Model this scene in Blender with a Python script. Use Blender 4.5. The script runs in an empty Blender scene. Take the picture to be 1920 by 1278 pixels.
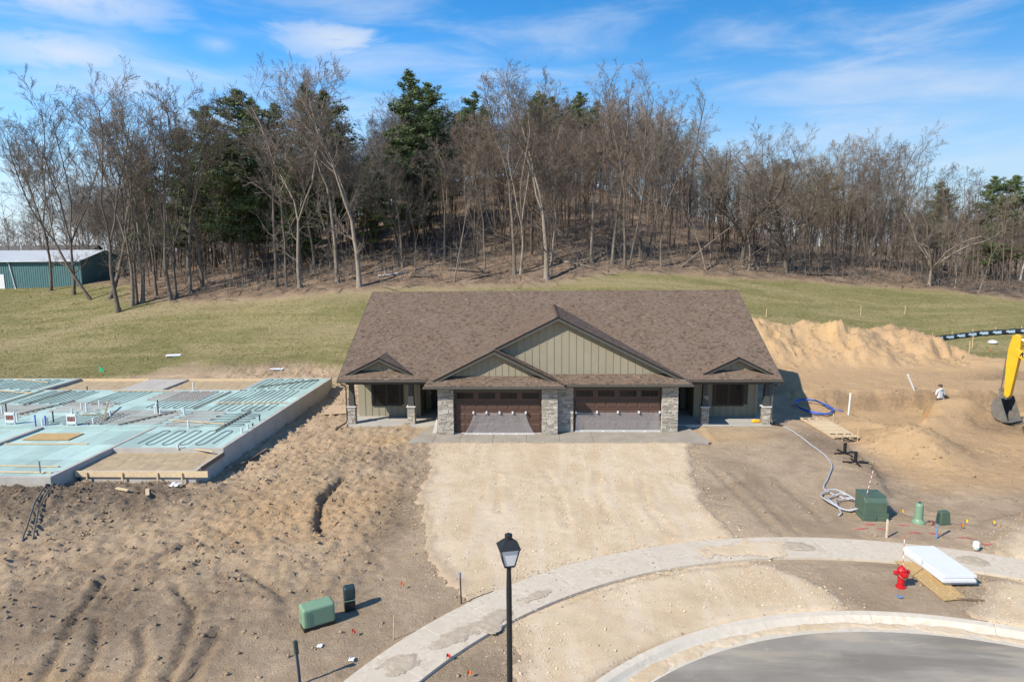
import bpy, bmesh, math, random
import numpy as np
from mathutils import Vector, Matrix
random.seed(7)
rng = np.random.default_rng(7)
sc = bpy.context.scene
col = sc.collection
R = math.radians

# ------------------------------------------------------------------ camera
cam = bpy.data.cameras.new('camera')
cam.lens = 23.62; cam.sensor_width = 36.0; cam.clip_start = 0.1; cam.clip_end = 9000
cam_ob = bpy.data.objects.new('camera', cam); col.objects.link(cam_ob)
cr = (0.99941115, 0.03344719, -0.00765696)
cu = (0.00297454, 0.13785979, 0.99044729)
cf = (-0.03418327, 0.98988684, -0.13767912)
cam_ob.matrix_world = Matrix(((cr[0], cu[0], -cf[0], -1.2659), (cr[1], cu[1], -cf[1], -36.0962), (cr[2], cu[2], -cf[2], 10.2477), (0, 0, 0, 1)))
sc.camera = cam_ob
sc.render.resolution_x = 1024; sc.render.resolution_y = 681

# ------------------------------------------------------------------ sky, sun, exposure
SUN_EL = R(39.5); SUN_AZ = math.atan2(-0.78, -0.625)          # azimuth from +Y towards +X
world = bpy.data.worlds.new('World'); sc.world = world; world.use_nodes = True
wt = world.node_tree; wt.nodes.clear()
def wn(t, **k):
    n = wt.nodes.new(t)
    for a, v in k.items(): setattr(n, a, v)
    return n
def wl(a, b): wt.links.new(a, b)
def wmath(op, a, b=None, c=None, clamp=False):
    n = wn('ShaderNodeMath', operation=op, use_clamp=clamp)
    for i, v in enumerate((a, b, c)):
        if v is None: continue
        if isinstance(v, (int, float)): n.inputs[i].default_value = v
        else: wl(v, n.inputs[i])
    return n.outputs[0]
def wrange(v, a, b, c=0.0, d=1.0):
    n = wn('ShaderNodeMapRange', interpolation_type='SMOOTHSTEP'); n.clamp = True
    wl(v, n.inputs['Value'])
    for k, x in zip(('From Min', 'From Max', 'To Min', 'To Max'), (a, b, c, d)): n.inputs[k].default_value = x
    return n.outputs['Result']
sky = wn('ShaderNodeTexSky', sky_type='NISHITA')
sky.sun_disc = False; sky.sun_elevation = SUN_EL; sky.sun_rotation = -SUN_AZ
sky.altitude = 300; sky.air_density = 1.0; sky.dust_density = 0.0; sky.ozone_density = 3.5
tc = wn('ShaderNodeTexCoord'); sx = wn('ShaderNodeSeparateXYZ'); wl(tc.outputs['Generated'], sx.inputs[0])
az = wmath('ARCTAN2', sx.outputs[0], sx.outputs[1]); el = wmath('ARCSINE', sx.outputs[2])
def wnoise(scale, sa, se, det=6, rough=0.55, dist=0.0, off=0.0):
    cb = wn('ShaderNodeCombineXYZ'); wl(wmath('MULTIPLY', az, sa), cb.inputs[0]); wl(wmath('MULTIPLY', el, se), cb.inputs[1]); cb.inputs[2].default_value = off
    n = wn('ShaderNodeTexNoise'); wl(cb.outputs[0], n.inputs['Vector'])
    n.inputs['Scale'].default_value = scale; n.inputs['Detail'].default_value = det; n.inputs['Roughness'].default_value = rough; n.inputs['Distortion'].default_value = dist
    return n.outputs['Fac']
n_wisp = wnoise(3.2, 1.0, 5.0, 7, 0.56, 0.5)
n_puff = wnoise(7.0, 1.0, 2.6, 8, 0.60, 0.3, 3.1)
# clouds: soft banks (azimuth, elevation, half width, half height, strength) with torn noisy edges
banks = [(-34, 13.2, 7.5, 1.9, 1.0), (-33.5, 16.6, 8.5, 1.8, 1.0), (-15.4, 15.9, 7.5, 2.3, 1.0), (2.5, 15.4, 9.0, 1.7, 0.55), (-24.5, 14.9, 2.6, 1.2, 0.6),
         (31, 10.6, 13.0, 1.7, 0.45), (21, 8.0, 7.0, 1.2, 0.5), (-33, 9.6, 13, 2.0, 0.45), (-13, 13.6, 11, 1.8, 0.55)]
acc = None
for a, e, w, h, s in banks:
    d = wmath('SQRT', wmath('ADD', wmath('POWER', wmath('MULTIPLY', wmath('SUBTRACT', az, R(a)), 1 / R(w)), 2.0),
                                   wmath('POWER', wmath('MULTIPLY', wmath('SUBTRACT', el, R(e)), 1 / R(h)), 2.0)))
    m = wmath('MULTIPLY', wrange(wmath('ADD', d, wmath('ADD', wmath('MULTIPLY', wmath('SUBTRACT', n_wisp, 0.5), 1.5), wmath('MULTIPLY', wmath('SUBTRACT', n_puff, 0.5), 3.4))), 0.0, 1.35, 1.0, 0.0), s)
    acc = m if acc is None else wmath('MAXIMUM', acc, m)
puff = wrange(wmath('ADD', wmath('ADD', wmath('MULTIPLY', n_puff, 0.7), wmath('MULTIPLY', n_wisp, 0.3)), wmath('MULTIPLY', acc, 0.30)), 0.52, 0.92)
cl1 = wmath('MULTIPLY', puff, wrange(acc, 0.0, 0.75))
veil = wmath('MULTIPLY', wrange(n_wisp, 0.40, 0.76), 0.55)
low = wmath('MULTIPLY', wrange(el, R(-4), R(17), 1.0, 0.0), 0.92)           # thin haze veil towards the horizon
cl = wmath('MAXIMUM', wmath('MULTIPLY', cl1, 0.95), veil, clamp=True)
cl = wmath('MULTIPLY', cl, wrange(el, R(-1), R(0.5)))
mixc = wn('ShaderNodeMix', data_type='RGBA')
hs = wn('ShaderNodeHueSaturation'); hs.inputs['Saturation'].default_value = 1.36; hs.inputs['Value'].default_value = 1.30; wl(sky.outputs[0], hs.inputs['Color'])
wl(cl, mixc.inputs['Factor']); wl(hs.outputs[0], mixc.inputs[6]); mixc.inputs[7].default_value = (5.5, 5.95, 6.6, 1)
mixh = wn('ShaderNodeMix', data_type='RGBA'); wl(low, mixh.inputs['Factor']); wl(hs.outputs[0], mixh.inputs[6]); mixh.inputs[7].default_value = (3.35, 4.35, 5.9, 1); wl(mixh.outputs[2], mixc.inputs[6])
bg = wn('ShaderNodeBackground'); bg.inputs['Strength'].default_value = 0.10
wl(mixc.outputs[2], bg.inputs['Color']); wo = wn('ShaderNodeOutputWorld'); wl(bg.outputs[0], wo.inputs[0])

sun = bpy.data.lights.new('sun', 'SUN'); sun.energy = 4.9; sun.angle = R(0.53); sun.color = (1.0, 0.93, 0.82)
sun_ob = bpy.data.objects.new('sun', sun); col.objects.link(sun_ob)
sdir = Vector((math.sin(SUN_AZ) * math.cos(SUN_EL), math.cos(SUN_AZ) * math.cos(SUN_EL), math.sin(SUN_EL)))
sun_ob.rotation_euler = sdir.to_track_quat('Z', 'Y').to_euler(); sun_ob.location = sdir * 300
vs = sc.view_settings; vs.view_transform = 'Standard'; vs.look = 'None'; vs.exposure = 0.52; vs.gamma = 1.0; vs.use_curve_mapping = False
sc.cycles.max_bounces = 6; sc.cycles.transparent_max_bounces = 12; sc.cycles.caustics_reflective = False; sc.cycles.caustics_refractive = False

# ------------------------------------------------------------------ numpy terrain
def _hash(ix, iy, s):
    h = (ix.astype(np.int64) * 374761393 + iy.astype(np.int64) * 668265263 + s * 1442695041) & 0x7fffffff
    h = ((h ^ (h >> 13)) * 1274126177) & 0x7fffffff
    h = ((h ^ (h >> 16)) * 2246822519) & 0x7fffffff
    return ((h ^ (h >> 15)) & 0xffff) / 65535.0
def vnoise(x, y, s=0):
    ix = np.floor(x); iy = np.floor(y); fx = x - ix; fy = y - iy
    ux = fx * fx * fx * (fx * (fx * 6 - 15) + 10); uy = fy * fy * fy * (fy * (fy * 6 - 15) + 10)
    a = _hash(ix, iy, s); b = _hash(ix + 1, iy, s); c = _hash(ix, iy + 1, s); d = _hash(ix + 1, iy + 1, s)
    return (a + (b - a) * ux) * (1 - uy) + (c + (d - c) * ux) * uy
def fbm(x, y, s=0, o=4, g=0.5):
    v = 0.0; a = 1.0; t = 0.0; c, n = math.cos(0.6), math.sin(0.6)
    for i in range(o):
        v = v + a * vnoise(x, y, s + i * 17); t += a; a *= g
        x, y = (c * x - n * y) * 2.03 + 3.7, (n * x + c * y) * 2.03 - 1.3
    return v / t
def sstep(a, b, v):
    t = np.clip((v - a) / (b - a), 0, 1); return t * t * (3 - 2 * t)
def sdpoly(x, y, P):                                     # signed distance, negative inside
    P = np.array(P, float); d = np.full(np.shape(x), 1e9); ins = np.zeros(np.shape(x), bool)
    for i in range(len(P)):
        a = P[i]; b = P[(i + 1) % len(P)]; e = b - a
        t = np.clip(((x - a[0]) * e[0] + (y - a[1]) * e[1]) / (e @ e), 0, 1)
        d = np.minimum(d, np.hypot(x - a[0] - t * e[0], y - a[1] - t * e[1]))
        c = ((a[1] > y) != (b[1] > y)) & (x < e[0] * (y - a[1]) / (e[1] if e[1] else 1e-9) + a[0]); ins ^= c
    return np.where(ins, -d, d)
def dline(x, y, P):
    P = np.array(P, float); d = np.full(np.shape(x), 1e9)
    for a, b in zip(P[:-1], P[1:]):
        e = b - a; t = np.clip(((x - a[0]) * e[0] + (y - a[1]) * e[1]) / (e @ e), 0, 1)
        d = np.minimum(d, np.hypot(x - a[0] - t * e[0], y - a[1] - t * e[1]))
    return d
def blob(x, y, cx, cy, rx, ry, a=0.0):
    c, s = math.cos(a), math.sin(a); u = ((x - cx) * c + (y - cy) * s) / rx; v = (-(x - cx) * s + (y - cy) * c) / ry
    return np.exp(-(u * u + v * v))

# broad shape: level building lots, a lawn bank behind, a wooded hill beyond
CP = [(x, y, 0) for x in (-90, -70, -50, -35, -20, -8, 4, 16, 28, 40, 60, 90) for y in (-60, -40, -24, -10, 2, 11)]
CP += [(-60, 16, .1), (-47, 18.5, .0), (-35, 17.5, .15), (-24, 18, .2), (-12, 18, .3), (0, 18, .4), (12, 18, .4), (22, 18, .35), (30, 22, .4), (36.4, 28, 1.06), (44.6, 28, 1.74), (54, 24, 1.2), (70, 25, 1.0)]
CP += [(-44.4, 31.9, 3.93), (-35, 35.9, 5.5), (-22.6, 35.9, 6.6), (-9.9, 36.9, 7.0), (0, 36.9, 6.95), (9.3, 39.9, 7.85), (18.5, 42, 7.4), (28.5, 43.9, 6.84), (44.5, 43.9, 5.5), (52.7, 39.9, 4.2), (66, 36, 2.5)]
CP += [(-70, 49, 5.5), (-62, 49, 5.7), (-80, 49, 5.3), (-57, 42, 5.0), (-64, 36, 2.6), (-52, 31, 2.5), (-75, 30, 1.6), (-90, 40, 4.0), (-57, 26, 1.2), (-37, 26, 2.3), (-22, 27, 3.3), (-8, 27, 3.3), (8, 28, 3.7), (20, 30, 3.3), (30, 34, 3.6)]
CP += [(0, 60, 14.0), (-16, 60, 13.3), (16, 62, 13.2), (0, 90, 23), (-18, 92, 22), (20, 95, 18.5), (-40, 62, 9.5), (-42, 92, 13), (36, 66, 10.5), (45, 95, 11), (62, 66, 6.5), (-66, 80, 7.0), (-90, 70, 6), (90, 55, 2.5), (90, 95, 5),
       (0, 135, 19), (-50, 140, 11), (50, 140, 10), (-110, 110, 5), (110, 130, 4), (-130, 30, 2), (130, 30, 1), (0, 200, 8), (-120, 200, 4), (120, 200, 4), (140, -30, 0), (-140, -30, 0)]
CP = np.array(CP, float)
def _tps(r2): return r2 * np.log(r2 + 1e-9)
_n = len(CP); _K = np.zeros((_n + 3, _n + 3))
_K[:_n, :_n] = _tps(((CP[:, None, :2] - CP[None, :, :2]) ** 2).sum(2)) + np.eye(_n) * 30.0
_K[:_n, _n] = 1; _K[:_n, _n + 1:] = CP[:, :2]; _K[_n:, :_n] = _K[:_n, _n:].T
_W = np.linalg.solve(_K, np.concatenate([CP[:, 2], np.zeros(3)]))
def broad(x, y):
    sh = np.shape(x); xf = np.clip(np.ravel(x), -170, 170).astype(float); yf = np.clip(np.ravel(y), -80, 215).astype(float)
    xf = xf + 0 * yf; yf = yf + 0 * xf; out = np.empty(xf.size)
    for i in range(0, xf.size, 20000):
        a = xf[i:i + 20000]; b = yf[i:i + 20000]
        r2 = (a[:, None] - CP[None, :, 0]) ** 2 + (b[:, None] - CP[None, :, 1]) ** 2
        out[i:i + 20000] = _tps(r2) @ _W[:_n] + _W[_n] + a * _W[_n + 1] + b * _W[_n + 2]
    out = out.reshape(sh)
    flat = sstep(13.0, 20.0, y)
    out = out * flat
    fade = sstep(170, 500, np.hypot(x, y - 40)); return out * (1 - fade) + 2.0 * fade
CC = (7.8, -28.6)                                        # centre of the turning circle
DRIVE = [(-6.9, -1.3), (-5.9, -9.4), (-5.57, -12.1), (-4.94, -14.7), (-3.7, -17.2), (-2.6, -18.6), (-1.9, -19.4), (-1.5, -21.4), (-1.0, -23.5), (2.0, -23.0), (4, -19.6), (7.8, -17.9), (7.6, -17), (7, -16), (6, -14.9), (5.93, -13.5), (5.62, -11.9), (5.7, -9.2), (6.05, -5.8), (6.65, -2.3), (6.9, -1.3)]
DRIVE2 = [(20, -10.2), (17.2, -11.3), (15.1, -13.2), (14.2, -14.2), (14, -15.9), (12.5, -16.6), (11, -18.1), (11, -18.6), (14, -21), (24, -18), (24, -10)]
PIT = [(18.3, 8.8), (18.1, 5.4), (18.4, 3.4), (18.9, 2.6), (20.6, 2.4), (22.4, 3.2), (23.4, 6.6), (26.6, 6.6), (29, 5.0), (33, 4.6), (36, 9), (26, 9.4), (20, 9.3)]
LOW = [(15.9, 2.5), (15.0, -1.4), (14.9, -4.1), (14.0, -7.1), (12.9, -10.1), (13.1, -11.2), (15.4, -11.4), (17.3, -10.6), (22, -9), (44, -9), (44, 16), (30, 16), (30, 9), (24, 2.5)]
TRENCH = [(-10.02, -6.75), (-10.15, -9.1), (-10.0, -10.3), (-9.61, -11.65), (-9.22, -12.87)]
RUTS = [[(-15.0, -16.4), (-14.2, -19.0), (-13.1, -21.7)], [(-13.6, -18.8), (-12.7, -20.2), (-12.2, -21.6)], [(-12.3, -17.0), (-11.0, -18.4), (-10.5, -20.0), (-10.1, -21.6)],
        [(-12.0, -19.4), (-11.2, -20.6), (-10.9, -21.7)], [(-16.0, -20.2), (-15.4, -21.6)], [(6.9, -5.5), (7.2, -9.0), (7.5, -13.2)], [(7.7, -6.0), (8.0, -9.5), (8.2, -13.0)], [(9.4, -7.0), (9.6, -11.6)], [(-10.8, -15.6), (-8.6, -17.6)], [(-13.4, -13.6), (-14.3, -15.6)], [(-9.9, -19.2), (-9.6, -21.6)]]
def base_h(x, y):
    h = broad(x, y)
    r = np.hypot(x - CC[0], y - CC[1])
    site = 1 - sstep(14, 20, y)
    n1 = fbm(x * .22, y * .22, 5, 4) - .5; n2 = fbm(x * .9, y * .9, 9, 4) - .5
    pitside = sstep(13.0, 15.0, x)
    # lower working level right of the house and the excavation
    sl = sdpoly(x + n2 * .8, y + n1 * 1.2, LOW); h = h - .32 * sstep(.35, -.35, sl)
    sp = sdpoly(x + n2 * .9 + n1 * .6, y + n2 * .5, PIT); h = h - .80 * sstep(.12, -.22, sp)
    # spoil heaps
    nb = fbm(x * .45, y * .45, 31, 5) - .5; nr = np.abs(fbm(x * .8, y * .8, 37, 4) - .5)
    h = h + 1.35 * blob(x, y, 18.4, -1.7, 2.0, 2.3) * (1 + nb * .8) + .95 * blob(x, y, 24.6, 4.9, 2.4, 1.5) + .45 * blob(x, y, 21.6, 3.4, 1.3, 1.6)
    ridge = 0
    for cx, cy, rx, ry, a, hh in ((15.5, 23.0, 3.2, 2.6, 0, 1.7), (19.5, 22.6, 3.4, 2.7, 0, 2.0), (23.5, 23.2, 2.4, 2.4, 0, 1.9), (26.2, 22.0, 1.9, 2.2, 0, 1.8), (29.9, 23.6, 3.0, 3.0, 0, 2.8), (33.4, 22.0, 2.4, 2.3, 0, 1.3), (37, 19.5, 4, 1.6, 0, .5), (20, 19.4, 6, 1.2, 0, .6), (27, 19.0, 2.5, 1.0, 0, .5)):
        ridge = ridge + hh * blob(x + nb * 1.6, y + nb * 1.2, cx, cy, rx, ry, a)
    h = h + np.minimum(ridge, 3.0) * (1 + nb * .7) - nr * 1.5 * np.minimum(ridge, 1)
    h = h + .42 * sstep(9.3, 9.75, y + n2 * .9) * (1 - sstep(18, 24, y)) * sstep(15.0, 17.0, x) * (1 - sstep(40, 46, x))
    h = h - .30 * blob(x, y, 17.0, 17.8, 1.6, .45) - .25 * blob(x, y, 33.2, 15.8, 2.6, .5)
    # beside the new foundation
    h = h - .25 * sstep(-13.9, -15.3, x + n2 * .5) * sstep(-8.5, -6.5, y) * (1 - sstep(10, 13, y)) * (1 - sstep(-17.2, -17.0, -x) * 0)
    h = h + .35 * blob(x, y, -27, 19.6, 6.5, 1.5) * (1 + nb)
    h = h + .62 * blob(x + n2 * .6, y, -28.0, -10.0, 7.0, 1.5) * sstep(-9.1, -9.5, y)
    h = h + .30 * blob(x + n2, y + n2, -19.6, -8.6, 2.6, 1.1) + .22 * blob(x + n2, y, -22.5, -10.5, 4.0, 1.2) + .16 * blob(x, y, -13.2, -7.5, 2.5, 3.0) * (1 + nb)
    # turning circle is cut down for curb and asphalt
    h = h - .34 * sstep(10.5, 10.2, r) * (y < -8)
    return h
def zones(x, y):
    n0 = fbm(x * .35, y * .35, 51, 4) - .5; n2 = fbm(x * 1.3, y * 1.3, 57, 4) - .5; n3 = fbm(x * 3.1, y * 3.1, 61, 3) - .5
    wob = n0 * 2.2 + n2 * .8
    woods_y = np.interp(x, [-170, -90, -72, -60, -50, -46, -40, -35, -28, -22.6, -16, -9.9, 0, 4, 9.3, 18, 28.5, 36, 44.5, 52.7, 66, 170],
                           [70, 62, 58, 50, 44, 36.5, 34.5, 33.6, 33.2, 33.6, 34.2, 34.4, 35.2, 37.0, 38.8, 40.0, 42.2, 42.4, 42.2, 39.0, 36, 30])
    wood = sstep(-1.0, 1.2, y + wob - woods_y)
    lawn_y = np.interp(x, [-170, -70, -46, -38, -30, -22, -14, 12, 20, 30, 34, 37, 46, 170], [14, 14.5, 14.6, 15.4, 19.0, 19.0, 18.2, 20.0, 27.0, 27.5, 24.2, 21.4, 19.5, 14])
    grass = sstep(-.8, .9, y + wob * .8 - lawn_y) * (1 - wood)
    wear = .55 * blob(x, y, -20, 25.5, 7, 1.2) + .5 * sstep(2.6, .4, np.abs(dline(x, y, [(-62, 20), (-52, 25.5), (-45.5, 30.4), (-40, 32.5), (-22, 33), (-10, 33.4)]) + n2 * 1.2)) + .5 * blob(x, y, 6, 36, 8, 1.4)
    return grass, wood, wear, n0, n2, n3
def gravel_sd(x, y):
    n = (fbm(x * .33, y * .33, 71, 3) - .5) * .9 + (fbm(x * 2.1, y * 2.1, 75, 4, .62) - .5) * .55
    return sdpoly(x, y, DRIVE) + n, sdpoly(x, y, DRIVE2) + n
def ground_h(x, y, detail=True):
    x = np.asarray(x, float); y = np.asarray(y, float)
    h = base_h(x, y)
    g, w, wear, n0, n2, n3 = zones(x, y)
    r = np.hypot(x - CC[0], y - CC[1])
    dirt = (1 - g) * (1 - w)
    s1, s2 = gravel_sd(x, y); grav = sstep(.25, -.25, np.minimum(s1, s2))
    walk = sstep(13.3, 13.75, r) * (1 - sstep(15.5, 16.0, r)) * (y < -8)
    smooth = np.maximum(np.maximum(grav, walk), sstep(-7.2, -6.9, x) * (1 - sstep(6.9, 7.2, x)) * sstep(-2.0, -1.6, y))
    rough = dirt * (1 - smooth) * (y < 30)
    rl = .25 + .95 * sstep(-5.2, -7.5, x) * sstep(-20, -15.5, y + n0 * 3) + .5 * blob(x, y, 18.4, -1.7, 3.5, 3.5) + .7 * sstep(16, 19, y) * sstep(13, 16, x) + .25 * sstep(-6, -9, x) + .55 * sstep(12.5, 14.5, x) * (.3 + .7 * sstep(-.1, .12, n0))
    lump = fbm(x * 1.1, y * 1.1, 81, 3) - .5
    clod = np.abs(fbm(x * 2.6, y * 2.6, 85, 4, .6) - .5) * 2; clod2 = np.abs(fbm(x * 6.5, y * 6.5, 89, 3, .6) - .5) * 2
    if detail:
        h = h + rough * rl * (.14 * lump + .20 * clod + .15 * clod2 - .12)
        h = h + rough * (.05 * (fbm(x * .5, y * .5, 93, 3) - .5) - .02 * clod2)
        h = h + g * (.10 * n0 + .03 * n2) + w * (.35 * n0 + .18 * n2 + .10 * n3)
        h = h + grav * (.05 * n0 + .02 * n2)
        wv = (n2 * .35 + n3 * .2)
        h = h - .34 * sstep(.24, .07, dline(x, y, TRENCH) + wv * .4) * sstep(-13.4, -12.6, y)
        for q in RUTS:
            d = dline(x, y, q) + wv * .30; k_ = .45 if q[0][0] > 0 else .85; h = h + rough * k_ * (.04 * sstep(.5, .25, d) - .16 * sstep(.20, .05, d))
    # keep surfaces that carry sheets just below them
    h = np.where(walk > .5, np.minimum(h, -.05), h)
    h = h - .10 * sstep(-.1, -.5, np.minimum(s1, s2)) * (y < 0)
    h = np.where((np.abs(x) < 8.2) & (y > -1.75) & (y < 20), np.minimum(h, -.12), h)
    h = np.where((np.abs(x) < 12.0) & (y > 2.1) & (y < 19), np.minimum(h, -.12), h)
    fnd = (x < -16.55) & (x > -42) & (y > -7.0) & (y < 12.4); h = np.where(fnd, np.minimum(h, .1), h)
    return h
# ------------------------------------------------------------------ helpers
class MB:
    """collects geometry for one mesh object"""
    def __init__(s): s.v = []; s.f = []; s.c = []; s.mi = []
    def add(s, vs, fs, c=None, mi=0):
        o = len(s.v); s.v.extend(vs); s.f.extend(tuple(i + o for i in f) for f in fs); s.mi.extend([mi] * len(fs))
        if c is not None: s.c.extend([c] * len(vs))
    def box(s, x0, x1, y0, y1, z0, z1, c=None, mi=0):
        s.add([(x0, y0, z0), (x1, y0, z0), (x1, y1, z0), (x0, y1, z0), (x0, y0, z1), (x1, y0, z1), (x1, y1, z1), (x0, y1, z1)],
              [(0, 3, 2, 1), (4, 5, 6, 7), (0, 1, 5, 4), (1, 2, 6, 5), (2, 3, 7, 6), (3, 0, 4, 7)], c, mi); return s
    def obox(s, c, ax, ay, az, mi=0):                    # oriented box from centre and three half vectors
        c, ax, ay, az = map(Vector, (c, ax, ay, az)); vs = []
        for k in (-1, 1):
            for i, j in ((-1, -1), (1, -1), (1, 1), (-1, 1)): vs.append(tuple(c + ax * i + ay * j + az * k))
        s.add(vs, [(0, 3, 2, 1), (4, 5, 6, 7), (0, 1, 5, 4), (1, 2, 6, 5), (2, 3, 7, 6), (3, 0, 4, 7)], None, mi); return s
    def bar(s, a, b, w, h, up=(0, 0, 1), mi=0):          # rectangular bar from a to b
        a, b = Vector(a), Vector(b); d = (b - a); n = d.normalized(); u = Vector(up)
        if abs(n.dot(u)) > .95: u = Vector((0, 1, 0))
        sd = n.cross(u).normalized(); u = sd.cross(n).normalized()
        return s.obox((a + b) / 2, d / 2, sd * w / 2, u * h / 2, mi)
    def prism(s, poly, d, mi=0):                         # planar polygon extruded along d
        n = len(poly); d = Vector(d); a = [tuple(Vector(p)) for p in poly]; b = [tuple(Vector(p) + d) for p in poly]
        s.add(a + b, [tuple(range(n))[::-1], tuple(range(n, 2 * n))] + [(i, (i + 1) % n, n + (i + 1) % n, n + i) for i in range(n)], None, mi); return s
    def tube(s, pts, rad, n=6, cap=True, c=None, mi=0):
        pts = [Vector(p) for p in pts]; m = len(pts)
        if not hasattr(rad, '__len__'): rad = [rad] * m
        vs = []; prev = None
        for i, p in enumerate(pts):
            t = (pts[min(i + 1, m - 1)] - pts[max(i - 1, 0)])
            t = t.normalized() if t.length > 1e-9 else Vector((0, 0, 1))
            if prev is None:
                u = t.orthogonal().normalized()
            else:
                u = prev - t * prev.dot(t); u = u.normalized() if u.length > 1e-6 else t.orthogonal().normalized()
            prev = u; w = t.cross(u)
            for k in range(n):
                a = 2 * math.pi * k / n; vs.append(tuple(p + (u * math.cos(a) + w * math.sin(a)) * rad[i]))
        fs = [(i * n + k, i * n + (k + 1) % n, (i + 1) * n + (k + 1) % n, (i + 1) * n + k) for i in range(m - 1) for k in range(n)]
        if cap: fs += [tuple(range(n))[::-1], tuple(range((m - 1) * n, m * n))]
        s.add(vs, fs, c, mi); return s
    def lathe(s, prof, n=16, ctr=(0, 0, 0), mi=0, c=None):      # profile of (radius, height)
        vs = []; m = len(prof)
        for r, z in prof:
            for k in range(n):
                a = 2 * math.pi * k / n; vs.append((ctr[0] + r * math.cos(a), ctr[1] + r * math.sin(a), ctr[2] + z))
        fs = [(i * n + k, i * n + (k + 1) % n, (i + 1) * n + (k + 1) % n, (i + 1) * n + k) for i in range(m - 1) for k in range(n)]
        fs += [tuple(range(n))[::-1], tuple(range((m - 1) * n, m * n))]
        s.add(vs, fs, c, mi); return s
    def mesh(s, name, mats, smooth=False):
        me = bpy.data.meshes.new(name); me.from_pydata(s.v, [], s.f)
        for m in (mats if isinstance(mats, (list, tuple)) else [mats]): me.materials.append(m)
        if any(s.mi): me.polygons.foreach_set('material_index', s.mi)
        if s.c and len(s.c) == len(s.v):
            at = me.color_attributes.new('tone', 'FLOAT_COLOR', 'POINT'); at.data.foreach_set('color', np.array([(c, c, c, 1) if not hasattr(c, '__len__') else c for c in s.c], np.float32).ravel())
        me.polygons.foreach_set('use_smooth', [smooth] * len(me.polygons)); me.update(); return me
    def build(s, name, mats, parent=None, smooth=False, bevel=0, seg=2, loc=None, rot=None):
        return link(name, s.mesh(name, mats, smooth), parent, bevel, seg, loc, rot)
def link(name, me, parent=None, bevel=0, seg=2, loc=None, rot=None):
    o = bpy.data.objects.new(name, me); col.objects.link(o)
    if parent is not None: o.parent = parent
    if loc is not None: o.location = loc
    if rot is not None: o.rotation_euler = rot
    if bevel:
        b = o.modifiers.new('bevel', 'BEVEL'); b.width = bevel; b.segments = seg; b.limit_method = 'ANGLE'; b.angle_limit = R(40)
    return o
def tag(o, label, cat, group=None):
    o['label'] = label; o['category'] = cat
    if group: o['group'] = group
    return o
def thing(name, label, cat, loc=(0, 0, 0), rz=0.0, group=None):
    o = bpy.data.objects.new(name, None); col.objects.link(o); o.location = loc; o.rotation_euler = (0, 0, rz); o.empty_display_size = .3
    return tag(o, label, cat, group)
def struct(o): o['kind'] = 'structure'; return o
def stuff(o, label=None, cat=None):
    o['kind'] = 'stuff'
    if label: o['label'] = label
    if cat: o['category'] = cat
    return o
def gz(x, y):                                            # height of the finished ground sheet, read from its own grid
    i = min(max(int(np.searchsorted(xs, x)) - 1, 0), nx_ - 2); j = min(max(int(np.searchsorted(ys, y)) - 1, 0), ny_ - 2)
    u = (x - xs[i]) / (xs[i + 1] - xs[i]); v = (y - ys[j]) / (ys[j + 1] - ys[j])
    return float((GZ[j, i] * (1 - u) + GZ[j, i + 1] * u) * (1 - v) + (GZ[j + 1, i] * (1 - u) + GZ[j + 1, i + 1] * u) * v)
def gmax(x, y, r=.6): return max(gz(x + r * math.cos(k) * f, y + r * math.sin(k) * f) for k in range(7) for f in (0, .5, 1))   # highest ground under a lying thing
def mesh_np(name, V, Fc, mat, smooth=False):             # mesh from arrays; Fc (k, 3) or (k, 4)
    me = bpy.data.meshes.new(name); V = np.asarray(V, np.float32); Fc = np.asarray(Fc, np.int32); n = Fc.shape[1]
    me.vertices.add(len(V)); me.vertices.foreach_set('co', V.ravel()); me.loops.add(Fc.size); me.loops.foreach_set('vertex_index', Fc.ravel())
    me.polygons.add(len(Fc)); me.polygons.foreach_set('loop_start', np.arange(0, Fc.size, n, dtype=np.int32)); me.polygons.foreach_set('use_smooth', np.full(len(Fc), smooth))
    me.update(calc_edges=True); me.materials.append(mat); return me
class Tubes:
    """many open tubes for one mesh, built in one go"""
    def __init__(s): s.g = {}
    def tube(s, pts, rad, n=5, cap=False): s.g.setdefault((len(pts), n), []).append(([tuple(p) for p in pts], rad))
    def mesh(s, name, mat, smooth=False):
        VV = []; FF = []; off = 0
        for (m, n), L in s.g.items():
            P = np.array([a for a, b in L], float); r = np.array([b for a, b in L], float); K = len(L)
            T = np.empty_like(P); T[:, 1:-1] = P[:, 2:] - P[:, :-2]; T[:, 0] = P[:, 1] - P[:, 0]; T[:, -1] = P[:, -1] - P[:, -2]
            T /= np.linalg.norm(T, axis=2, keepdims=True) + 1e-9
            md = P[:, -1] - P[:, 0]; ref = np.where((np.abs(md[:, :1]) < np.abs(md[:, 2:]))[:, [0, 0, 0]], np.array([[1., 0, 0]]), np.array([[0, .3, 1.]]))[:, None, :]
            U = np.cross(T, ref); U /= np.linalg.norm(U, axis=2, keepdims=True) + 1e-9; W = np.cross(T, U)
            a = np.arange(n) * 2 * np.pi / n
            V = P[:, :, None] + (U[:, :, None] * np.cos(a)[None, None, :, None] + W[:, :, None] * np.sin(a)[None, None, :, None]) * r[:, :, None, None]
            i, k = np.meshgrid(np.arange(m - 1), np.arange(n), indexing='ij'); q = np.stack([i * n + k, i * n + (k + 1) % n, (i + 1) * n + (k + 1) % n, (i + 1) * n + k], -1).reshape(-1, 4)
            FF.append((q[None] + (np.arange(K) * m * n)[:, None, None]).reshape(-1, 4) + off); VV.append(V.reshape(-1, 3)); off += K * m * n
        return mesh_np(name, np.concatenate(VV), np.concatenate(FF), mat, smooth)
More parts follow.
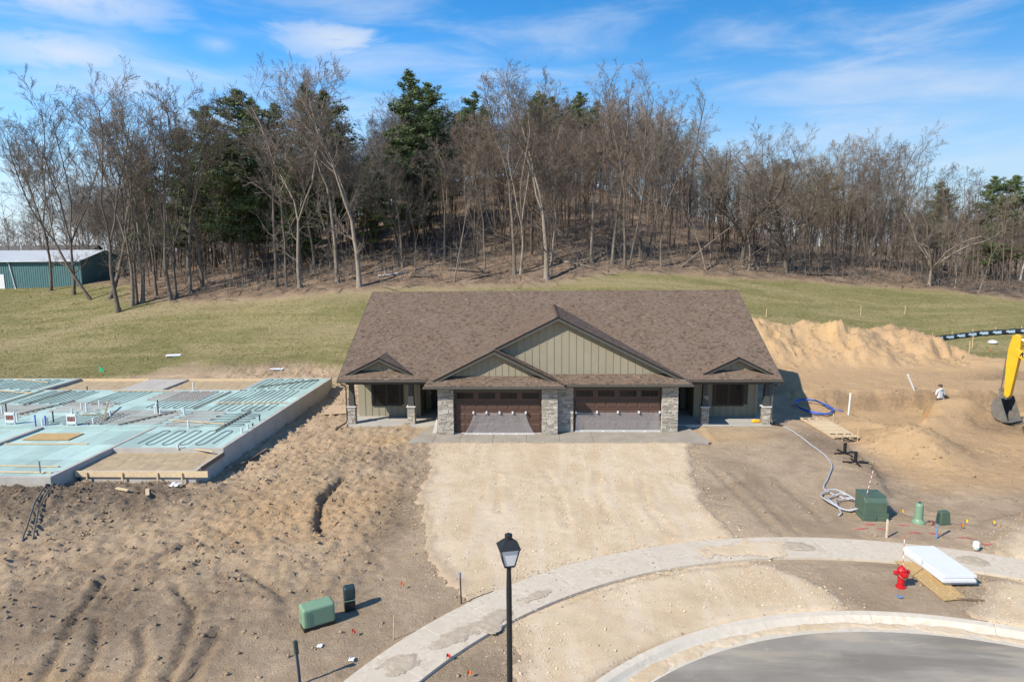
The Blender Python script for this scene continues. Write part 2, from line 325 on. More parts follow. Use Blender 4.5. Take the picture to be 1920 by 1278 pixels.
def copy_tree(o, parent=None):
    c = o.copy(); col.objects.link(c); c.parent = parent
    for ch in o.children: copy_tree(ch, c)
    return c

# ------------------------------------------------------------------ materials
def newmat(name):
    m = bpy.data.materials.new(name); m.use_nodes = True; nt = m.node_tree; nt.nodes.clear()
    out = nt.nodes.new('ShaderNodeOutputMaterial'); b = nt.nodes.new('ShaderNodeBsdfPrincipled'); nt.links.new(b.outputs[0], out.inputs[0]); return m, nt, b
def nd(nt, t, ins=None, **k):
    n = nt.nodes.new(t)
    for a, v in k.items(): setattr(n, a, v)
    for a, v in (ins or {}).items():
        if hasattr(v, 'is_linked') or hasattr(v, 'links'): nt.links.new(v, n.inputs[a])
        else: n.inputs[a].default_value = v
    return n
def noise(nt, vec, scale, det=4, rough=.55, dist=0.0):
    return nd(nt, 'ShaderNodeTexNoise', {'Vector': vec, 'Scale': scale, 'Detail': det, 'Roughness': rough, 'Distortion': dist}).outputs['Fac']
def mixc(nt, f, a, b, mode='MIX'):
    n = nd(nt, 'ShaderNodeMix', data_type='RGBA', blend_type=mode)
    for i, v in ((0, f), (6, a), (7, b)):
        if hasattr(v, 'links'): nt.links.new(v, n.inputs[i])
        elif isinstance(v, (int, float)): n.inputs[i].default_value = v
        else: n.inputs[i].default_value = tuple(v)[:3] + (1,)
    return n.outputs[2]
def mrange(nt, v, a, b, c=0.0, d=1.0, smooth=True):
    n = nd(nt, 'ShaderNodeMapRange', {'Value': v, 'From Min': a, 'From Max': b, 'To Min': c, 'To Max': d}, interpolation_type='SMOOTHSTEP' if smooth else 'LINEAR'); return n.outputs['Result']
def mth(nt, op, a, b=None, clamp=False):
    n = nt.nodes.new('ShaderNodeMath'); n.operation = op; n.use_clamp = clamp
    for i, v in enumerate((a, b)):
        if v is None: continue
        if isinstance(v, (int, float)): n.inputs[i].default_value = v
        else: nt.links.new(v, n.inputs[i])
    return n.outputs[0]
def bump(nt, b, h, strength=.4, dist=.02):
    n = nd(nt, 'ShaderNodeBump', {'Height': h, 'Strength': strength, 'Distance': dist}); nt.links.new(n.outputs[0], b.inputs['Normal'])
_mats = {}
def M(name, rgb, rough=.75, var=.18, scale=6.0, bscale=60.0, bstr=.15, metal=0.0, objvar=.0, dirt=0.0, dirtc=(.24, .18, .12), stretch=None, spec=.5, coords='Object'):
    """plain painted / raw surface: colour with large and small variation, fine relief, optional dirt"""
    if name in _mats: return _mats[name]
    m, nt, b = newmat(name); tcn = nd(nt, 'ShaderNodeTexCoord'); vec = tcn.outputs[coords]
    if stretch:
        mp = nd(nt, 'ShaderNodeMapping', {'Vector': vec, 'Scale': stretch}); vec = mp.outputs[0]
    if objvar:
        oi = nd(nt, 'ShaderNodeObjectInfo'); add = nd(nt, 'ShaderNodeVectorMath', {0: vec, 1: oi.outputs['Location']}, operation='ADD'); vec = add.outputs[0]
    n1 = noise(nt, vec, scale, 5, .6); n2 = noise(nt, vec, scale * 7, 3, .6)
    f = mth(nt, 'ADD', mth(nt, 'MULTIPLY', n1, .65), mth(nt, 'MULTIPLY', n2, .35))
    lo = [max(0, c * (1 - var)) for c in rgb]; hi = [min(1, c * (1 + var)) for c in rgb]
    cl = mixc(nt, mrange(nt, f, .3, .7), lo, hi)
    if objvar:
        v = mth(nt, 'ADD', mth(nt, 'MULTIPLY', mth(nt, 'SUBTRACT', oi.outputs['Random'], .5), objvar * 2), 1.0)
        cl = mixc(nt, 1.0, cl, nd(nt, 'ShaderNodeCombineColor', {0: v, 1: v, 2: v}).outputs[0], 'MULTIPLY')
    if dirt:
        cl = mixc(nt, mth(nt, 'MULTIPLY', mrange(nt, noise(nt, vec, scale * .7, 6, .65), .45, .75), dirt), cl, dirtc)
    nt.links.new(cl, b.inputs['Base Color']); b.inputs['Roughness'].default_value = rough; b.inputs['Metallic'].default_value = metal; b.inputs['Specular IOR Level'].default_value = spec
    if bstr: bump(nt, b, noise(nt, vec, bscale, 3, .6), bstr, .01)
    _mats[name] = m; return m
# ------------------------------------------------------------------ ground sheet
def grow(a, b, s0, k):
    out = [a]; s = s0
    while out[-1] < b: s *= k; out.append(out[-1] + s)
    return out
xs = np.array([-v for v in grow(27, 3000, .3, 1.10)][::-1][:-1] + list(np.arange(-27, -5, .115)) + list(np.arange(-5, 20, .16)) + list(np.arange(20, 34, .2)) + grow(34, 3000, .25, 1.10))
ys = np.array([-v for v in grow(24, 800, .3, 1.3)][::-1][:-1] + list(np.arange(-24, -1, .115)) + list(np.arange(-1, 12, .2)) + list(np.arange(12, 30, .25)) + list(np.arange(30, 70, .5)) + grow(70, 4000, .6, 1.09))
GX, GY = np.meshgrid(xs, ys); nx_, ny_ = len(xs), len(ys)
GZ = ground_h(GX, GY)
def grid_mesh(name, X, Y, Z, keep=None):
    ny, nx = X.shape
    idx = np.arange(nx * ny).reshape(ny, nx)
    q = np.stack([idx[:-1, :-1], idx[:-1, 1:], idx[1:, 1:], idx[1:, :-1]], -1).reshape(-1, 4)
    if keep is not None: q = q[keep.ravel()]
    used = np.zeros(nx * ny, bool); used[q.ravel()] = True; rem = np.cumsum(used) - 1; q = rem[q]
    V = np.stack([X, Y, Z], -1).reshape(-1, 3)[used]
    me = bpy.data.meshes.new(name); me.vertices.add(len(V)); me.vertices.foreach_set('co', V.astype(np.float32).ravel())
    me.loops.add(q.size); me.loops.foreach_set('vertex_index', q.astype(np.int32).ravel())
    me.polygons.add(len(q)); me.polygons.foreach_set('loop_start', np.arange(0, q.size, 4, dtype=np.int32)); me.polygons.foreach_set('use_smooth', np.ones(len(q), bool))
    me.update(calc_edges=True); me.validate(); return me, used
def vcol(me, name, arr):
    at = me.color_attributes.new(name, 'FLOAT_COLOR', 'POINT'); at.data.foreach_set('color', arr.astype(np.float32).ravel())
me, used = grid_mesh('ground', GX, GY, GZ)
g, w, wear, n0, n2, n3 = zones(GX, GY)
wob = n0 * 1.6 + n2 * .8
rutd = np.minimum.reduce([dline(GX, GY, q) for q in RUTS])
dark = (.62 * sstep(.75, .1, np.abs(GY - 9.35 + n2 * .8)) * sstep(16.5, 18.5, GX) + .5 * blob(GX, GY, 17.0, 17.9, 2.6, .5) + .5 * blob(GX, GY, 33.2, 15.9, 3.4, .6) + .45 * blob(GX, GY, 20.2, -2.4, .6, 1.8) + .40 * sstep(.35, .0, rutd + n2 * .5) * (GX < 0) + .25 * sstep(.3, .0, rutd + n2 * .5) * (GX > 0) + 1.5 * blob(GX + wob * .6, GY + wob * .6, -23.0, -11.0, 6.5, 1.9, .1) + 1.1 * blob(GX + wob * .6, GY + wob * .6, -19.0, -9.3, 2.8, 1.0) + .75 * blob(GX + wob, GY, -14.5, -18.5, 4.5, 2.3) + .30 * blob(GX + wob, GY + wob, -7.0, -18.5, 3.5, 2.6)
        + .8 * blob(GX, GY + wob, -6.7, -11.5, .9, 4.0) + .34 * blob(GX + wob, GY, 8.0, -7.0, 1.4, 3.5) + .22 * blob(GX, GY + wob, 9.5, -15.9, 3, 1.8) + .18 * blob(GX + wob, GY, 11, -10.8, 4.5, 2.6)
        + .9 * blob(GX + wob, GY, -27.0, 19.2, 6.5, 1.3) + .7 * blob(GX, GY, 14.3, -4.2, .9, 3.2) + .6 * blob(GX + wob, GY, 31, 24.0, 2.0, 1.4) + .5 * blob(GX, GY, -8, -4, 2.5, 2) + .7 * sstep(.5, .0, dline(GX, GY, TRENCH) + n2 * .3)
        + .5 * blob(GX, GY, -2.4, -21.2, 1.5, 1.2) + .8 * blob(GX, GY, 25.5, 2.6, 2.2, 1.2) + .5 * blob(GX, GY, 36, 16, 3, 1.0) + .6 * blob(GX + wob, GY, 13.4, -.8, 1.6, 1.8))
orange = (.9 * blob(GX + wob, GY + wob, -10.5, -11.0, 4.0, 3.4) + .5 * blob(GX, GY, -12.5, -3, 3.0, 4.0) + .8 * blob(GX + wob, GY, -16.8, -21.4, 2.0, 1.3) + .6 * blob(GX + wob, GY, -12, -21.6, 2.6, .6)
          + .95 * sstep(14.6, 16.5, GX + wob) * sstep(-9, -6, GY) * (1 - g) + .5 * blob(GX, GY, 19, 5.4, 2.8, 2.2) + .35 * blob(GX, GY, 9.5, -.5, 2.5, 1.6) + .45 * blob(GX, GY, -9.2, -1.2, 1.8, 1.0))
sand = (.9 * sstep(.2, -.6, sdpoly(GX, GY, PIT)) * sstep(22.5, 25, GX) + .8 * blob(GX + wob, GY, 24.5, 22.6, 1.8, 1.2) + .75 * blob(GX, GY, 31.5, 17.2, 1.6, .5) + .35 * blob(GX, GY, 18, 21.5, 3, 2) + .55 * blob(GX + wob, GY, 9.2, -.2, 1.8, .9) + .6 * blob(GX + wob, GY, -8.6, -.9, 1.3, .7))
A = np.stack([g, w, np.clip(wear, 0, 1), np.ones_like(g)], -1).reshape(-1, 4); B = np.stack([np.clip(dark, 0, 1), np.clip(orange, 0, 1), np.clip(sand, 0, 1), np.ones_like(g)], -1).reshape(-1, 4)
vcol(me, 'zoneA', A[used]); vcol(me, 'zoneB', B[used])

def soil_colour(nt, vec, zb):
    """bare earth: grey brown, with darker topsoil, orange clay and yellow sand where the attribute says"""
    sp = nd(nt, 'ShaderNodeSeparateColor', {0: zb})
    nA = noise(nt, vec, .55, 7, .66, .6); nB = noise(nt, vec, 5.0, 5, .65); nC = noise(nt, vec, 26.0, 4, .7)
    base = mixc(nt, mrange(nt, nA, .32, .68), (.330, .245, .162), (.545, .420, .288))
    base = mixc(nt, mrange(nt, nB, .35, .7, 0, .55), base, (.440, .318, .200))
    base = mixc(nt, mth(nt, 'MULTIPLY', sp.outputs[1], mrange(nt, nB, .2, .75, .5, 1.0)), base, (.520, .335, .165))
    base = mixc(nt, mth(nt, 'MULTIPLY', sp.outputs[2], mrange(nt, nB, .2, .8, .55, 1.0)), base, (.600, .410, .180))
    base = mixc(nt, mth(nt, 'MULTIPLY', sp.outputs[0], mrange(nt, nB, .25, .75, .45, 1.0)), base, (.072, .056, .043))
    base = mixc(nt, mrange(nt, nC, .30, .75, 0, .55), base, (.270, .200, .138))
    pale = mrange(nt, noise(nt, vec, 40.0, 2, .7), .66, .74); base = mixc(nt, mth(nt, 'MULTIPLY', pale, .5), base, (.46, .38, .29))
    return base, nA, nB, nC
m_ground, nt, b = newmat('ground_soil_grass_litter')
vec = nd(nt, 'ShaderNodeTexCoord').outputs['Object']
za = nd(nt, 'ShaderNodeVertexColor', layer_name='zoneA').outputs[0]; zb = nd(nt, 'ShaderNodeVertexColor', layer_name='zoneB').outputs[0]
sa = nd(nt, 'ShaderNodeSeparateColor', {0: za})
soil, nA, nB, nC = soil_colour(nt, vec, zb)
mp = nd(nt, 'ShaderNodeMapping', {'Vector': vec, 'Scale': (.10, .55, .3), 'Rotation': (0, 0, .10)}); band = noise(nt, mp.outputs[0], 1.0, 5, .6, .6)
gp = noise(nt, vec, .28, 6, .62); gf = noise(nt, vec, 3.5, 6, .7); gff = noise(nt, vec, 14.0, 5, .75)
grass_c = mixc(nt, mrange(nt, gp, .36, .64), (.155, .148, .054), (.225, .200, .085))
grass_c = mixc(nt, mrange(nt, band, .44, .60, 0, .9), grass_c, (.310, .255, .130)); grass_c = mixc(nt, mrange(nt, noise(nt, vec, 1.3, 6, .7), .44, .62, 0, .6), grass_c, (.255, .205, .105))
grass_c = mixc(nt, mrange(nt, gf, .38, .72, 0, .8), grass_c, (.105, .112, .034))
grass_c = mixc(nt, mrange(nt, gff, .48, .75, 0, .7), grass_c, (.315, .268, .145))
grass_c = mixc(nt, mrange(nt, gff, .46, .28, 0, .6), grass_c, (.058, .064, .020))
grass_c = mixc(nt, mth(nt, 'MULTIPLY', sa.outputs[2], mrange(nt, gf, .25, .7, .45, 1.0)), grass_c, (.345, .265, .168))
lit_c = mixc(nt, mrange(nt, noise(nt, vec, .5, 6, .65), .35, .65), (.165, .116, .080), (.290, .208, .142))
lit_c = mixc(nt, mrange(nt, noise(nt, vec, 9.0, 5, .75), .40, .70, 0, .8), lit_c, (.110, .076, .054))
lit_c = mixc(nt, mrange(nt, noise(nt, vec, 16.0, 3, .7), .62, .74, 0, .7), lit_c, (.36, .28, .20))
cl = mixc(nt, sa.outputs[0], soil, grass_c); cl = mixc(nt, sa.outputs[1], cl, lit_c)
nt.links.new(cl, b.inputs['Base Color']); b.inputs['Roughness'].default_value = .95; b.inputs['Specular IOR Level'].default_value = .15
hgt = mth(nt, 'ADD', mth(nt, 'MULTIPLY', nC, 1.0), mth(nt, 'ADD', mth(nt, 'MULTIPLY', nB, 1.2), mth(nt, 'MULTIPLY', noise(nt, vec, 70, 3, .7), .35)))
bump(nt, b, hgt, .9, .06)
me.materials.append(m_ground); ground = struct(link('ground', me))

# ------------------------------------------------------------------ gravel driveways
def gravel_mat():
    m, nt, b = newmat('crushed_gravel'); vec = nd(nt, 'ShaderNodeTexCoord').outputs['Object']
    nA = noise(nt, vec, .45, 6, .6); nB = noise(nt, vec, 3.0, 6, .65); nC = noise(nt, vec, 32, 4, .75)
    c = mixc(nt, mrange(nt, nA, .36, .64), (.470, .355, .225), (.540, .430, .295))
    mp = nd(nt, 'ShaderNodeMapping', {'Vector': vec, 'Scale': (1.3, .16, .3), 'Rotation': (0, 0, .12)})
    c = mixc(nt, mrange(nt, noise(nt, mp.outputs[0], 1.0, 4, .5, .3), .48, .66, 0, .45), c, (.580, .490, .375))
    c = mixc(nt, mrange(nt, nB, .5, .75, 0, .6), c, (.430, .305, .180))
    c = mixc(nt, mrange(nt, nC, .54, .75, 0, .45), c, (.31, .23, .15)); c = mixc(nt, mrange(nt, nC, .46, .28, 0, .6), c, (.60, .52, .41))
    vo = nd(nt, 'ShaderNodeTexVoronoi', {'Vector': vec, 'Scale': 48.0}); c = mixc(nt, mrange(nt, nd(nt, 'ShaderNodeSeparateColor', {0: vo.outputs['Color']}).outputs[0], .86, .95, 0, .3), c, (.60, .53, .43))
    ed = nd(nt, 'ShaderNodeSeparateColor', {0: nd(nt, 'ShaderNodeVertexColor', layer_name='edge').outputs[0]}).outputs[0]; c = mixc(nt, mrange(nt, mth(nt, 'ADD', ed, mth(nt, 'MULTIPLY', mth(nt, 'SUBTRACT', mth(nt, 'ADD', mth(nt, 'MULTIPLY', nB, .5), mth(nt, 'MULTIPLY', nC, .5)), .5), .9)), .22, .46), c, (.380, .290, .200))
    nt.links.new(c, b.inputs['Base Color']); b.inputs['Roughness'].default_value = .95; b.inputs['Specular IOR Level'].default_value = .2
    bump(nt, b, mth(nt, 'ADD', nC, mth(nt, 'MULTIPLY', nB, .8)), .5, .03); return m
m_gravel = gravel_mat()
def gravel_sheet(name, which, x0, x1, y0, y1, st=.125):
    X, Y = np.meshgrid(np.arange(x0, x1, st), np.arange(y0, y1, st)); s = gravel_sd(X, Y)[which]; r = np.hypot(X - CC[0], Y - CC[1])
    t = (fbm(X * 7, Y * 7, 131, 2) - .5)
    rut = np.zeros_like(X)
    if which == 0:
        for q in ([(-.9, -6.0), (-.35, -8.4), (-.1, -12.4)], [(1.6, -6.2), (1.25, -8.8), (1.5, -12.0)], [(3.4, -7), (3.1, -10.5), (3.6, -13)], [(-3.0, -6.8), (-2.7, -11)]): rut -= .03 * sstep(.3, .1, dline(X, Y, q) + t * .2) - .02 * sstep(.55, .3, dline(X, Y, q) + t * .2)
    nb = fbm(X * .4, Y * .4, 133, 3) - .5; nc = fbm(X * 2.2, Y * 2.2, 135, 4) - .5
    walk = sstep(13.35, 13.75, r) * (1 - sstep(15.4, 15.8, r))
    Z = .030 + .05 * nb + .035 * nc + .014 * t * 2 + rut - .16 * sstep(-.02, .30, s) - .34 * sstep(10.75, 10.40, r) * 1.0 - .1 * walk
    Z = np.where((Y > -1.55), Z - .10, Z)
    keep = (s[:-1, :-1] < .28) & (r[:-1, :-1] > 10.42) & (Y[:-1, :-1] < -1.2)
    me, used = grid_mesh(name, X, Y, Z, keep); e_ = np.clip(.5 + s / 1.6, 0, 1); vcol(me, 'edge', np.stack([e_, e_, e_, 1 + 0 * e_], -1).reshape(-1, 4)[used]); me.materials.append(m_gravel); return struct(link(name, me))
gravel_sheet('gravel_driveway', 0, -8.2, 9.0, -24, -1.2); gravel_sheet('gravel_driveway', 1, 10, 25, -22, -9.5)

# ------------------------------------------------------------------ sidewalk, kerb, road
def concrete_mat(name, lo, hi, dirt=.5, tint=(.36, .29, .21), sc_=1.0):
    m, nt, b = newmat(name); vec = nd(nt, 'ShaderNodeTexCoord').outputs['Object']; oi = nd(nt, 'ShaderNodeObjectInfo')
    g_ = nd(nt, 'ShaderNodeNewGeometry'); vec = g_.outputs['Position']
    nA = noise(nt, vec, 1.1 * sc_, 6, .62); nB = noise(nt, vec, 7 * sc_, 5, .65); nC = noise(nt, vec, 60, 3, .7)
    c = mixc(nt, mrange(nt, nA, .35, .66), lo, hi); c = mixc(nt, mth(nt, 'MULTIPLY', oi.outputs['Random'], .18), c, lo)
    c = mixc(nt, mth(nt, 'MULTIPLY', mrange(nt, mth(nt, 'ADD', mth(nt, 'MULTIPLY', nA, .6), mth(nt, 'MULTIPLY', nB, .4)), .47, .62), dirt), c, tint)
    c = mixc(nt, mrange(nt, nC, .55, .75, 0, .25), c, [v * .6 for v in lo])
    nt.links.new(c, b.inputs['Base Color']); b.inputs['Roughness'].default_value = .85; b.inputs['Specular IOR Level'].default_value = .25
    bump(nt, b, mth(nt, 'ADD', nC, nB), .15, .01); return m
m_walk = concrete_mat('sidewalk_concrete', (.470, .405, .320), (.570, .505, .410), .62)
m_kerb = concrete_mat('kerb_concrete', (.490, .435, .355), (.590, .535, .445), .55, (.40, .32, .23))
m_apron = concrete_mat('fresh_concrete', (.275, .242, .195), (.340, .302, .248), .10, (.34, .29, .22))
def arc_piece(prof, a0, a1, n=6):
    """profile of (radius, z), closed, swept along the turning circle"""
    mb = MB(); m = len(prof); vs = []
    for i in range(n + 1):
        a = a0 + (a1 - a0) * i / n
        for r, z in prof: vs.append((CC[0] + r * math.cos(a), CC[1] + r * math.sin(a), z))
    fs = [(i * m + k, i * m + (k + 1) % m, (i + 1) * m + (k + 1) % m, (i + 1) * m + k) for i in range(n) for k in range(m)] + [tuple(range(m)), tuple(range(n * m, n * m + m))[::-1]]
    mb.add(vs, fs); return mb
walk = struct(bpy.data.objects.new('sidewalk', None)); col.objects.link(walk)
a = R(38)
while a < R(180):
    z = .028 + random.uniform(-.004, .004); d = 1.56 / 14.6
    arc_piece([(13.85, z), (15.40, z + .015), (15.40, -.12), (13.85, -.12)], a, a + d - .0003, 4).build('slab', m_walk, walk, bevel=.004); a += d
kerb = struct(bpy.data.objects.new('kerb', None)); col.objects.link(kerb)
a = R(20)
while a < R(186):
    d = 3.05 / 10.2
    arc_piece([(9.74, -.105), (10.16, -.128), (10.26, -.075), (10.36, .015), (10.56, .03), (10.58, -.4), (9.74, -.4)], a, a + d - .0012, 10).build('kerb_section', m_kerb, kerb); a += d
m_asph, nt, b = newmat('dusty_asphalt'); vec = nd(nt, 'ShaderNodeTexCoord').outputs['Object']
nA = noise(nt, vec, .30, 6, .6); nB = noise(nt, vec, 2.2, 6, .68); nC = noise(nt, vec, 90, 3, .8)
c = mixc(nt, mrange(nt, nA, .36, .64), (.225, .204, .172), (.295, .268, .228))
mp = nd(nt, 'ShaderNodeMapping', {'Vector': vec, 'Scale': (.16, .9, .3), 'Rotation': (0, 0, -.12)})
c = mixc(nt, mrange(nt, noise(nt, mp.outputs[0], .9, 5, .6, .5), .44, .64, 0, .75), c, (.165, .150, .126))
mp2 = nd(nt, 'ShaderNodeMapping', {'Vector': vec, 'Scale': (.22, .7, .3), 'Rotation': (0, 0, .55)})
c = mixc(nt, mrange(nt, noise(nt, mp2.outputs[0], 1.3, 6, .66, .4), .48, .68, 0, .7), c, (.380, .325, .245))
c = mixc(nt, mrange(nt, nC, .5, .8, 0, .4), c, (.30, .28, .25)); c = mixc(nt, mrange(nt, nB, .66, .74, 0, .8), c, (.42, .36, .28))
nt.links.new(c, b.inputs['Base Color']); b.inputs['Roughness'].default_value = .95; b.inputs['Specular IOR Level'].default_value = .08; bump(nt, b, nC, .35, .006)
mb = MB(); n = 96; vs = []
for ri in range(0, 14):
    for k in range(n): aa = 2 * math.pi * k / n; rr = 9.76 * ri / 13; vs.append((CC[0] + rr * math.cos(aa), CC[1] + rr * math.sin(aa), -.112 + .05 * (1 - (ri / 13) ** 2)))
mb.add(vs, [(i * n + k, (i + 1) * n + k, (i + 1) * n + (k + 1) % n, i * n + (k + 1) % n) for i in range(13) for k in range(n)])
struct(mb.build('road', m_asph, smooth=True))
# mud carried onto pavement and road edge, as thin uneven spreads of earth
def spread(name, cx, cy, rx, ry, ang, zf, mat, seed, th=.02):
    st = max(rx, ry) / 26; X, Y = np.meshgrid(np.arange(-1.5 * rx, 1.5 * rx, st), np.arange(-1.5 * ry, 1.5 * ry, st))
    d = np.hypot(X / rx, Y / ry) + (fbm(X * 1.6 + seed, Y * 1.6, 141, 5, .62) - .5) * 1.9; c_, s_ = math.cos(ang), math.sin(ang)
    WX = cx + X * c_ - Y * s_; WY = cy + X * s_ + Y * c_
    Z = zf(WX, WY) + th * sstep(1.0, .5, d) * (.6 + .8 * fbm(WX * 6, WY * 6, 145, 3)) - .004
    me, used = grid_mesh(name, WX, WY, Z, d[:-1, :-1] < .98)
    vcol(me, 'zoneB', np.zeros((int(used.sum()), 4)) + np.array([.05, .05, 0, 1])); vcol(me, 'zoneA', np.zeros((int(used.sum()), 4)) + np.array([0, 0, 0, 1])); me.materials.append(mat); return struct(link(name, me))
m_mud = M('dried_mud', (.375, .310, .232), .95, .18, 6, 50, .3)
wz = lambda x, y: .045 + 0 * x
for k, (cx, cy, rx, ry, an) in enumerate([(-2.6, -18.9, .9, .35, .9), (-3.6, -19.8, .8, .3, .9), (-1.2, -17.4, .7, .25, .7), (-4.6, -20.8, .6, .35, .95), (6.4, -14.1, 1.1, .55, .1), (7.6, -14.0, .6, .35, 0), (5.2, -14.3, .9, .4, .2), (12.9, -14.9, .5, .3, -.4)]):
    spread('mud_spread', cx, cy, rx, ry, an, wz, m_mud if k != 4 and k != 6 else m_gravel, k * 3.1)
kz = lambda x, y: -.117 + 0 * x
for k, th_ in enumerate((150, 143, 136, 129, 121, 113, 105, 97, 88, 79, 70)):
    spread('mud_spread', CC[0] + 10.03 * math.cos(R(th_)), CC[1] + 10.03 * math.sin(R(th_)), .95, .21, R(th_ + 90), kz, m_gravel, 50 + k * 2.3, .03)
# clods of earth lying loose: far too many to count
def clods(n, seed):
    rg = np.random.default_rng(seed)
    t = (1 + 5 ** .5) / 2; iv = np.array([(-1, t, 0), (1, t, 0), (-1, -t, 0), (1, -t, 0), (0, -1, t), (0, 1, t), (0, -1, -t), (0, 1, -t), (t, 0, -1), (t, 0, 1), (-t, 0, -1), (-t, 0, 1)]) / 1.9
    it = np.array([(0, 11, 5), (0, 5, 1), (0, 1, 7), (0, 7, 10), (0, 10, 11), (1, 5, 9), (5, 11, 4), (11, 10, 2), (10, 7, 6), (7, 1, 8), (3, 9, 4), (3, 4, 2), (3, 2, 6), (3, 6, 8), (3, 8, 9), (4, 9, 5), (2, 4, 11), (6, 2, 10), (8, 6, 7), (9, 8, 1)])
    x = rg.uniform(-26, 34, n * 6); y = rg.uniform(-22.5, 26, n * 6)
    g, w, wear, n0, n2, n3 = zones(x, y); s = np.minimum(*gravel_sd(x, y)); r = np.hypot(x - CC[0], y - CC[1])
    p = (1 - g) * (1 - w) * (.06 + .9 * sstep(-5.2, -8, x) * sstep(-20, -14, y + n0 * 4) * (.04 + .96 * sstep(.0, .15, fbm(x * .55, y * .55, 151, 4) - .5)) + .25 * sstep(-6, -9, x) + .5 * blob(x, y, 18.4, -1.7, 3.2, 3.2) + .4 * sstep(17.5, 19, y) * (x > 13) + .35 * sstep(.8, .1, np.abs(s)) + .35 * blob(x, y, 14.3, -4.5, 1.2, 4.5) + .3 * sstep(.9, .2, np.abs(y - 9.3)) * (x > 16))
    bad = (s < .0) | (r < 10.7) | ((r > 13.6) & (r < 15.6) & (y < -8)) | ((x < -16.5) & (y > -8.2) & (y < 12.6)) | ((np.abs(x) < 13) & (y > -1.8) & (y < 20)) | ((np.abs(x) < 8.4) & (y > -2))
    k = np.where((rg.random(x.size) < p) & ~bad)[0][:n]; x = x[k]; y = y[k]
    sz = .012 + .055 * rg.random(len(k)) ** 5.0; z = ground_h(x, y) + sz * .25
    V = iv[None] * (1 + rg.uniform(-.38, .38, (len(k), 12, 1))) * sz[:, None, None] * rg.uniform(.6, 1.5, (len(k), 1, 3)) * np.array([1, 1, .75])
    V = V + np.stack([x, y, z], -1)[:, None, :]; T = (it[None] + (np.arange(len(k)) * 12)[:, None, None]).reshape(-1, 3)
    me = bpy.data.meshes.new('dirt_clods'); me.vertices.add(V.shape[0] * 12); me.vertices.foreach_set('co', V.astype(np.float32).ravel())
    me.loops.add(T.size); me.loops.foreach_set('vertex_index', T.astype(np.int32).ravel()); me.polygons.add(len(T)); me.polygons.foreach_set('loop_start', np.arange(0, T.size, 3, dtype=np.int32)); me.update(calc_edges=True)
    wob = n0[k] * 1.6 + n2[k] * .8; dk = np.clip(.9 * blob(x + wob, y + wob, -22.5, -10.2, 5.5, 1.5, .1) + .7 * blob(x + wob, y, -14.5, -18.5, 4.5, 2.3) + .5 * blob(x, y, 14.3, -4.2, 1.5, 4), 0, 1); og = np.clip(.9 * blob(x, y, -10.5, -11, 4.5, 4) + .5 * (x > 15), 0, 1)
    c = np.stack([dk, og, 0 * dk, 1 + 0 * dk], -1); vcol(me, 'zoneB', np.repeat(c, 12, 0)); vcol(me, 'zoneA', np.repeat(np.array([[0, 0, 0, 1.]]), len(k) * 12, 0))
    me.materials.append(m_ground); return stuff(link('dirt_clods', me), 'loose brown clods of earth scattered over the dug ground', 'soil')
clods(22000, 3)

def pebbles(n, seed):
    rg = np.random.default_rng(seed); x = np.concatenate([rg.uniform(-8, 9, n * 2), rg.uniform(10, 22, n)]); y = rg.uniform(-24, -1.4, n * 3); s1, s2 = gravel_sd(x, y); s = np.minimum(s1, s2); r = np.hypot(x - CC[0], y - CC[1])
    walk = (r > 13.8) & (r < 15.45); ok = (r > 10.65) & (s < .9) & (~walk | (rg.random(x.size) < .10)) & (rg.random(x.size) < np.where(s < -.1, .25 + .75 * sstep(.4, .62, fbm(x * .7, y * .7, 221, 4)), .55 * sstep(.9, .0, s)))
    k = np.where(ok)[0]; rg.shuffle(k); k = k[:n]; x, y, r = x[k], y[k], r[k]; sz = rg.uniform(.009, .022, len(k)) * (1 + 1.2 * (rg.random(len(k)) < .04))
    st_ = .125; nb = fbm(x * .4, y * .4, 133, 3) - .5; nc = fbm(x * 2.2, y * 2.2, 135, 4) - .5; t = fbm(x * 7, y * 7, 131, 2) - .5
    z = np.where((r > 13.8) & (r < 15.45), .045, np.where(s[k] < 0, .030 + .05 * nb + .035 * nc + .028 * t, ground_h(x, y))) + sz * .3
    ov = np.array([(1, 0, 0), (-1, 0, 0), (0, 1, 0), (0, -1, 0), (0, 0, .8), (0, 0, -.8)]); ot = np.array([(0, 2, 4), (2, 1, 4), (1, 3, 4), (3, 0, 4), (2, 0, 5), (1, 2, 5), (3, 1, 5), (0, 3, 5)])
    a = rg.uniform(0, 6.28, len(k)); ca, sa_ = np.cos(a)[:, None], np.sin(a)[:, None]; V = ov[None] * rg.uniform(.6, 1.4, (len(k), 6, 1)) * sz[:, None, None]; V = np.stack([V[..., 0] * ca - V[..., 1] * sa_, V[..., 0] * sa_ + V[..., 1] * ca, V[..., 2]], -1) + np.stack([x, y, z], -1)[:, None]
    me = mesh_np('gravel_stones', V.reshape(-1, 3), (ot[None] + (np.arange(len(k)) * 6)[:, None, None]).reshape(-1, 3), m_peb); tn = np.repeat(np.clip(rg.normal(.5, .25, len(k)), 0, 1), 6); vcol(me, 'tone', np.stack([tn, tn, tn, 1 + 0 * tn], -1)); return stuff(link('gravel_stones', me), 'small crushed stones strewn over the driveway and its edges', 'gravel')
m_peb, nt, b = newmat('crushed_stone'); c = mixc(nt, nd(nt, 'ShaderNodeSeparateColor', {0: nd(nt, 'ShaderNodeVertexColor', layer_name='tone').outputs[0]}).outputs[0], (.33, .255, .17), (.66, .56, .43)); nt.links.new(c, b.inputs['Base Color']); b.inputs['Roughness'].default_value = .9
pebbles(32000, 31)
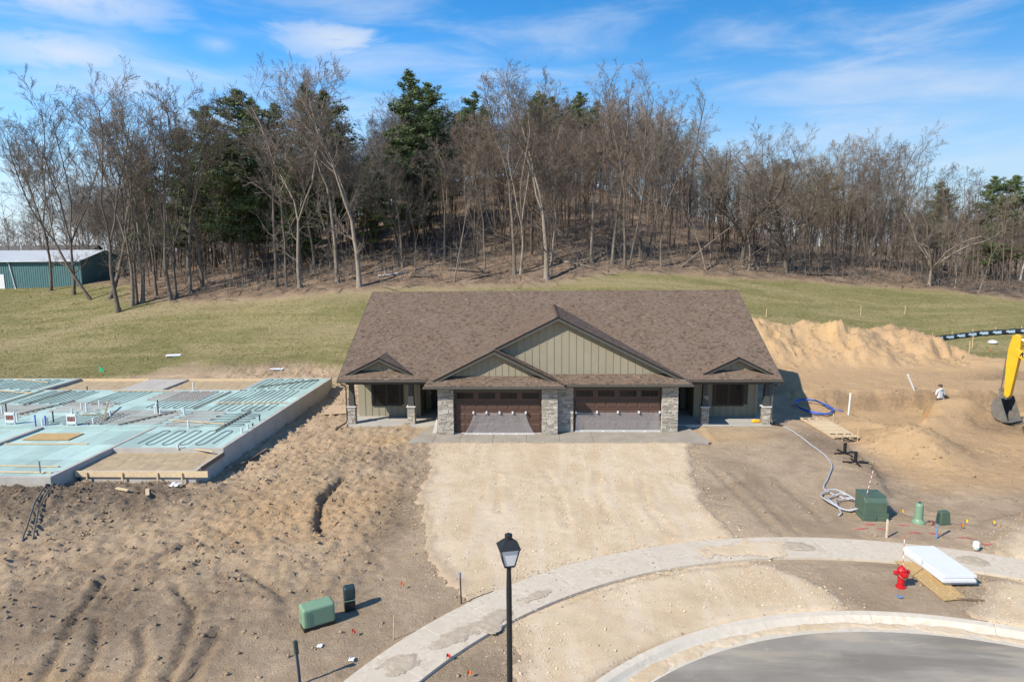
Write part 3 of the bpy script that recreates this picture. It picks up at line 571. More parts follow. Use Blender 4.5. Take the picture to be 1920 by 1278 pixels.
# turf: short tufts over the lawn bank, beyond counting
m_turf, nt, b = newmat('dormant_turf'); at = nd(nt, 'ShaderNodeVertexColor', layer_name='tone').outputs[0]; tv = nd(nt, 'ShaderNodeSeparateColor', {0: at}).outputs[0]
c = mixc(nt, mrange(nt, tv, .0, .5, smooth=False), (.150, .148, .056), (.225, .205, .088)); c = mixc(nt, mrange(nt, tv, .5, 1.0, smooth=False), c, (.330, .285, .150)); nt.links.new(c, b.inputs['Base Color']); b.inputs['Roughness'].default_value = .9; b.inputs['Specular IOR Level'].default_value = .1
def turf(n, seed):
    rg = np.random.default_rng(seed); x = rg.uniform(-80, 62, n * 3); y = rg.uniform(14, 50, n * 3); g, w, wear, n0, n2, n3 = zones(x, y)
    dens = g * (.35 + .65 * sstep(.35, .62, fbm(x * .9, y * 1.8, 201, 4))) * (1 - .6 * np.clip(wear, 0, 1)); k = np.where(rg.random(x.size) < dens)[0][:n]; x, y = x[k], y[k]; z = np.array([gz(a, b_) for a, b_ in zip(x, y)])
    tone = np.clip(.55 * fbm(x * .12, y * .5, 205, 4) + .5 * fbm(x * .8, y * .8, 207, 3) + rg.normal(0, .16, len(k)) + .35 * np.clip(wear[k], 0, 1) - .05, 0, 1)
    a = rg.uniform(0, 6.28, len(k)); H = rg.uniform(.02, .05, len(k)); W = rg.uniform(.04, .09, len(k)); dx = np.cos(a) * W; dy = np.sin(a) * W; lx, ly = rg.normal(0, .03, (2, len(k)))
    V = np.stack([np.stack([x - dx, y - dy, z - .01], -1), np.stack([x + dx, y + dy, z - .01], -1), np.stack([x + lx, y + ly, z + H], -1), np.stack([x + dy * .7, y - dx * .7, z - .01], -1), np.stack([x - dy * .7, y + dx * .7, z - .01], -1), np.stack([x - lx, y + ly, z + H * .8], -1)], 1).reshape(-1, 3)
    me = mesh_np('turf', V, np.arange(len(V)).reshape(-1, 3), m_turf); t6 = np.repeat(tone, 6); vcol(me, 'tone', np.stack([t6, t6, t6, 1 + 0 * t6], -1)); return stuff(link('turf', me), 'short dormant grass on the bank behind the house', 'grass')
turf(64000, 12)
# ------------------------------------------------------------------ the duplex house
m_siding = M('khaki_siding', (.262, .236, .165), .7, .05, 1.5, 90, .06, objvar=.03)
m_batten = M('khaki_batten', (.250, .224, .156), .7, .05, 2, 90, .06)
m_trim = M('dark_olive_trim', (.070, .068, .058), .6, .10, 3, 60, .05)
m_gutter = M('dark_gutter_metal', (.090, .084, .070), .45, .08, 2, 60, .03)
m_soffit = M('brown_soffit', (.060, .056, .046), .7, .1, 3, 60, .05)
m_column = M('dark_column_paint', (.050, .050, .047), .6, .08, 3, 60, .05)
m_frame = M('black_window_frame', (.009, .008, .008), .4, .1, 4, 60, .03)
m_door = M('brown_door_paint', (.078, .042, .029), .5, .10, 3, 80, .05, stretch=(1, 1, 6))
m_dark = M('dark_entry_door', (.022, .018, .016), .5, .1, 3, 60, .03)
m_cap = M('pale_stone_cap', (.52, .50, .46), .8, .08, 10, 60, .2)
m_mortar = M('grey_mortar', (.20, .19, .175), .95, .1, 10, 60, .2)
m_stone = M('ledge_stone', (.375, .340, .285), .9, .30, 5, 38, .5, objvar=.33, dirt=.35, dirtc=(.21, .20, .185))
m_glass, nt, b = newmat('window_glass'); b.inputs['Base Color'].default_value = (.012, .013, .014, 1); b.inputs['Roughness'].default_value = .04; b.inputs['Specular IOR Level'].default_value = .28
nn = noise(nt, nd(nt, 'ShaderNodeTexCoord').outputs['Object'], 2.2, 2, .5); bump(nt, b, nn, .10, .05)
m_shingle, nt, b = newmat('brown_asphalt_shingle'); at = nd(nt, 'ShaderNodeVertexColor', layer_name='tone').outputs[0]; vec = nd(nt, 'ShaderNodeTexCoord').outputs['Object']
tv = nd(nt, 'ShaderNodeSeparateColor', {0: at}).outputs[0]; rp = nt.nodes.new('ShaderNodeValToRGB'); nt.links.new(tv, rp.inputs[0]); rp.color_ramp.interpolation = 'LINEAR'
el_ = rp.color_ramp.elements; el_[0].position = 0; el_[0].color = (.070, .050, .036, 1); el_[1].position = 1; el_[1].color = (.270, .205, .150, 1)
for p_, c_ in ((.3, (.135, .097, .072, 1)), (.55, (.190, .140, .103, 1)), (.8, (.175, .108, .072, 1))): e = el_.new(p_); e.color = c_
c = mixc(nt, mrange(nt, noise(nt, vec, 70, 3, .8), .40, .72, 0, .5), rp.outputs[0], (.072, .058, .050)); c = mixc(nt, mrange(nt, noise(nt, vec, .5, 4, .6), .45, .7, 0, .22), c, (.21, .165, .13))
nt.links.new(c, b.inputs['Base Color']); b.inputs['Roughness'].default_value = .95; b.inputs['Specular IOR Level'].default_value = .15; bump(nt, b, noise(nt, vec, 160, 2, .8), .4, .006)

house = thing('duplex_house', 'low brown roofed duplex with two garage doors and khaki board siding', 'house', (0, 0, 0))
EZ = 2.78; EY = 1.45; RY = 10.62; RZ = 7.23; SL = (RZ - EZ) / (RY - EY); HW = 12.6
roof = None
def shingles(name, parent, O, u, v, W, intervals, e=.143, seed=1, lift=.012):
    """overlapping tabs on a roof plane: u along the courses, v up the slope, intervals(v) -> list of (u0, u1)"""
    r = random.Random(seed); O, u, v = Vector(O), Vector(u).normalized(), Vector(v).normalized(); n = u.cross(v).normalized(); mb = MB()
    if n.z < 0: n = -n
    k = 0; vv = 0.0
    while vv < W:
        top = min(vv + e * 1.12, W)
        for (a, b_) in intervals(vv + e * .5):
            x = a - r.uniform(0, .2)
            while x < b_:
                w = r.choice((.10, .12, .14, .17, .2)); x0 = max(x, a); x1 = min(x + w, b_)
                if x1 - x0 > .01:
                    th = r.choice((.004, .012, .013)); c = min(1, max(0, r.gauss(.50, .17))) * (1.0 if th > .008 else .62)
                    lo = O + v * vv + n * (lift + th); hi = O + v * top + n * (lift - .002 + th * .3); d0 = O + v * vv + n * (lift - .014)
                    mb.add([tuple(lo + u * x0), tuple(lo + u * x1), tuple(hi + u * x1), tuple(hi + u * x0), tuple(d0 + u * x0), tuple(d0 + u * x1)], [(0, 1, 2, 3), (4, 5, 1, 0)], c)
                x += w
        vv += e
    o = mb.build(name, m_shingle, parent); return stuff(o)
def deck(name, poly, th, parent, mat):                   # sloped slab under the shingles
    return MB().prism(poly, (0, 0, -th)).build(name, mat, parent)
# main roof
roof = deck('roof', [(-HW, EY, EZ), (HW, EY, EZ), (HW, RY, RZ), (-HW, RY, RZ)], .16, house, m_trim)
deck('roof_deck', [(HW, 2 * RY - EY, EZ), (-HW, 2 * RY - EY, EZ), (-HW, RY, RZ), (HW, RY, RZ)], .16, roof, m_trim)
vlen = math.hypot(RY - EY, RZ - EZ)
shingles('shingles', roof, (0, EY - .02, EZ), (1, 0, 0), (0, RY - EY, RZ - EZ), vlen, lambda v: [(-HW, HW)], seed=1)
shingles('shingles', roof, (0, 2 * RY - EY + .02, EZ), (-1, 0, 0), (0, EY - RY, RZ - EZ), vlen, lambda v: [(-HW, HW)], seed=2, e=.19)
cap = MB(); x = -HW
while x < HW:
    c = random.uniform(.2, .7); xa = x; xb = min(x + .24, HW); cap.add([(xa, RY - .16, RZ - .055), (xb, RY - .16, RZ - .062), (xb, RY, RZ + .022), (xa, RY, RZ + .034), (xb, RY + .16, RZ - .062), (xa, RY + .16, RZ - .055)], [(0, 1, 2, 3), (3, 2, 4, 5)], c); x += .2
cap.build('ridge_cap', m_shingle, roof)
def gutter(x0, x1, y, z, parent):
    mb = MB(); mb.prism([(x0, y, z + .0), (x0, y - .115, z + .0), (x0, y - .125, z - .05), (x0, y - .085, z - .115), (x0, y, z - .125)], (x1 - x0, 0, 0)); return mb.build('gutter', m_gutter, parent)
gutter(-HW - .03, -7.40, EY - .005, EZ - .015, house); gutter(7.40, HW + .03, EY - .005, EZ - .015, house)
for s in (-1, 1):                                        # rake boards of the end gables
    for ya, yb in ((EY, RY), (2 * RY - EY, RY)):
        MB().bar((s * (HW + .021), ya, EZ - .10), (s * (HW + .021), yb, RZ - .10), .04, .24, up=(0, 0, 1)).build('rake_board', m_trim, roof)
# gables over the garages
A0 = 7.35; AZ = 6.455; G2 = .60                          # main gable: half width, apex height, front of its rake
S_ = .5
def slope_poly(pts): return pts
# left slope plane z = AZ - .5|x| ; its front is at y=.6 above the small gable's ridge and y=0 below
YB = lambda z: EY + (z - EZ) / SL                        # where a height meets the main roof
g_left = MB(); P = [(0, .6, AZ), (-3.5, .6, AZ - 1.75), (-3.5, 0, AZ - 1.75), (-6.95, 0, AZ - 3.475), (-A0, -.45, EZ), (-A0, EY, EZ), (0, YB(AZ) + .1, AZ)]
g_left.prism(P, (0, 0, -.15)); gr = g_left.build('gable_roof', m_trim, house)
def lint(v):
    h = v * S_ / math.hypot(1, S_); z = EZ + h; x = -A0 + h / S_                      # u runs along +y... front limit by height
    y0 = (-.45 + h * 2 * .0 + min(1, h / .2) * .45) if x < -3.5 else .6
    return [(y0, YB(z) + .05)]
nv_ = A0 * math.hypot(1, S_)
shingles('shingles', gr, (-A0, 0, EZ), (0, 1, 0), (1, 0, S_), nv_, lint, seed=3)
g_right = MB(); P = [(0, .6, AZ), (0, YB(AZ) + .1, AZ), (A0, EY, EZ), (A0, .15, EZ), (6.95, .6, EZ + .2)]
g_right.prism(P, (0, 0, -.15)); gr2 = g_right.build('gable_roof', m_trim, house)
def rint(v):
    h = v * S_ / math.hypot(1, S_); z = EZ + h; y0 = .15 + min(1, h / .2) * .45; return [(-(YB(z) + .05), -y0)]
shingles('shingles', gr2, (A0, 0, EZ), (0, -1, 0), (-1, 0, S_), nv_, rint, seed=4)
def ridge_caps(x, z, y0, y1, parent):
    mb = MB(); y = y0
    while y < y1:
        c = random.uniform(.25, .75); yb = min(y + .24, y1); mb.add([(x - .15, y, z - .05), (x - .15, yb, z - .058), (x, yb, z + .022), (x, y, z + .034), (x + .15, yb, z - .058), (x + .15, y, z - .05)], [(0, 3, 2, 1), (3, 5, 4, 2)], c); y += .2
    mb.build('ridge_cap', m_shingle, parent)
ridge_caps(0, AZ, .58, YB(AZ) + .1, gr2)
# small gable right slope
SX = -3.5; SZ = AZ - 1.75
sg = MB(); sg.prism([(SX, 0, SZ), (SX, 1.0, SZ), (.34, 1.0, EZ + .01), (.34, -.45, EZ + .01), (-.06, 0, EZ + .21)], (0, 0, -.14)); gr3 = sg.build('gable_roof', m_trim, house)
def sint(v):
    h = v * S_ / math.hypot(1, S_); y0 = -.45 + min(1, h / .2) * .45; return [(-1.0, -y0)]
shingles('shingles', gr3, (.34, 0, EZ + .01), (0, -1, 0), (-1, 0, S_), 3.84 * math.hypot(1, S_), sint, seed=5)
ridge_caps(SX, SZ, -.02, .7, gr3)
# pent roofs under the gables
def pent(x0, x1, y0, y1, seed, parent=house):
    h = (y1 - y0) * S_; o = MB().prism([(x0, y0, EZ), (x1, y0, EZ), (x1 - h * 2, y1, EZ + h), (x0 + h * 2 * (x0 < -5), y1, EZ + h)], (0, 0, -.10)).build('pent_roof', m_trim, parent)
    shingles('shingles', o, (0, y0 - .02, EZ), (1, 0, 0), (0, 1, S_), (y1 - y0) * math.hypot(1, S_), lambda v: [(x0 + v * .894 * (x0 < -5), x1 - v * .894)] , seed=seed); return o
pent(-A0 + .01, .33, -.45, .40, 6); pent(-.5, A0 - .01, .15, 1.00, 7)
gutter(-A0 - .02, .34, -.455, EZ - .01, house); gutter(.50, A0 + .02, .145, EZ - .01, house)
# rake fascias
def rake(x0, z0, x1, z1, y, d=.20, t=.045, parent=house):
    up = Vector((-(z1 - z0), 0, x1 - x0)).normalized(); up = up if up.z > 0 else -up
    a = Vector((x0, y, z0)); b_ = Vector((x1, y, z1)); MB().prism([a, b_, b_ - Vector((0, 0, d)), a - Vector((0, 0, d))], (0, -t, 0)).build('rake_fascia', m_trim, parent)
    MB().prism([a + Vector((0, 0, .02)), b_ + Vector((0, 0, .02)), b_ - Vector((0, 0, .045)), a - Vector((0, 0, .045))], (0, -t - .03, 0)).build('drip_edge', m_frame, parent)
rake(0, AZ, 6.9, AZ - 3.45, .598); rake(0, AZ, SX - .02, SZ - .01, .598); rake(SX, SZ, -6.9, SZ - 1.70, -.002); rake(SX, SZ, -.10, SZ - 1.70, -.002)
# board and batten gable walls
def gable_wall(name, cx, half, zb, zap, y, parent, bw=.405, x_from=None, x_to=None, phase=0.0):
    """siding boards cut to the gable; half is where the wall top meets zb"""
    w = thing_part(name, parent, (cx, y, zb)); top = lambda x: zap - (zap - zb) * abs(x) / half
    xa = -half if x_from is None else x_from; xb = half if x_to is None else x_to
    MB().prism([(xa, .03, 0), (xb, .03, 0)] + ([(xb, .03, top(xb) - zb)] if top(xb) - zb > .01 else []) + ([(0, .03, zap - zb)] if xa < 0 < xb else []) + ([(xa, .03, top(xa) - zb)] if top(xa) - zb > .01 else []), (0, .05, 0)).build('sheathing', m_soffit, w)
    x = xa + phase
    if phase: x -= bw
    while x < xb - .02:
        x0 = max(x, xa); x1 = min(x + bw, xb)
        if x1 - x0 > .03:
            g_ = .006; x0 += g_; x1 -= g_; p = [(x0, 0, 0), (x1, 0, 0), (x1, 0, max(.004, top(x1) - zb))]
            if x0 < 0 < x1: p.append((0, 0, zap - zb))
            p.append((x0, 0, max(.004, top(x0) - zb))); MB().prism(p, (0, .03, 0)).build('board', m_siding, w)
            if x0 > xa + .05:
                h = top(x0) - zb
                if h > .06: MB().box(x0 - .028, x0 + .016, -.022, 0, 0.0, h - .03).build('batten', m_batten, w)
        x += bw
    return w
def thing_part(name, parent, loc):
    o = bpy.data.objects.new(name, None); col.objects.link(o); o.parent = parent; o.location = loc; o.empty_display_size = .2; return o
gable_wall('gable_wall', 0, 6.35, EZ + .425, AZ - .13, 1.0, house, .41, x_from=-4.6, phase=.28)
gable_wall('gable_wall', SX, 3.05, EZ + .425, SZ - .12, .40, house, .36, phase=.2)
for o_ in ((0, 1.0, 1.0), ):                             # base trim of the siding
    MB().box(.1, 6.3, .975, 1.0, EZ + .38, EZ + .425).build('siding_skirt', m_batten, house); MB().box(-6.4, -.55, .375, .40, EZ + .38, EZ + .425).build('siding_skirt', m_batten, house)
# dormer gables over the porches
for s in (-1, 1):
    cx = 10.28 * s; yf = 1.90; za = 3.985; hf = 1.98; zf = za - hf * .49; yb = YB(za)
    d_ = MB(); d_.prism([(cx - hf, yf, zf), (cx, yf, za), (cx, yb + .05, za), (cx - hf, YB(zf) + .05, zf)], (0, 0, -.10)); dr = d_.build('dormer_roof', m_trim, house)
    d2 = MB(); d2.prism([(cx, yf, za), (cx + hf, yf, zf), (cx + hf, YB(zf) + .05, zf), (cx, yb + .05, za)], (0, 0, -.10)); d2.build('roof_deck', m_trim, dr)
    L_ = math.hypot(hf, za - zf)
    shingles('shingles', dr, (cx - hf, 0, zf), (0, 1, 0), (hf, 0, za - zf), L_, lambda v, zf=zf, za=za, L_=L_: [(yf, YB(zf + (za - zf) * v / L_) + .03)], seed=11 + s)
    shingles('shingles', dr, (cx + hf, 0, zf), (0, -1, 0), (-hf, 0, za - zf), L_, lambda v, zf=zf, za=za, L_=L_: [(-(YB(zf + (za - zf) * v / L_) + .03), -yf)], seed=21 + s)
    ridge_caps(cx, za, yf - .02, yb, dr)
    rake(cx, za, cx - hf, zf, yf - .002, .17, parent=dr); rake(cx, za, cx + hf, zf, yf - .002, .17, parent=dr)
    gable_wall('gable_wall', cx, 1.55, EZ + .39, za - .10, 2.26, house, .37, phase=.16)
# body walls
def siding_wall(x0, x1, y, z0, z1, parent, holes=(), bw=.405, name='porch_wall'):
    w = thing_part(name, parent, (x0, y, z0)); MB().box(0, x1 - x0, .03, .12, 0, z1 - z0).build('sheathing', m_soffit, w); x = 0.0; W = x1 - x0
    while x < W - .02:
        xa = x + .004; xb = min(x + bw, W) - .004; segs = [(0, z1 - z0)]
        for hx0, hx1, hz0, hz1 in holes:
            if xb > hx0 - x0 and xa < hx1 - x0: segs = [(0, hz0 - z0), (hz1 - z0, z1 - z0)]
        for a, b_ in segs:
            if b_ - a > .05:
                MB().box(xa, xb, 0, .03, a, b_).build('board', m_siding, w)
                if x > .1: MB().box(xa - .026, xa + .018, -.022, 0, a, b_).build('batten', m_batten, w)
        x += bw
    return w
for s in (-1, 1):
    x0, x1 = (-12.1, -8.28) if s < 0 else (8.28, 12.1)
    wx0, wx1 = (-11.16, -9.52) if s < 0 else (9.52, 11.16); wz0, wz1 = .80, 2.16
    siding_wall(x0, x1, 3.90, .04, 2.62, house, [(wx0, wx1, wz0, wz1)])
    win = thing_part('window', house, ((wx0 + wx1) / 2, 3.86, wz0)); ww = (wx1 - wx0) / 2; hh = wz1 - wz0
    f = MB(); f.box(-ww - .09, -ww + .02, -.05, .06, -.09, hh + .09); f.box(ww - .02, ww + .09, -.05, .06, -.09, hh + .09); f.box(-ww + .02, ww - .02, -.05, .06, hh - .02, hh + .09); f.box(-ww + .02, ww - .02, -.05, .06, -.09, .02); f.build('casing', m_trim if 0 else m_frame, win)
    for q in (-1, 1):
        xa, xb = (-ww + .02, -.02) if q < 0 else (.02, ww - .02); sa_ = MB(); sa_.box(xa, xa + .06, -.02, .05, .02, hh - .02); sa_.box(xb - .06, xb, -.02, .05, .02, hh - .02); sa_.box(xa + .06, xb - .06, -.02, .05, .02, .08); sa_.box(xa + .06, xb - .06, -.02, .05, hh - .08, hh - .02); sa_.build('sash', m_frame, win)
        MB().box(xa + .06, xb - .06, .012, .025, .08, hh - .08).build('pane', m_glass, win)
    MB().box(-.02, .02, -.03, .05, .02, hh - .02).build('mullion', m_frame, win)
    # recessed entry
    ex0, ex1 = (-8.28, -6.66) if s < 0 else (6.66, 8.28)
    MB().box(ex0, ex1, 6.0, 6.1, .0, 2.62).build('entry_wall', m_siding, house)
    MB().box(min(s * 8.28, s * 8.32), max(s * 8.28, s * 8.32), 3.93, 6.0, .0, 2.62).build('entry_side_wall', m_siding, house)
    ed = thing_part('entry_door', house, ((ex0 + ex1) / 2 - .1 * s, 5.96, .06)); MB().box(-.46, .46, -.02, .03, 0, 2.08).build('leaf', m_dark, ed, bevel=.01)
    MB().box(-.56, -.46, -.04, .035, 0, 2.2).build('jamb', m_frame, ed); MB().box(.46, .56, -.04, .035, 0, 2.2).build('jamb', m_frame, ed); MB().box(-.46, .46, -.04, .035, 2.08, 2.2).build('head', m_frame, ed)
    MB().box(-.28, .28, -.028, -.02, 1.2, 1.9).build('glass', m_glass, ed); MB().lathe([(.03, 0), (.03, .05), (.012, .06)], 10).build('handle', M('brushed_metal', (.5, .48, .45), .35, .1, metal=1), ed, loc=(.38, -.03, 1.0), rot=(R(90), 0, 0))
    # porch slab, ceiling, beam
    px0, px1 = (-12.32, -6.68) if s < 0 else (6.68, 12.32)
    MB().box(px0, px1, 1.92, 6.0, -.55, .045).build('porch_slab', concrete_mat('porch_concrete', (.36, .345, .31), (.44, .42, .38), .25), house, bevel=.012)
    MB().box(px0, px1, 1.98, 6.0, 2.60, 2.62).build('porch_ceiling', m_soffit, house); MB().box(px0, px1 + 0, 2.06, 2.34, 2.40, 2.60).build('porch_beam', m_column, house)
    MB().box(min(s * 12.0, s * 12.1), max(s * 12.0, s * 12.1), 3.93, 19.2, -.3, 2.66).build('side_wall', m_siding, house)
    MB().prism([(s * 12.05, 3.9, 2.66), (s * 12.05, 19.2, 2.66), (s * 12.05, RY, RZ - .35)], (.04 * s, 0, 0)).build('end_gable', m_siding, house)
MB().box(-12.1, 12.1, 19.2, 19.3, -.3, 2.66).build('back_wall', m_siding, house)
MB().box(-6.64, -6.58, .3, 6.1, 0, 2.64).build('garage_side_wall', m_siding, house); MB().box(6.58, 6.64, .9, 6.1, 0, 2.64).build('garage_side_wall', m_siding, house)
MB().box(-7.33, .33, -.40, 1.3, 2.615, 2.635).build('soffit', m_soffit, house); MB().box(.34, 7.33, .2, 1.45, 2.615, 2.635).build('soffit', m_soffit, house)
for s in (-1, 1): MB().box(min(6.66 * s, 7.33 * s), max(6.66 * s, 7.33 * s), 1.3 if s < 0 else 1.45, 1.92, 2.615, 2.635).build('soffit', m_soffit, house)
# stones
def stone_mesh(seed):
    r = random.Random(seed); bm = bmesh.new(); bmesh.ops.create_cube(bm, size=1.0)
    bmesh.ops.subdivide_edges(bm, edges=[e for e in bm.edges if abs((e.verts[0].co - e.verts[1].co).x) > .5], cuts=1)
    for v in bm.verts:
        front = v.co.y < 0; v.co.x += r.uniform(-.03, .03); v.co.z += r.uniform(-.10, .10) * (1 if front else .4)
        if front: v.co.y += r.uniform(-.25, .25); v.co.z *= .93; v.co.x *= .97
    me = bpy.data.meshes.new('stone'); bm.to_mesh(me); bm.free(); me.materials.append(m_stone); return me
STONES = [stone_mesh(100 + i) for i in range(10)]
def stone_face(parent, x0, x1, z0, z1, y, seed, cmin=.065, cmax=.13, lmin=.16, lmax=.46, dep=.05):
    r = random.Random(seed); z = z0; n = 0
    while z < z1 - .02:
        h = min(r.uniform(cmin, cmax), z1 - z); h = z1 - z if z1 - z - h < cmin * .6 else h; x = x0
        while x < x1 - .01:
            l = min(r.uniform(lmin, lmax), x1 - x); l = x1 - x if x1 - x - l < lmin * .6 else l
            o = bpy.data.objects.new('stone', r.choice(STONES)); col.objects.link(o); o.parent = parent; o.location = (x + l / 2, y + r.uniform(-.012, .012), z + h / 2); o.scale = (l - .006, dep, h - .006)
            if r.random() < .5: o.scale.x *= -1; 
            x += l; n += 1
        z += h
    return n
def side_stones(x, y0, y1, z0, z1, face, seed):          # cladding on a return face, joined
    r = random.Random(seed); mb = MB(); z = z0
    while z < z1 - .02:
        h = min(r.uniform(.065, .13), z1 - z); y = y0
        while y < y1 - .01:
            l = min(r.uniform(.12, .4), y1 - y); t = r.uniform(.015, .04); mb.box(*sorted((x, x + face * t)), y + .003, y + l - .003, z + .003, z + h - .003); y += l
        z += h
    return mb
PIL = [(-6.64, -5.78, 0.0), (-.90, -.03, 0.0), (0.02, .86, .60), (5.78, 6.66, .60)]; ns = 0
for i, (x0, x1, y) in enumerate(PIL):
    p = thing_part('stone_pillar', house, (0, 0, 0)); MB().box(x0 + .02, x1 - .02, y + .02, y + .42, -.05, 2.62).build('core', m_mortar, p)
    ns += stone_face(p, x0, x1, .01, 2.61, y + .005, 40 + i)
    mb = side_stones(x0 + .02, y + .02, y + .6, .01, 2.6, -1, 60 + i); mb2 = side_stones(x1 - .02, y + .02, y + .42, .01, 2.6, 1, 70 + i); mb.add(mb2.v, mb2.f); stuff(mb.build('return_stones', m_stone, p))
MB().box(-.02, .02, .05, .62, 0, 2.6).build('pillar_return_wall', m_mortar, house)
# stone band over the doors is boarded with dark lintels
MB().box(-5.78, -.90, .16, .30, 2.40, 2.62).build('door_header', m_trim, house); MB().box(.86, 5.78, .76, .90, 2.40, 2.62).build('door_header', m_trim, house)
# porch piers and tapered columns
for s in (-1, 1):
    for cx in (12.03 * s, 8.52 * s):
        y0 = 2.02; p = thing_part('porch_pier', house, (cx, y0, .045)); MB().box(-.19, .19, .02, .40, -.02, 1.0).build('core', m_mortar, p)
        stone_face(p, -.215, .215, .0, 1.0, .01, int(300 + cx * 7), .07, .125, .12, .34, .045)
        mb = side_stones(-.19, .02, .40, 0, 1.0, -1, int(400 + cx)); mb2 = side_stones(.19, .02, .40, 0, 1.0, 1, int(500 + cx)); mb.add(mb2.v, mb2.f); stuff(mb.build('return_stones', m_stone, p))
        MB().box(-.27, .27, -.06, .47, 1.0, 1.07).build('cap', m_cap, p, bevel=.015)
        a, b_ = .175, .125; cy = .21; vs = [(-a, cy - a, 1.07), (a, cy - a, 1.07), (a, cy + a, 1.07), (-a, cy + a, 1.07), (-b_, cy - b_, 2.36), (b_, cy - b_, 2.36), (b_, cy + b_, 2.36), (-b_, cy + b_, 2.36)]
        mb = MB(); mb.add(vs, [(0, 3, 2, 1), (4, 5, 6, 7), (0, 1, 5, 4), (1, 2, 6, 5), (2, 3, 7, 6), (3, 0, 4, 7)]); mb.build('tapered_column', m_column, p, bevel=.01)
# garage doors
def garage_door(cx, y, label):
    d = thing_part('garage_door', house, (cx, y, .0)); W = 2.42; d['label'] = label
    MB().box(-W, W, .03, .07, .0, 2.42).build('slab', m_door, d)
    f = MB(); f.box(-2.45, -W + .0, -.06, .08, 0, 2.43); f.box(W, 2.45, -.06, .08, 0, 2.43); f.build('jamb', m_frame, d)
    for k in range(3):
        z0 = .02 + k * .605
        MB().box(-W + .005, W - .005, .0, .03, z0, z0 + .595).build('section', m_door, d, bevel=.008)
        for j in range(8):
            xa = -W + .06 + j * (2 * W - .06) / 8; xb = xa + (2 * W - .06) / 8 - .06; z1 = z0 + .10; z2 = z0 + .50
            mb = MB(); e = .035; mb.add([(xa, -.001, z1), (xb, -.001, z1), (xb, -.001, z2), (xa, -.001, z2), (xa + e, -.022, z1 + e), (xb - e, -.022, z1 + e), (xb - e, -.022, z2 - e), (xa + e, -.022, z2 - e)], [(4, 5, 6, 7), (0, 1, 5, 4), (1, 2, 6, 5), (2, 3, 7, 6), (3, 0, 4, 7)]); mb.build('panel', m_door, d)
    z0 = .02 + 3 * .605; fr = MB(); fr.box(-W + .005, W - .005, .0, .03, z0, z0 + .12); fr.box(-W + .005, W - .005, .0, .03, z0 + .46, z0 + .58)
    for j in range(5):
        xm = -W + j * 2 * W / 4; fr.box(max(-W + .005, xm - .14), min(W - .005, xm + .14), .0, .03, z0 + .12, z0 + .46)
    fr.build('window_section', m_door, d)
    for j in range(4):
        xa = -W + j * 2 * W / 4 + .14; xb = xa + 2 * W / 4 - .28; wd = MB(); wd.box(xa, xb, .022, .028, z0 + .12, z0 + .46).build('window_pane', m_glass, d)
        for q in range(1, 4): xm = xa + (xb - xa) * q / 4; MB().box(xm - .012, xm + .012, .004, .022, z0 + .12, z0 + .46).build('muntin', m_frame, d)
    MB().box(-W, W, -.012, .03, .0, .025).build('bottom_seal', M('pale_seal', (.62, .62, .60), .6, .1), d)
    return d
garage_door(-3.34, .30, 'brown left garage door with a row of small windows'); garage_door(3.32, .90, 'brown right garage door with a row of small windows')
MB().box(-5.8, -.9, .27, .9, -.1, .005).build('garage_sill', m_apron, house); MB().box(.86, 5.8, .87, 1.5, -.1, .005).build('garage_sill', m_apron, house)
# downspouts
for s in (-1, 1):
    x = s * 12.42; mb = MB(); mb.tube([(x, 1.42, 2.62), (x, 1.46, 2.52), (x - .08 * s, 2.0, 2.34), (x - .10 * s, 2.06, 2.2), (x - .10 * s, 2.06, .35), (x - .06 * s, 1.98, .14)], .045, 6); mb.build('downspout', m_gutter, house)
    if s < 0: MB().bar((x + .04, 1.96, .13), (x - .28, .98, .04), .10, .07).build('downspout_extension', m_gutter, house)
# house number stone and wall light
MB().box(-6.40, -6.06, -.045, .0, 1.20, 1.42).build('number_stone', M('number_stone', (.40, .385, .35), .9, .08), house)
MB().lathe([(.05, 0), (.08, .05), (.08, .2), (.03, .26)], 8, (-8.0, 5.92, .95)).build('wall_light', m_cap, house)
# apron of poured concrete
apron = struct(bpy.data.objects.new('concrete_apron', None)); col.objects.link(apron)
def slab(poly, z=.0, th=.14): MB().prism([(x, y, z - th) for x, y in poly], (0, 0, th)).build('slab', m_apron, apron, bevel=.012)
j = .006; X_ = [-5.35, -3.55, -1.75, .05, 1.85, 3.65, 5.45]
slab([(-8.1, -1.55), (-6.75 - j, -1.55), (-6.75 - j, 1.90), (-7.4, 1.90)], .002); slab([(-6.75 + j, -1.55), (-5.35 - j, -1.55), (-5.35 - j, .30), (-6.75 + j, .30)])
for a, b_ in zip(X_[:-1], X_[1:]): slab([(a + j, -1.55), (b_ - j, -1.55), (b_ - j, .28 if b_ < .3 else .88), (a + j, .28 if b_ < .3 else .88)], random.uniform(-.002, .002))
slab([(5.45 + j, -1.55), (6.75 - j, -1.55), (6.75 - j, .90), (5.45 + j, .90)]); slab([(6.75 + j, -1.55), (7.85, -1.5), (8.0, -1.3), (7.4, 1.90), (6.75 + j, 1.90)], .002)
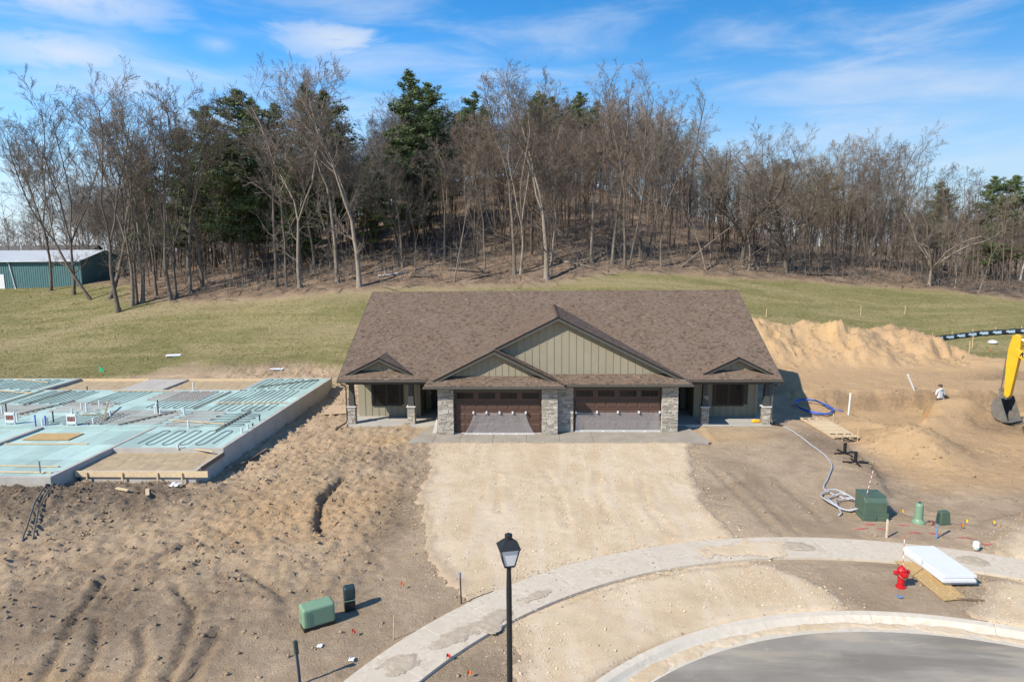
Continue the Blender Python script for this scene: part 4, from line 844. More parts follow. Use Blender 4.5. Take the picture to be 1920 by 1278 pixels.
# ------------------------------------------------------------------ foundation of the next house
m_conc = concrete_mat('foundation_concrete', (.36, .34, .305), (.46, .44, .40), .30, (.30, .24, .18))
m_foam = M('aqua_foam_board', (.345, .475, .435), .7, .14, .5, 50, .08, objvar=.16, dirt=.30, dirtc=(.36, .40, .36))
m_pex = M('grey_blue_tubing', (.040, .055, .075), .5, .1, 5, 50, .0); m_pexr = M('red_tubing', (.30, .075, .055), .5, .1, 5, 50, .0)
m_lumber = M('fresh_lumber', (.560, .430, .265), .8, .15, 3, 60, .1, objvar=.10, stretch=(3, 3, 3)); m_oldwood = M('weathered_lumber', (.150, .105, .075), .9, .2, 3, 60, .2, objvar=.1)
m_osb = M('strand_board', (.420, .280, .120), .85, .35, 18, 60, .25); m_pvc = M('white_plastic_pipe', (.62, .64, .62), .45, .06, 3, 50, .0); m_black = M('black_plastic', (.012, .012, .012), .45, .1, 5, 50, .02); m_blue = M('blue_plastic', (.030, .090, .42), .45, .1, 5, 50, .0)
m_sand = M('damp_sand', (.355, .270, .165), .95, .18, 3, 30, .5)
m_film, nt, b = newmat('clear_plastic_film'); b.inputs['Base Color'].default_value = (.80, .80, .82, 1); b.inputs['Roughness'].default_value = .12; b.inputs['Specular IOR Level'].default_value = .8
out = [n for n in nt.nodes if n.type == 'OUTPUT_MATERIAL'][0]; tr = nd(nt, 'ShaderNodeBsdfTransparent'); mx = nd(nt, 'ShaderNodeMixShader'); mx.inputs[0].default_value = .18; nt.links.new(tr.outputs[0], mx.inputs[1]); nt.links.new(b.outputs[0], mx.inputs[2]); nt.links.new(mx.outputs[0], out.inputs[0])
fnd = thing('house_foundation', 'poured house foundation covered with aqua foam boards and heating tubes', 'foundation', (-29, 2, 0))
def fb(name, x0, x1, y0, y1, z0, z1, mat, bevel=.0): o = MB().box(x0 + 29, x1 + 29, y0 - 2, y1 - 2, z0, z1).build(name, mat, fnd, bevel=bevel); return o
FZ = .75; T = .2
for a in ((-16.55, -16.35, -7.7, 12.5), ): fb('wall', a[0], a[1], a[2] + 2.6, a[3], -.7, FZ, m_conc, .01)
fb('wall', -16.55, -16.35, -7.85, -5.102, -.7, .52, m_conc, .01); fb('wall', -41.8, -35.4, 12.3, 12.5, -.5, FZ, m_conc); fb('wall', -35.6, -35.4, 8.402, 12.298, -.5, FZ + .004, m_conc); fb('wall', -21.4, -16.552, 12.3, 12.5, -.5, FZ, m_conc); fb('wall', -21.4, -21.2, 8.402, 12.298, -.5, FZ + .004, m_conc)
fb('wall', -35.398, -21.402, 8.2, 8.4, -.5, FZ + .002, m_conc); fb('wall', -22.05, -21.85, -9.3, -1.402, -.7, FZ, m_conc, .01); fb('wall', -28.3, -28.05, -9.05, -1.402, -.6, FZ + .02, m_conc); fb('wall', -41.8, -22.052, -9.3, -9.1, -.7, FZ - .02, m_conc); fb('wall', -21.848, -16.552, -5.1, -4.9, -.5, FZ - .03, m_conc); fb('wall', -41.8, -21.85, -1.4, -1.2, -.5, FZ + .003, m_foam)
fb('wall', -42.0, -41.802, -9.3, 12.5, -.6, FZ, m_conc); fb('porch_wall', -21.6, -16.552, -7.85, -7.65, -.7, .50, m_conc)
fb('patio_slab', -30.2, -27.2, 8.402, 12.5, .2, .66, m_conc)
def foam_rect(x0, x1, y0, y1, z):
    x = x0
    while x < x1 - .05:
        w = min(1.22, x1 - x); y = y0
        while y < y1 - .05:
            h = min(2.44, y1 - y); o = bpy.data.objects.new('foam_board', FOAM); col.objects.link(o); o.parent = fnd; o.location = (x + w / 2 + 29, y + h / 2 - 2, z + random.uniform(-.006, .006)); o.scale = (w - .008, h - .008, .05); y += 2.44
        x += 1.22
FOAM = MB().box(-.5, .5, -.5, .5, -1, 0).mesh('foam_board', m_foam)
foam_rect(-41.8, -16.56, -1.2, 8.2, FZ - .01); foam_rect(-21.2, -16.56, 8.2, 12.3, FZ - .012); foam_rect(-41.8, -35.6, 8.2, 12.3, FZ - .012); foam_rect(-28.05, -22.05, -9.1, -1.4, FZ - .10); foam_rect(-41.8, -28.3, -9.1, -1.4, FZ - .10); foam_rect(-21.8, -16.56, -4.9, -1.2, FZ - .014)
def sandbed(x0, x1, y0, y1, z):
    X, Y = np.meshgrid(np.linspace(x0, x1, 60), np.linspace(y0, y1, 40)); me, u_ = grid_mesh('sand_bed', X + 29, Y - 2, z + .06 * (fbm(X * 1.5, Y * 1.5, 161, 4) - .5) - .03 * sstep(.42, .5, np.abs((X * 1.1 + Y * .25) % 1.0 - .5))); me.materials.append(m_sand); o = link('sand_bed', me, fnd)
sandbed(-21.85, -16.55, -7.65, -5.1, .50); sandbed(-35.4, -30.2, 8.4, 12.45, .55); sandbed(-27.2, -21.4, 8.4, 12.45, .55)
fb('form_board', -35.4, -30.2, 12.46, 12.50, .45, .72, m_lumber); fb('form_board', -27.2, -21.4, 12.46, 12.50, .45, .72, m_lumber)
fb('form_board', -21.75, -15.75, -7.95, -7.91, .28, .56, m_lumber); fb('form_board', -16.30, -16.26, -7.5, -5.2, .40, .60, m_oldwood)
for x in (-21.2, -19.6, -18.0, -16.9): fb('form_stake', x - .03, x + .03, -8.01, -7.955, -.2, .50, m_lumber)
def loop(x0, x1, y0, y1, sp, mat, along='y', lead=None, z=FZ + .012, rad=.016):
    pts = []; k = 0; span = (x0, x1) if along == 'y' else (y0, y1); t = span[0]
    lo, hi = (y0, y1) if along == 'y' else (x0, x1); r_ = sp / 2
    while t <= span[1] + 1e-6:
        w_ = random.uniform(-.25, .25); a, b_ = (lo + r_, hi - r_) if k % 2 == 0 else (hi - r_, lo + r_); sg = 1 if k % 2 == 0 else -1
        for f in np.linspace(0, 1, 5): s_ = a + (b_ - a) * f; pts.append((t + random.gauss(0, .008), s_) if along == 'y' else (s_, t + random.gauss(0, .008)))
        if t + sp <= span[1] + 1e-6:
            for q in range(1, 6): an = math.pi * q / 6; c0 = t + r_ - r_ * math.cos(an); s_ = b_ + sg * r_ * math.sin(an); pts.append((c0, s_) if along == 'y' else (s_, c0))
        t += sp; k += 1
    if lead: pts = lead + pts
    MB().tube([(x + 29, y - 2, z) for x, y in pts], rad, 5).build('heating_tube', mat, fnd, smooth=True)
loop(-20.9, -17.1, 8.7, 12.0, .38, m_pex); loop(-21.2, -17.2, 4.5, 8.2, .33, m_pex); loop(-20.8, -17.0, 2.3, 4.3, .40, m_pex); loop(-21.0, -16.95, -4.6, -2.0, .42, m_pex); loop(-19.6, -17.2, -1.0, 1.6, .36, m_pex, 'x'); loop(-25.0, -22.2, 3.0, 7.8, .34, m_pex); loop(-29.4, -27.0, 4.0, 8.0, .36, m_pex)
loop(-34.2, -30.6, 4.2, 7.9, .33, m_pex); loop(-41.2, -36.0, 8.6, 11.9, .36, m_pex); loop(-41.2, -35.6, 3.0, 8.0, .36, m_pex); loop(-26.5, -22.0, -.6, 2.6, .30, m_pexr, 'x', rad=.011); loop(-34.5, -31.0, .6, 3.8, .32, m_pexr, 'x', rad=.011); loop(-26.2, -22.6, 5.0, 7.9, .30, m_pexr, 'x', rad=.011, z=FZ + .03); loop(-30.5, -27.2, 2.0, 4.6, .3, m_pexr, 'x', rad=.011, z=FZ + .03); loop(-21.6, -19.4, -1.2, 2.2, .34, m_pexr, 'x', rad=.011, z=FZ + .03); loop(-28.4, -25.0, -.9, 1.6, .34, m_pex, 'y', z=FZ + .05)
CREAM = [(-27.9, -4.25, -23.65, -4.22), (-26.29, -7.59, -22.61, -7.73), (-25.16, -8.44, -22.36, -8.54), (-40.04, 12.07, -36.62, 10.68), (-39.28, 8.3, -35.14, 7.11), (-30.08, 7.83, -25.87, 7.82), (-27.78, 1.25, -26.78, 1.37), (-20.44, -4.05, -16.7, -5.45), (-21.27, 4.29, -16.69, 4.3), (-21.74, 0.02, -18.29, -0.76)]
BROWN = [(-31.54, 1.35, -30.56, 4.8), (-33.08, 3.66, -33.03, 7.99), (-24.09, -1.01, -22.51, 2.01), (-34.74, 3.91, -35.0, 7.99), (-21.84, 2.73, -21.75, 7.58), (-18.13, -2.15, -18.1, 2.16), (-20.45, 9.08, -17.08, 11.61), (-25.57, 0.0, -27.22, 3.07)]
STUBS = [('p', -32.86, 1.76, 0.5), ('k', -32.97, 2.21, 0.51), ('p', -30.61, 0.06, 0.48), ('b', -28.65, -1.12, 0.67), ('p', -28.34, -1.02, 0.44), ('b', -28.16, -1.02, 0.6), ('p', -28.13, -0.92, 0.47), ('k', -28.22, -0.34, 0.69), ('p', -28.63, 1.77, 0.33), ('p', -28.67, 2.68, 0.45), ('p', -28.05, 2.22, 0.56), ('p', -28.19, 3.63, 0.41), ('p', -27.67, 3.63, 0.29), ('p', -25.76, 0.91, 0.43), ('p', -25.68, -0.72, 0.42), ('p', -23.63, 1.78, 0.5), ('p', -23.52, 1.78, 0.66), ('k', -23.57, 2.01, 0.78), ('p', -23.19, 1.56, 0.33), ('k', -32.07, 8.23, 0.32), ('g', -22.77, -8.67, 0.54), ('p', -21.77, 1.57, 0.38), ('p', -24.62, 8.21, 0.58), ('p', -19.95, -1.45, 0.46), ('p', -16.65, -2.34, 0.3), ('p', -16.68, -1.53, 0.28), ('k', -16.71, 0.12, 0.32), ('k', -16.65, -0.96, 0.18), ('p', -18.57, -5.12, 0.25), ('p', -22.1, 2.01, 0.33)]
LB = ['front garage, just below the strand board sheet', 'front garage, second from the slab edge', 'front garage, nearest to the slab edge', 'far left corner of the slab among tubes', 'left side of the slab below the far corner', 'middle of the slab along its back edge', 'right behind the white and red manifold stand', 'front right room of the slab beside the sand bed', 'right half of the slab across many tubes', 'right half of the slab, slightly askew']
for (x0, y0, x1, y1), lab in zip(CREAM, LB):
    z = FZ + .05 if y0 > -4 else FZ - .06
    o = MB().bar((0, 0, 0), (x1 - x0, y1 - y0, 0), .09, .04).build('lumber', m_lumber, None, bevel=.004, loc=(x0, y0, z)); tag(o, 'pale lumber lying in the ' + lab, 'lumber', 'boards lying on the foundation')
LB2 = ['left middle of the slab, pointing to the tall stub pipes', 'left back of the slab beside tube loops', 'middle of the slab right of the manifold stand', 'far left of the slab', 'centre back of the slab', 'right half of the slab near its long edge', 'back right corner of the slab', 'middle of the slab, propped up at one end']
for i, ((x0, y0, x1, y1), lab) in enumerate(zip(BROWN, LB2)):
    o = MB().bar((0, 0, 0), (x1 - x0, y1 - y0, .45 if i == 7 else 0), .09, .05).build('lumber', m_oldwood if i != 7 else M('olive_plank', (.26, .23, .13), .8), None, bevel=.004, loc=(x0, y0, FZ + .06)); tag(o, 'brown weathered lumber at the ' + lab, 'lumber', 'boards lying on the foundation')
for k, x, y, h in STUBS:
    mt = {'p': m_pvc, 'k': m_black, 'b': m_blue, 'g': M('grey_post', (.3, .3, .29), .7)}[k]; rr = .05 if k == 'p' else .035; mb = MB(); mb.lathe([(rr, 0), (rr, h - .06), (rr * 1.25, h - .06), (rr * 1.25, h), (rr * .9, h)], 10, (x + 29, y - 2, FZ - .05))
    mb.build('pipe_stub', mt, fnd, smooth=False)
for (x, y), lab in (((-30.4, -.7), 'white framed heating manifold with red valves at the left picture edge'), ((-26.7, -1.0), 'white framed heating manifold with red valves beside the garage slab')):
    t = thing('heating_manifold', lab, 'manifold', (x, y, FZ), .05, 'heating manifolds')
    for sx_ in (-.24, .24): MB().box(sx_ - .025, sx_ + .025, -.03, .03, -.02, .72).build('post', m_pvc, t)
    for z in (.16, .58): MB().box(-.26, .26, -.05, .05, z - .07, z + .07).build('header', m_pvc, t, bevel=.01)
    for q in range(5): MB().lathe([(.028, 0), (.028, .24)], 8, (-.16 + q * .08, -.01, .25)).build('valve', m_pexr, t)
t = thing('strand_board_sheet', 'tan strand board sheet lying flat on the aqua garage slab', 'board', (-26.35, -2.95, FZ - .075), .01); MB().box(-1.22, 1.22, -.61, .61, 0, .03).build('sheet', m_osb, t)

# ------------------------------------------------------------------ small site things
m_xfmr = M('dark_green_enamel', (.066, .108, .076), .45, .10, 3, 60, .03, dirt=.25, dirtc=(.12, .12, .09)); m_sage = M('sage_green_plastic', (.165, .270, .175), .5, .06, 3, 60, .03, dirt=.15, dirtc=(.2, .2, .14)); m_navy = M('dark_teal_plastic', (.018, .038, .042), .4, .1, 3, 60, .03)
m_red = M('hydrant_red', (.44, .010, .014), .35, .10, 4, 60, .04, dirt=.12, dirtc=(.3, .05, .04)); m_white = M('white_foam', (.60, .615, .64), .6, .03, 3, 80, .03); m_wood = M('stake_wood', (.52, .38, .22), .85, .15, 5, 60, .1)
# green low cabinet, left
t = thing('utility_cabinet', 'sage green low utility cabinet with vent ribs near the left sidewalk', 'cabinet', (-7.30, -18.95, gz(-7.3, -18.95)), R(33))
MB().box(-.42, .42, -.23, .23, -.1, .12).build('plinth', m_black, t); bm_ = MB(); bm_.box(-.44, .44, -.25, .25, .10, .66); bm_.build('cover', m_sage, t, bevel=.07, seg=4)
for q in range(8): MB().box(-.36, -.26, -.262, -.245, .16 + q * .055, .19 + q * .055).build('vent_rib', m_sage, t)
MB().box(-.455, -.44, -.05, .05, .32, .44).build('latch', m_sage, t)
t = thing('cable_pedestal', 'dark teal rounded cable pedestal beside the sage green cabinet', 'pedestal', (-6.62, -18.15, gz(-6.62, -18.15)), R(25)); MB().box(-.15, .15, -.12, .12, -.1, .34).build('base', m_black, t, bevel=.02); MB().box(-.165, .165, -.135, .135, .32, .72).build('hood', m_navy, t, bevel=.07, seg=4); MB().box(-.17, .17, -.14, -.13, .31, .335).build('seam', m_sage, t)
# transformer, right
t = thing('pad_transformer', 'big dark green pad transformer with a grey conduit coil at its side', 'transformer', (11.52, -11.05, gz(11.5, -11)), R(-4))
MB().box(-.46, .44, -.62, .42, -.15, .14).build('pad', m_xfmr, t, bevel=.02); mb = MB(); mb.prism([(-.40, -.55, .14), (-.40, .38, .14), (-.40, .38, .86), (-.40, -.40, .86), (-.40, -.55, .70)], (.80, 0, 0)); mb.build('tank', m_xfmr, t, bevel=.015)
MB().box(-.46, .46, -.60, -.56, .10, .30).build('sill', m_xfmr, t, bevel=.01); MB().box(-.06, .0, -.66, -.60, .06, .20).build('latch', m_xfmr, t, bevel=.01); MB().box(-.42, .42, -.42, .40, .86, .88).build('lid', m_xfmr, t, bevel=.008)
t = thing('round_pedestal', 'sage green round pedestal with a flared foot right of the transformer', 'pedestal', (13.01, -11.7, gz(13.01, -11.7))); MB().lathe([(.24, 0), (.235, .05), (.18, .10), (.15, .16), (.145, .68), (.12, .74), (.05, .76)], 18).build('body', m_sage, t, smooth=False); MB().lathe([(.05, .76), (.04, .80)], 8).build('cap', m_navy, t)
t = thing('low_pedestal', 'low dark green box pedestal right of the round pedestal', 'pedestal', (13.88, -11.75, gz(13.88, -11.75)), R(6)); MB().box(-.21, .21, -.16, .16, -.1, .04).build('base', m_xfmr, t); mb = MB(); mb.add([(-.20, -.15, .03), (.20, -.15, .03), (.20, .15, .03), (-.20, .15, .03), (-.17, -.12, .50), (.17, -.12, .50), (.17, .12, .50), (-.17, .12, .50)], [(0, 3, 2, 1), (4, 5, 6, 7), (0, 1, 5, 4), (1, 2, 6, 5), (2, 3, 7, 6), (3, 0, 4, 7)]); mb.build('hood', m_xfmr, t, bevel=.03, seg=3)
# hydrant
hx, hy = 9.76, -16.62; t = thing('fire_hydrant', 'red fire hydrant on the verge beside the white foam panels', 'hydrant', (hx, hy, gz(hx, hy)), R(10)); t.scale = (.87, .87, .87)
MB().lathe([(.17, -.1), (.17, .04), (.12, .05), (.115, .10)], 16).build('foot_flange', m_red, t, smooth=False); MB().lathe([(.115, .08), (.115, .40), (.155, .41), (.155, .45), (.13, .46)], 16).build('barrel', m_red, t)
MB().lathe([(.13, .45), (.14, .52), (.14, .60), (.16, .61), (.16, .64), (.12, .69), (.07, .74), (.03, .76)], 16).build('bonnet', m_red, t); MB().lathe([(.03, .75), (.03, .81)], 5).build('operating_nut', m_red, t)
for s in (-1, 1): MB().lathe([(.062, .10), (.062, .20), (.078, .20), (.078, .26), (.03, .28), (.03, .31)], 12).build('side_nozzle', m_red, t, loc=(0, 0, .54), rot=(0, R(90 * s), 0))
MB().lathe([(.085, .10), (.085, .17), (.10, .17), (.10, .22), (.03, .24), (.03, .27)], 14).build('pumper_nozzle', m_red, t, loc=(0, 0, .52), rot=(R(90), 0, 0))
MB().tube([(-.20, -.06, .52), (-.12, -.16, .42), (0, -.2, .37), (.09, -.18, .44), (.13, -.13, .52)], .008, 5).build('chain', M('chain_metal', (.55, .50, .38), .4, .1, metal=.6), t)
def marker_rod(x, y, z0, H, dx, label):
    t = thing('marker_rod', label, 'rod', (x, y, z0), 0, 'red and white marker rods'); n = 12; ma, mb_ = M('rod_white', (.75, .73, .70), .5), M('rod_red', (.50, .10, .07), .5)
    for k in range(n): MB().tube([(dx * k / n, 0, H * k / n), (dx * (k + 1) / n, 0, H * (k + 1) / n)], .011, 6).build('band', mb_ if k % 2 else ma, t)
marker_rod(9.86, -16.50, gz(9.86, -16.5) + .1, 1.5, -.03, 'red and white marker rod rising beside the hydrant'); marker_rod(11.28, -11.2, gz(11.28, -11.2) + .75, 1.15, .22, 'red and white marker rod leaning from the transformer')
# foam panel stack on strand board
t = thing('foam_panels', 'stack of three white foam panels lying half on the sidewalk', 'foam panels', (11.45, -15.62, .05), R(2.5))
for k, (ox, oy, an) in enumerate(((.05, .06, .018), (-.03, -.03, -.012), (.02, .04, .012))):
    o = MB().box(-.50, .50, -1.02, 1.02, 0, .085).build('panel', m_white, t, bevel=.006); o.location = (ox, oy, .035 + k * .10); o.rotation_euler = (0, 0, an)
o = tag(MB().prism([(-.62, -1.55, 0), (.1, -1.5, 0), (.45, .6, 0), (-.42, .9, 0)], (0, 0, .018)).build('strand_board', m_osb, None, loc=(10.95, -15.85, .045), rot=(R(.6), R(.4), R(8))), 'orange tan strand board under the white foam panels', 'board')
tag(MB().bar((0, 0, 0), (1.0, -.14, .0), .05, .04).build('dark_board', m_oldwood, None, loc=(10.72, -17.28, gz(11, -17.3) + .03)), 'thin dark board on the verge below the foam panels', 'board')
t = thing('paper_cup', 'crumpled white bag lying at the sidewalk edge on the right', 'litter', (13.62, -14.05, .03)); MB().lathe([(.075, 0), (.11, .1), (.10, .24), (.07, .28)], 9).build('bag', M('pale_green_white', (.62, .68, .62), .6, .25, 12), t)
# stakes
def stake(x, y, H, mat, label, top=None, w=.032, tilt=(0, 0), group='survey stakes', flagc=None):
    t = thing('survey_stake', label, 'stake', (x, y, gz(x, y)), random.uniform(0, 1), group); t.rotation_euler = (tilt[0], tilt[1], t.rotation_euler.z); mb = MB(); mb.prism([(-w / 2, -w / 2, .0), (w / 2, -w / 2, 0), (w / 2, w / 2, 0), (-w / 2, w / 2, 0)], (0, 0, H)); mb.build('shaft', mat, t)
    MB().add([(0, 0, -.12)], []) ; 
    if top: MB().box(-w * .8, w * .8, -w * .8, w * .8, H - top[1], H + .012).build('painted_top', top[0], t)
m_paleblue = M('stake_blue', (.10, .20, .38), .6); m_dkblue = M('stake_dark_blue', (.020, .045, .075), .5)
stake(-6.88, -21.55, 1.15, m_dkblue, 'dark blue stake at the bottom edge left of the sidewalk', (m_navy, .32), .05, (0, R(-3))); stake(-3.44, -17.75, .96, m_black, 'thin black stake with a blue tip at the driveway corner', (m_paleblue, .12), .028, (0, R(-2))); stake(-5.05, -19.6, .68, m_wood, 'thin wooden stick between green cabinet and sidewalk', None, .022, (0, R(4)))
stake(11.13, -13.1, .68, M('stake_pale', (.62, .50, .38), .7), 'pale wooden stake in front of the transformer', None, .05); stake(12.83, -13.15, .9, m_paleblue, 'blue stake with a black wrapped top before the low pedestal', (m_navy, .34), .045, (0, R(2)))
stake(16.04, 2.53, .8, m_wood, 'wooden stake behind the wooden pallet', None, .035); stake(15.94, -.67, .8, m_wood, 'wooden stake at the front corner of the wooden pallet', None, .04); stake(21.95, 3.53, .75, m_wood, 'orange tinted stake on the earth hump before the worker', (M('stake_orange', (.55, .22, .08), .7), .4), .04)
stake(21.45, 30.4, .85, m_wood, 'stake on the lawn nearest the roof on the right', None, .05); stake(31.9, 33.2, .95, m_wood, 'middle stake of the three on the right lawn', None, .05); stake(36.9, 34.3, .95, m_wood, 'right stake of the three on the right lawn', None, .05); stake(-25.95, 25.3, .8, m_wood, 'stake alone on the left lawn', None, .05)
stake(33.85, 19.8, .7, m_wood, 'short stake at the dirt edge before the banner fence', None, .06); stake(35.07, 20.75, 1.1, m_wood, 'tall stake at the dirt edge before the banner fence', None, .05); stake(38.6, 25.9, 1.2, m_wood, 'stake standing close in front of the banner fence', None, .05)
stake(13.35, -11.95, .22, M('stake_red', (.45, .12, .08), .7), 'short pinkish stake between the two pedestals', None, .04)
def pvc(x, y, H, dx, label):
    t = thing('plastic_pipe', label, 'pipe', (x, y, gz(x, y)), 0, 'white pipes standing in the pit'); MB().tube([(0, 0, -.05), (dx, 0, H)], .055, 10).build('pipe', m_pvc, t, smooth=False); MB().tube([(dx * .9, 0, H * .93), (dx, 0, H)], .065, 10).build('collar', m_pvc, t)
pvc(17.9, 4.7, 1.35, .06, 'white plastic pipe standing upright beside the blue coil'); pvc(24.6, 9.7, 1.1, -.55, 'white plastic pipe leaning left near the worker')
# flags
def flag(x, y, c, label, sz=.10):
    t = thing('marker_flag', label, 'flag', (x, y, gz(x, y)), random.uniform(-.6, .6), 'small marker flags'); MB().tube([(0, 0, 0), (.02, 0, .22)], .005, 4).build('wire', m_black, t)
    mb = MB(); n = 5; vs = []
    for i in range(n + 1):
        for j in (0, 1): vs.append((.02 + sz * i / n, .03 * math.sin(i * 1.3), .13 + .09 * j - .03 * i / n))
    mb.add(vs, [(2 * i, 2 * i + 2, 2 * i + 3, 2 * i + 1) for i in range(n)]); o = mb.build('cloth', c, t); o.modifiers.new('thick', 'SOLIDIFY').thickness = .003
fr, fo, fy = M('flag_red', (.65, .03, .03), .6), M('flag_orange', (.75, .16, .03), .6), M('flag_yellow', (.75, .50, .02), .6)
flag(-6.19, -19.5, fr, 'red flag right below the green cabinet'); flag(-3.52, -20.55, fr, 'red flag at the inner edge of the sidewalk'); flag(-2.92, -21.25, fo, 'orange flag left of the lamp post at the bottom'); flag(-5.37, -16.98, fo, 'orange flag on the clay left of the driveway'); flag(13.03, -10.5, fy, 'yellow flag behind the round pedestal'); flag(14.58, -11.9, fy, 'yellow flag right of the low pedestal'); flag(15.51, -12.0, fy, 'rightmost yellow flag at the gravel'); flag(39.3, 24.7, fo, 'orange marker in front of the banner fence', .3); flag(14.2, -12.3, fo, 'orange flag just below the low pedestal')
# sprayed utility marks
m_spray = M('red_marking_paint', (.42, .11, .09), .9, .2, 30, 60, .2)
PM = ['touching the front of the transformer', 'just below the transformer, left of the pale stake', 'left below the transformer', 'between the transformer and the round pedestal', 'below the gap between transformer and round pedestal', 'below the round pedestal', 'right of the blue stake, longest one', 'nearest the right gravel drive']
for k, (x, y, L, a) in enumerate(((11.1, -11.95, .5, .1), (11.35, -12.4, .5, -.3), (10.6, -12.35, .6, .2), (12.3, -12.0, .45, -.1), (12.35, -12.7, .5, .1), (13.0, -12.75, .45, -.15), (13.9, -13.1, .7, -.1), (14.3, -13.45, .6, -.3))):
    n = 9; vs = []; fs = []
    for i in range(n):
        f = i / (n - 1); w_ = (.05 + .04 * random.random()) * math.sin(math.pi * min(.95, max(.05, f)))
        for sgn in (-1, 1): px = x + (f - .5) * L * math.cos(a) - sgn * w_ * math.sin(a); py = y + (f - .5) * L * math.sin(a) + sgn * w_ * math.cos(a); vs.append((px, py, gz(px, py) + .012))
    fs = [(2 * i, 2 * i + 2, 2 * i + 3, 2 * i + 1) for i in range(n - 1)]; mb = MB(); mb.add(vs, fs); tag(mb.build('paint_mark', m_spray), 'red sprayed mark on the earth ' + PM[k], 'paint mark', 'sprayed utility marks')
# conduit: run from the house and a coil by the transformer
def ground_tube(name, pts, r, mat, label, cat, lift=.0, n=8):
    P = [Vector((x, y, 0)) for x, y in pts]; out_ = []
    for i in range(len(P) - 1):
        p0, p1, p2, p3 = P[max(i - 1, 0)], P[i], P[i + 1], P[min(i + 2, len(P) - 1)]
        for k in range(7):
            t = k / 7; q = .5 * ((2 * p1) + (p2 - p0) * t + (2 * p0 - 5 * p1 + 4 * p2 - p3) * t * t + (-p0 + 3 * p1 - 3 * p2 + p3) * t ** 3); out_.append((q.x, q.y, gmax(q.x, q.y, .12) + r + lift))
    out_.append((P[-1].x, P[-1].y, gz(P[-1].x, P[-1].y) + r)); o = MB().tube(out_, r, n).build(name, mat, smooth=True); return tag(o, label, cat)
m_conduit = M('grey_conduit', (.36, .37, .40), .45, .06, 3, 50, .0)
ground_tube('conduit', [(12.35, 2.6), (12.9, 1.6), (13.0, -.5), (13.0, -2.9), (12.7, -5.0), (11.8, -6.8), (11.0, -8.2), (11.1, -9.0), (11.45, -9.6)], .038, m_conduit, 'grey conduit snaking over the earth from the right porch', 'conduit')
pts = []
for k in range(34):
    a = R(20) + 2 * math.pi * k / 14; rx, ry = .72 - .006 * k, 1.0 - .012 * k; pts.append((10.95 + rx * math.cos(a) + .004 * k, -9.75 + ry * math.sin(a) - .02 * k, .06 + .16 * abs(math.sin(k * .7)) + gz(11, -9.7)))
pts += [(10.5, -11.0, gz(10.5, -11) + .06), (10.3, -11.2, gz(10.3, -11.2) + .05)]
tag(MB().tube(pts, .034, 8).build('conduit_coil', m_conduit, smooth=True), 'loose coil of grey conduit left of the transformer', 'conduit')
ground_tube('black_pipe', [(12.4, 2.5), (12.0, 3.0), (12.9, 1.7)], .055, m_black, 'black sleeve of pipe at the right porch corner', 'pipe', .03)
# blue coil
for k, (cx, cy, rx, ry, z, lab) in enumerate(((16.3, 6.0, .95, 1.6, .05, 'blue water tube coil'), )):
    pts = [(cx + (rx + .05 * math.sin(i * .9)) * math.cos(i * .42), cy + (ry + .08 * math.cos(i * .7)) * math.sin(i * .42), gz(cx + rx * math.cos(i * .42), cy + ry * math.sin(i * .42)) + .12 + .03 * (i // 15) + .06 * (1 + math.sin(i * .42))) for i in range(48)] + [(17.4, 5.7, gz(17.4, 5.7) + .12), (17.8, 5.2, gz(17.8, 5.2) + .08)]
    tag(MB().tube(pts, .03, 6).build('tube_coil', m_blue, smooth=True), 'loose coil of bright blue tubing half in the house shadow', 'tube')
# pallet
t = thing('wooden_pallet', 'long pale wooden pallet lying right of the house', 'pallet', (15.2, 1.25, gz(15.2, 1.25) + .05), R(2.5))
for x in (-.64, -.22, .2, .62): MB().box(x - .03, x + .03, -2.05, 2.05, 0, .09).build('stringer', m_lumber, t)
for y in (-2.0, -1.72, -1.30, -1.05, -.80, -.55, -.30, -.05, .20, .45, .70, .95, 1.2, 1.52, 1.98): MB().box(-.70, .68, y - .105 if abs(y) < 1.4 else y - .07, y + .105 if abs(y) < 1.4 else y + .07, .092, .115).build('slat', m_lumber, t)
# black stands
for (x, y, rz, lab) in ((14.12, -3.22, .2, 'black cross footed stand nearer the wooden pallet'), (13.94, -4.73, -.1, 'black cross footed stand nearer the transformer')):
    t = thing('post_stand', lab, 'stand', (x, y, gz(x, y) + .03), rz, 'black stands'); t.scale = (.8, .8, .8); MB().lathe([(.10, 0), (.10, .66), (.085, .66), (.085, .60)], 12).build('socket', m_black, t)
    for a in (0, 90, 180, 270): MB().bar((.08 * math.cos(R(a)), .08 * math.sin(R(a)), .03), (.72 * math.cos(R(a)), .72 * math.sin(R(a)), .03), .09, .06).build('foot', m_black, t)
tag(MB().tube([(11.32, 2.45, .13), (11.5, 2.46, .15), (11.72, 2.45, .13), (11.84, 2.46, .13)], [.10, .11, .10, .08], 10).build('yellow_canister', M('yellow_plastic', (.75, .36, .02), .5), smooth=True), 'yellow plastic canister lying on the right porch', 'canister')
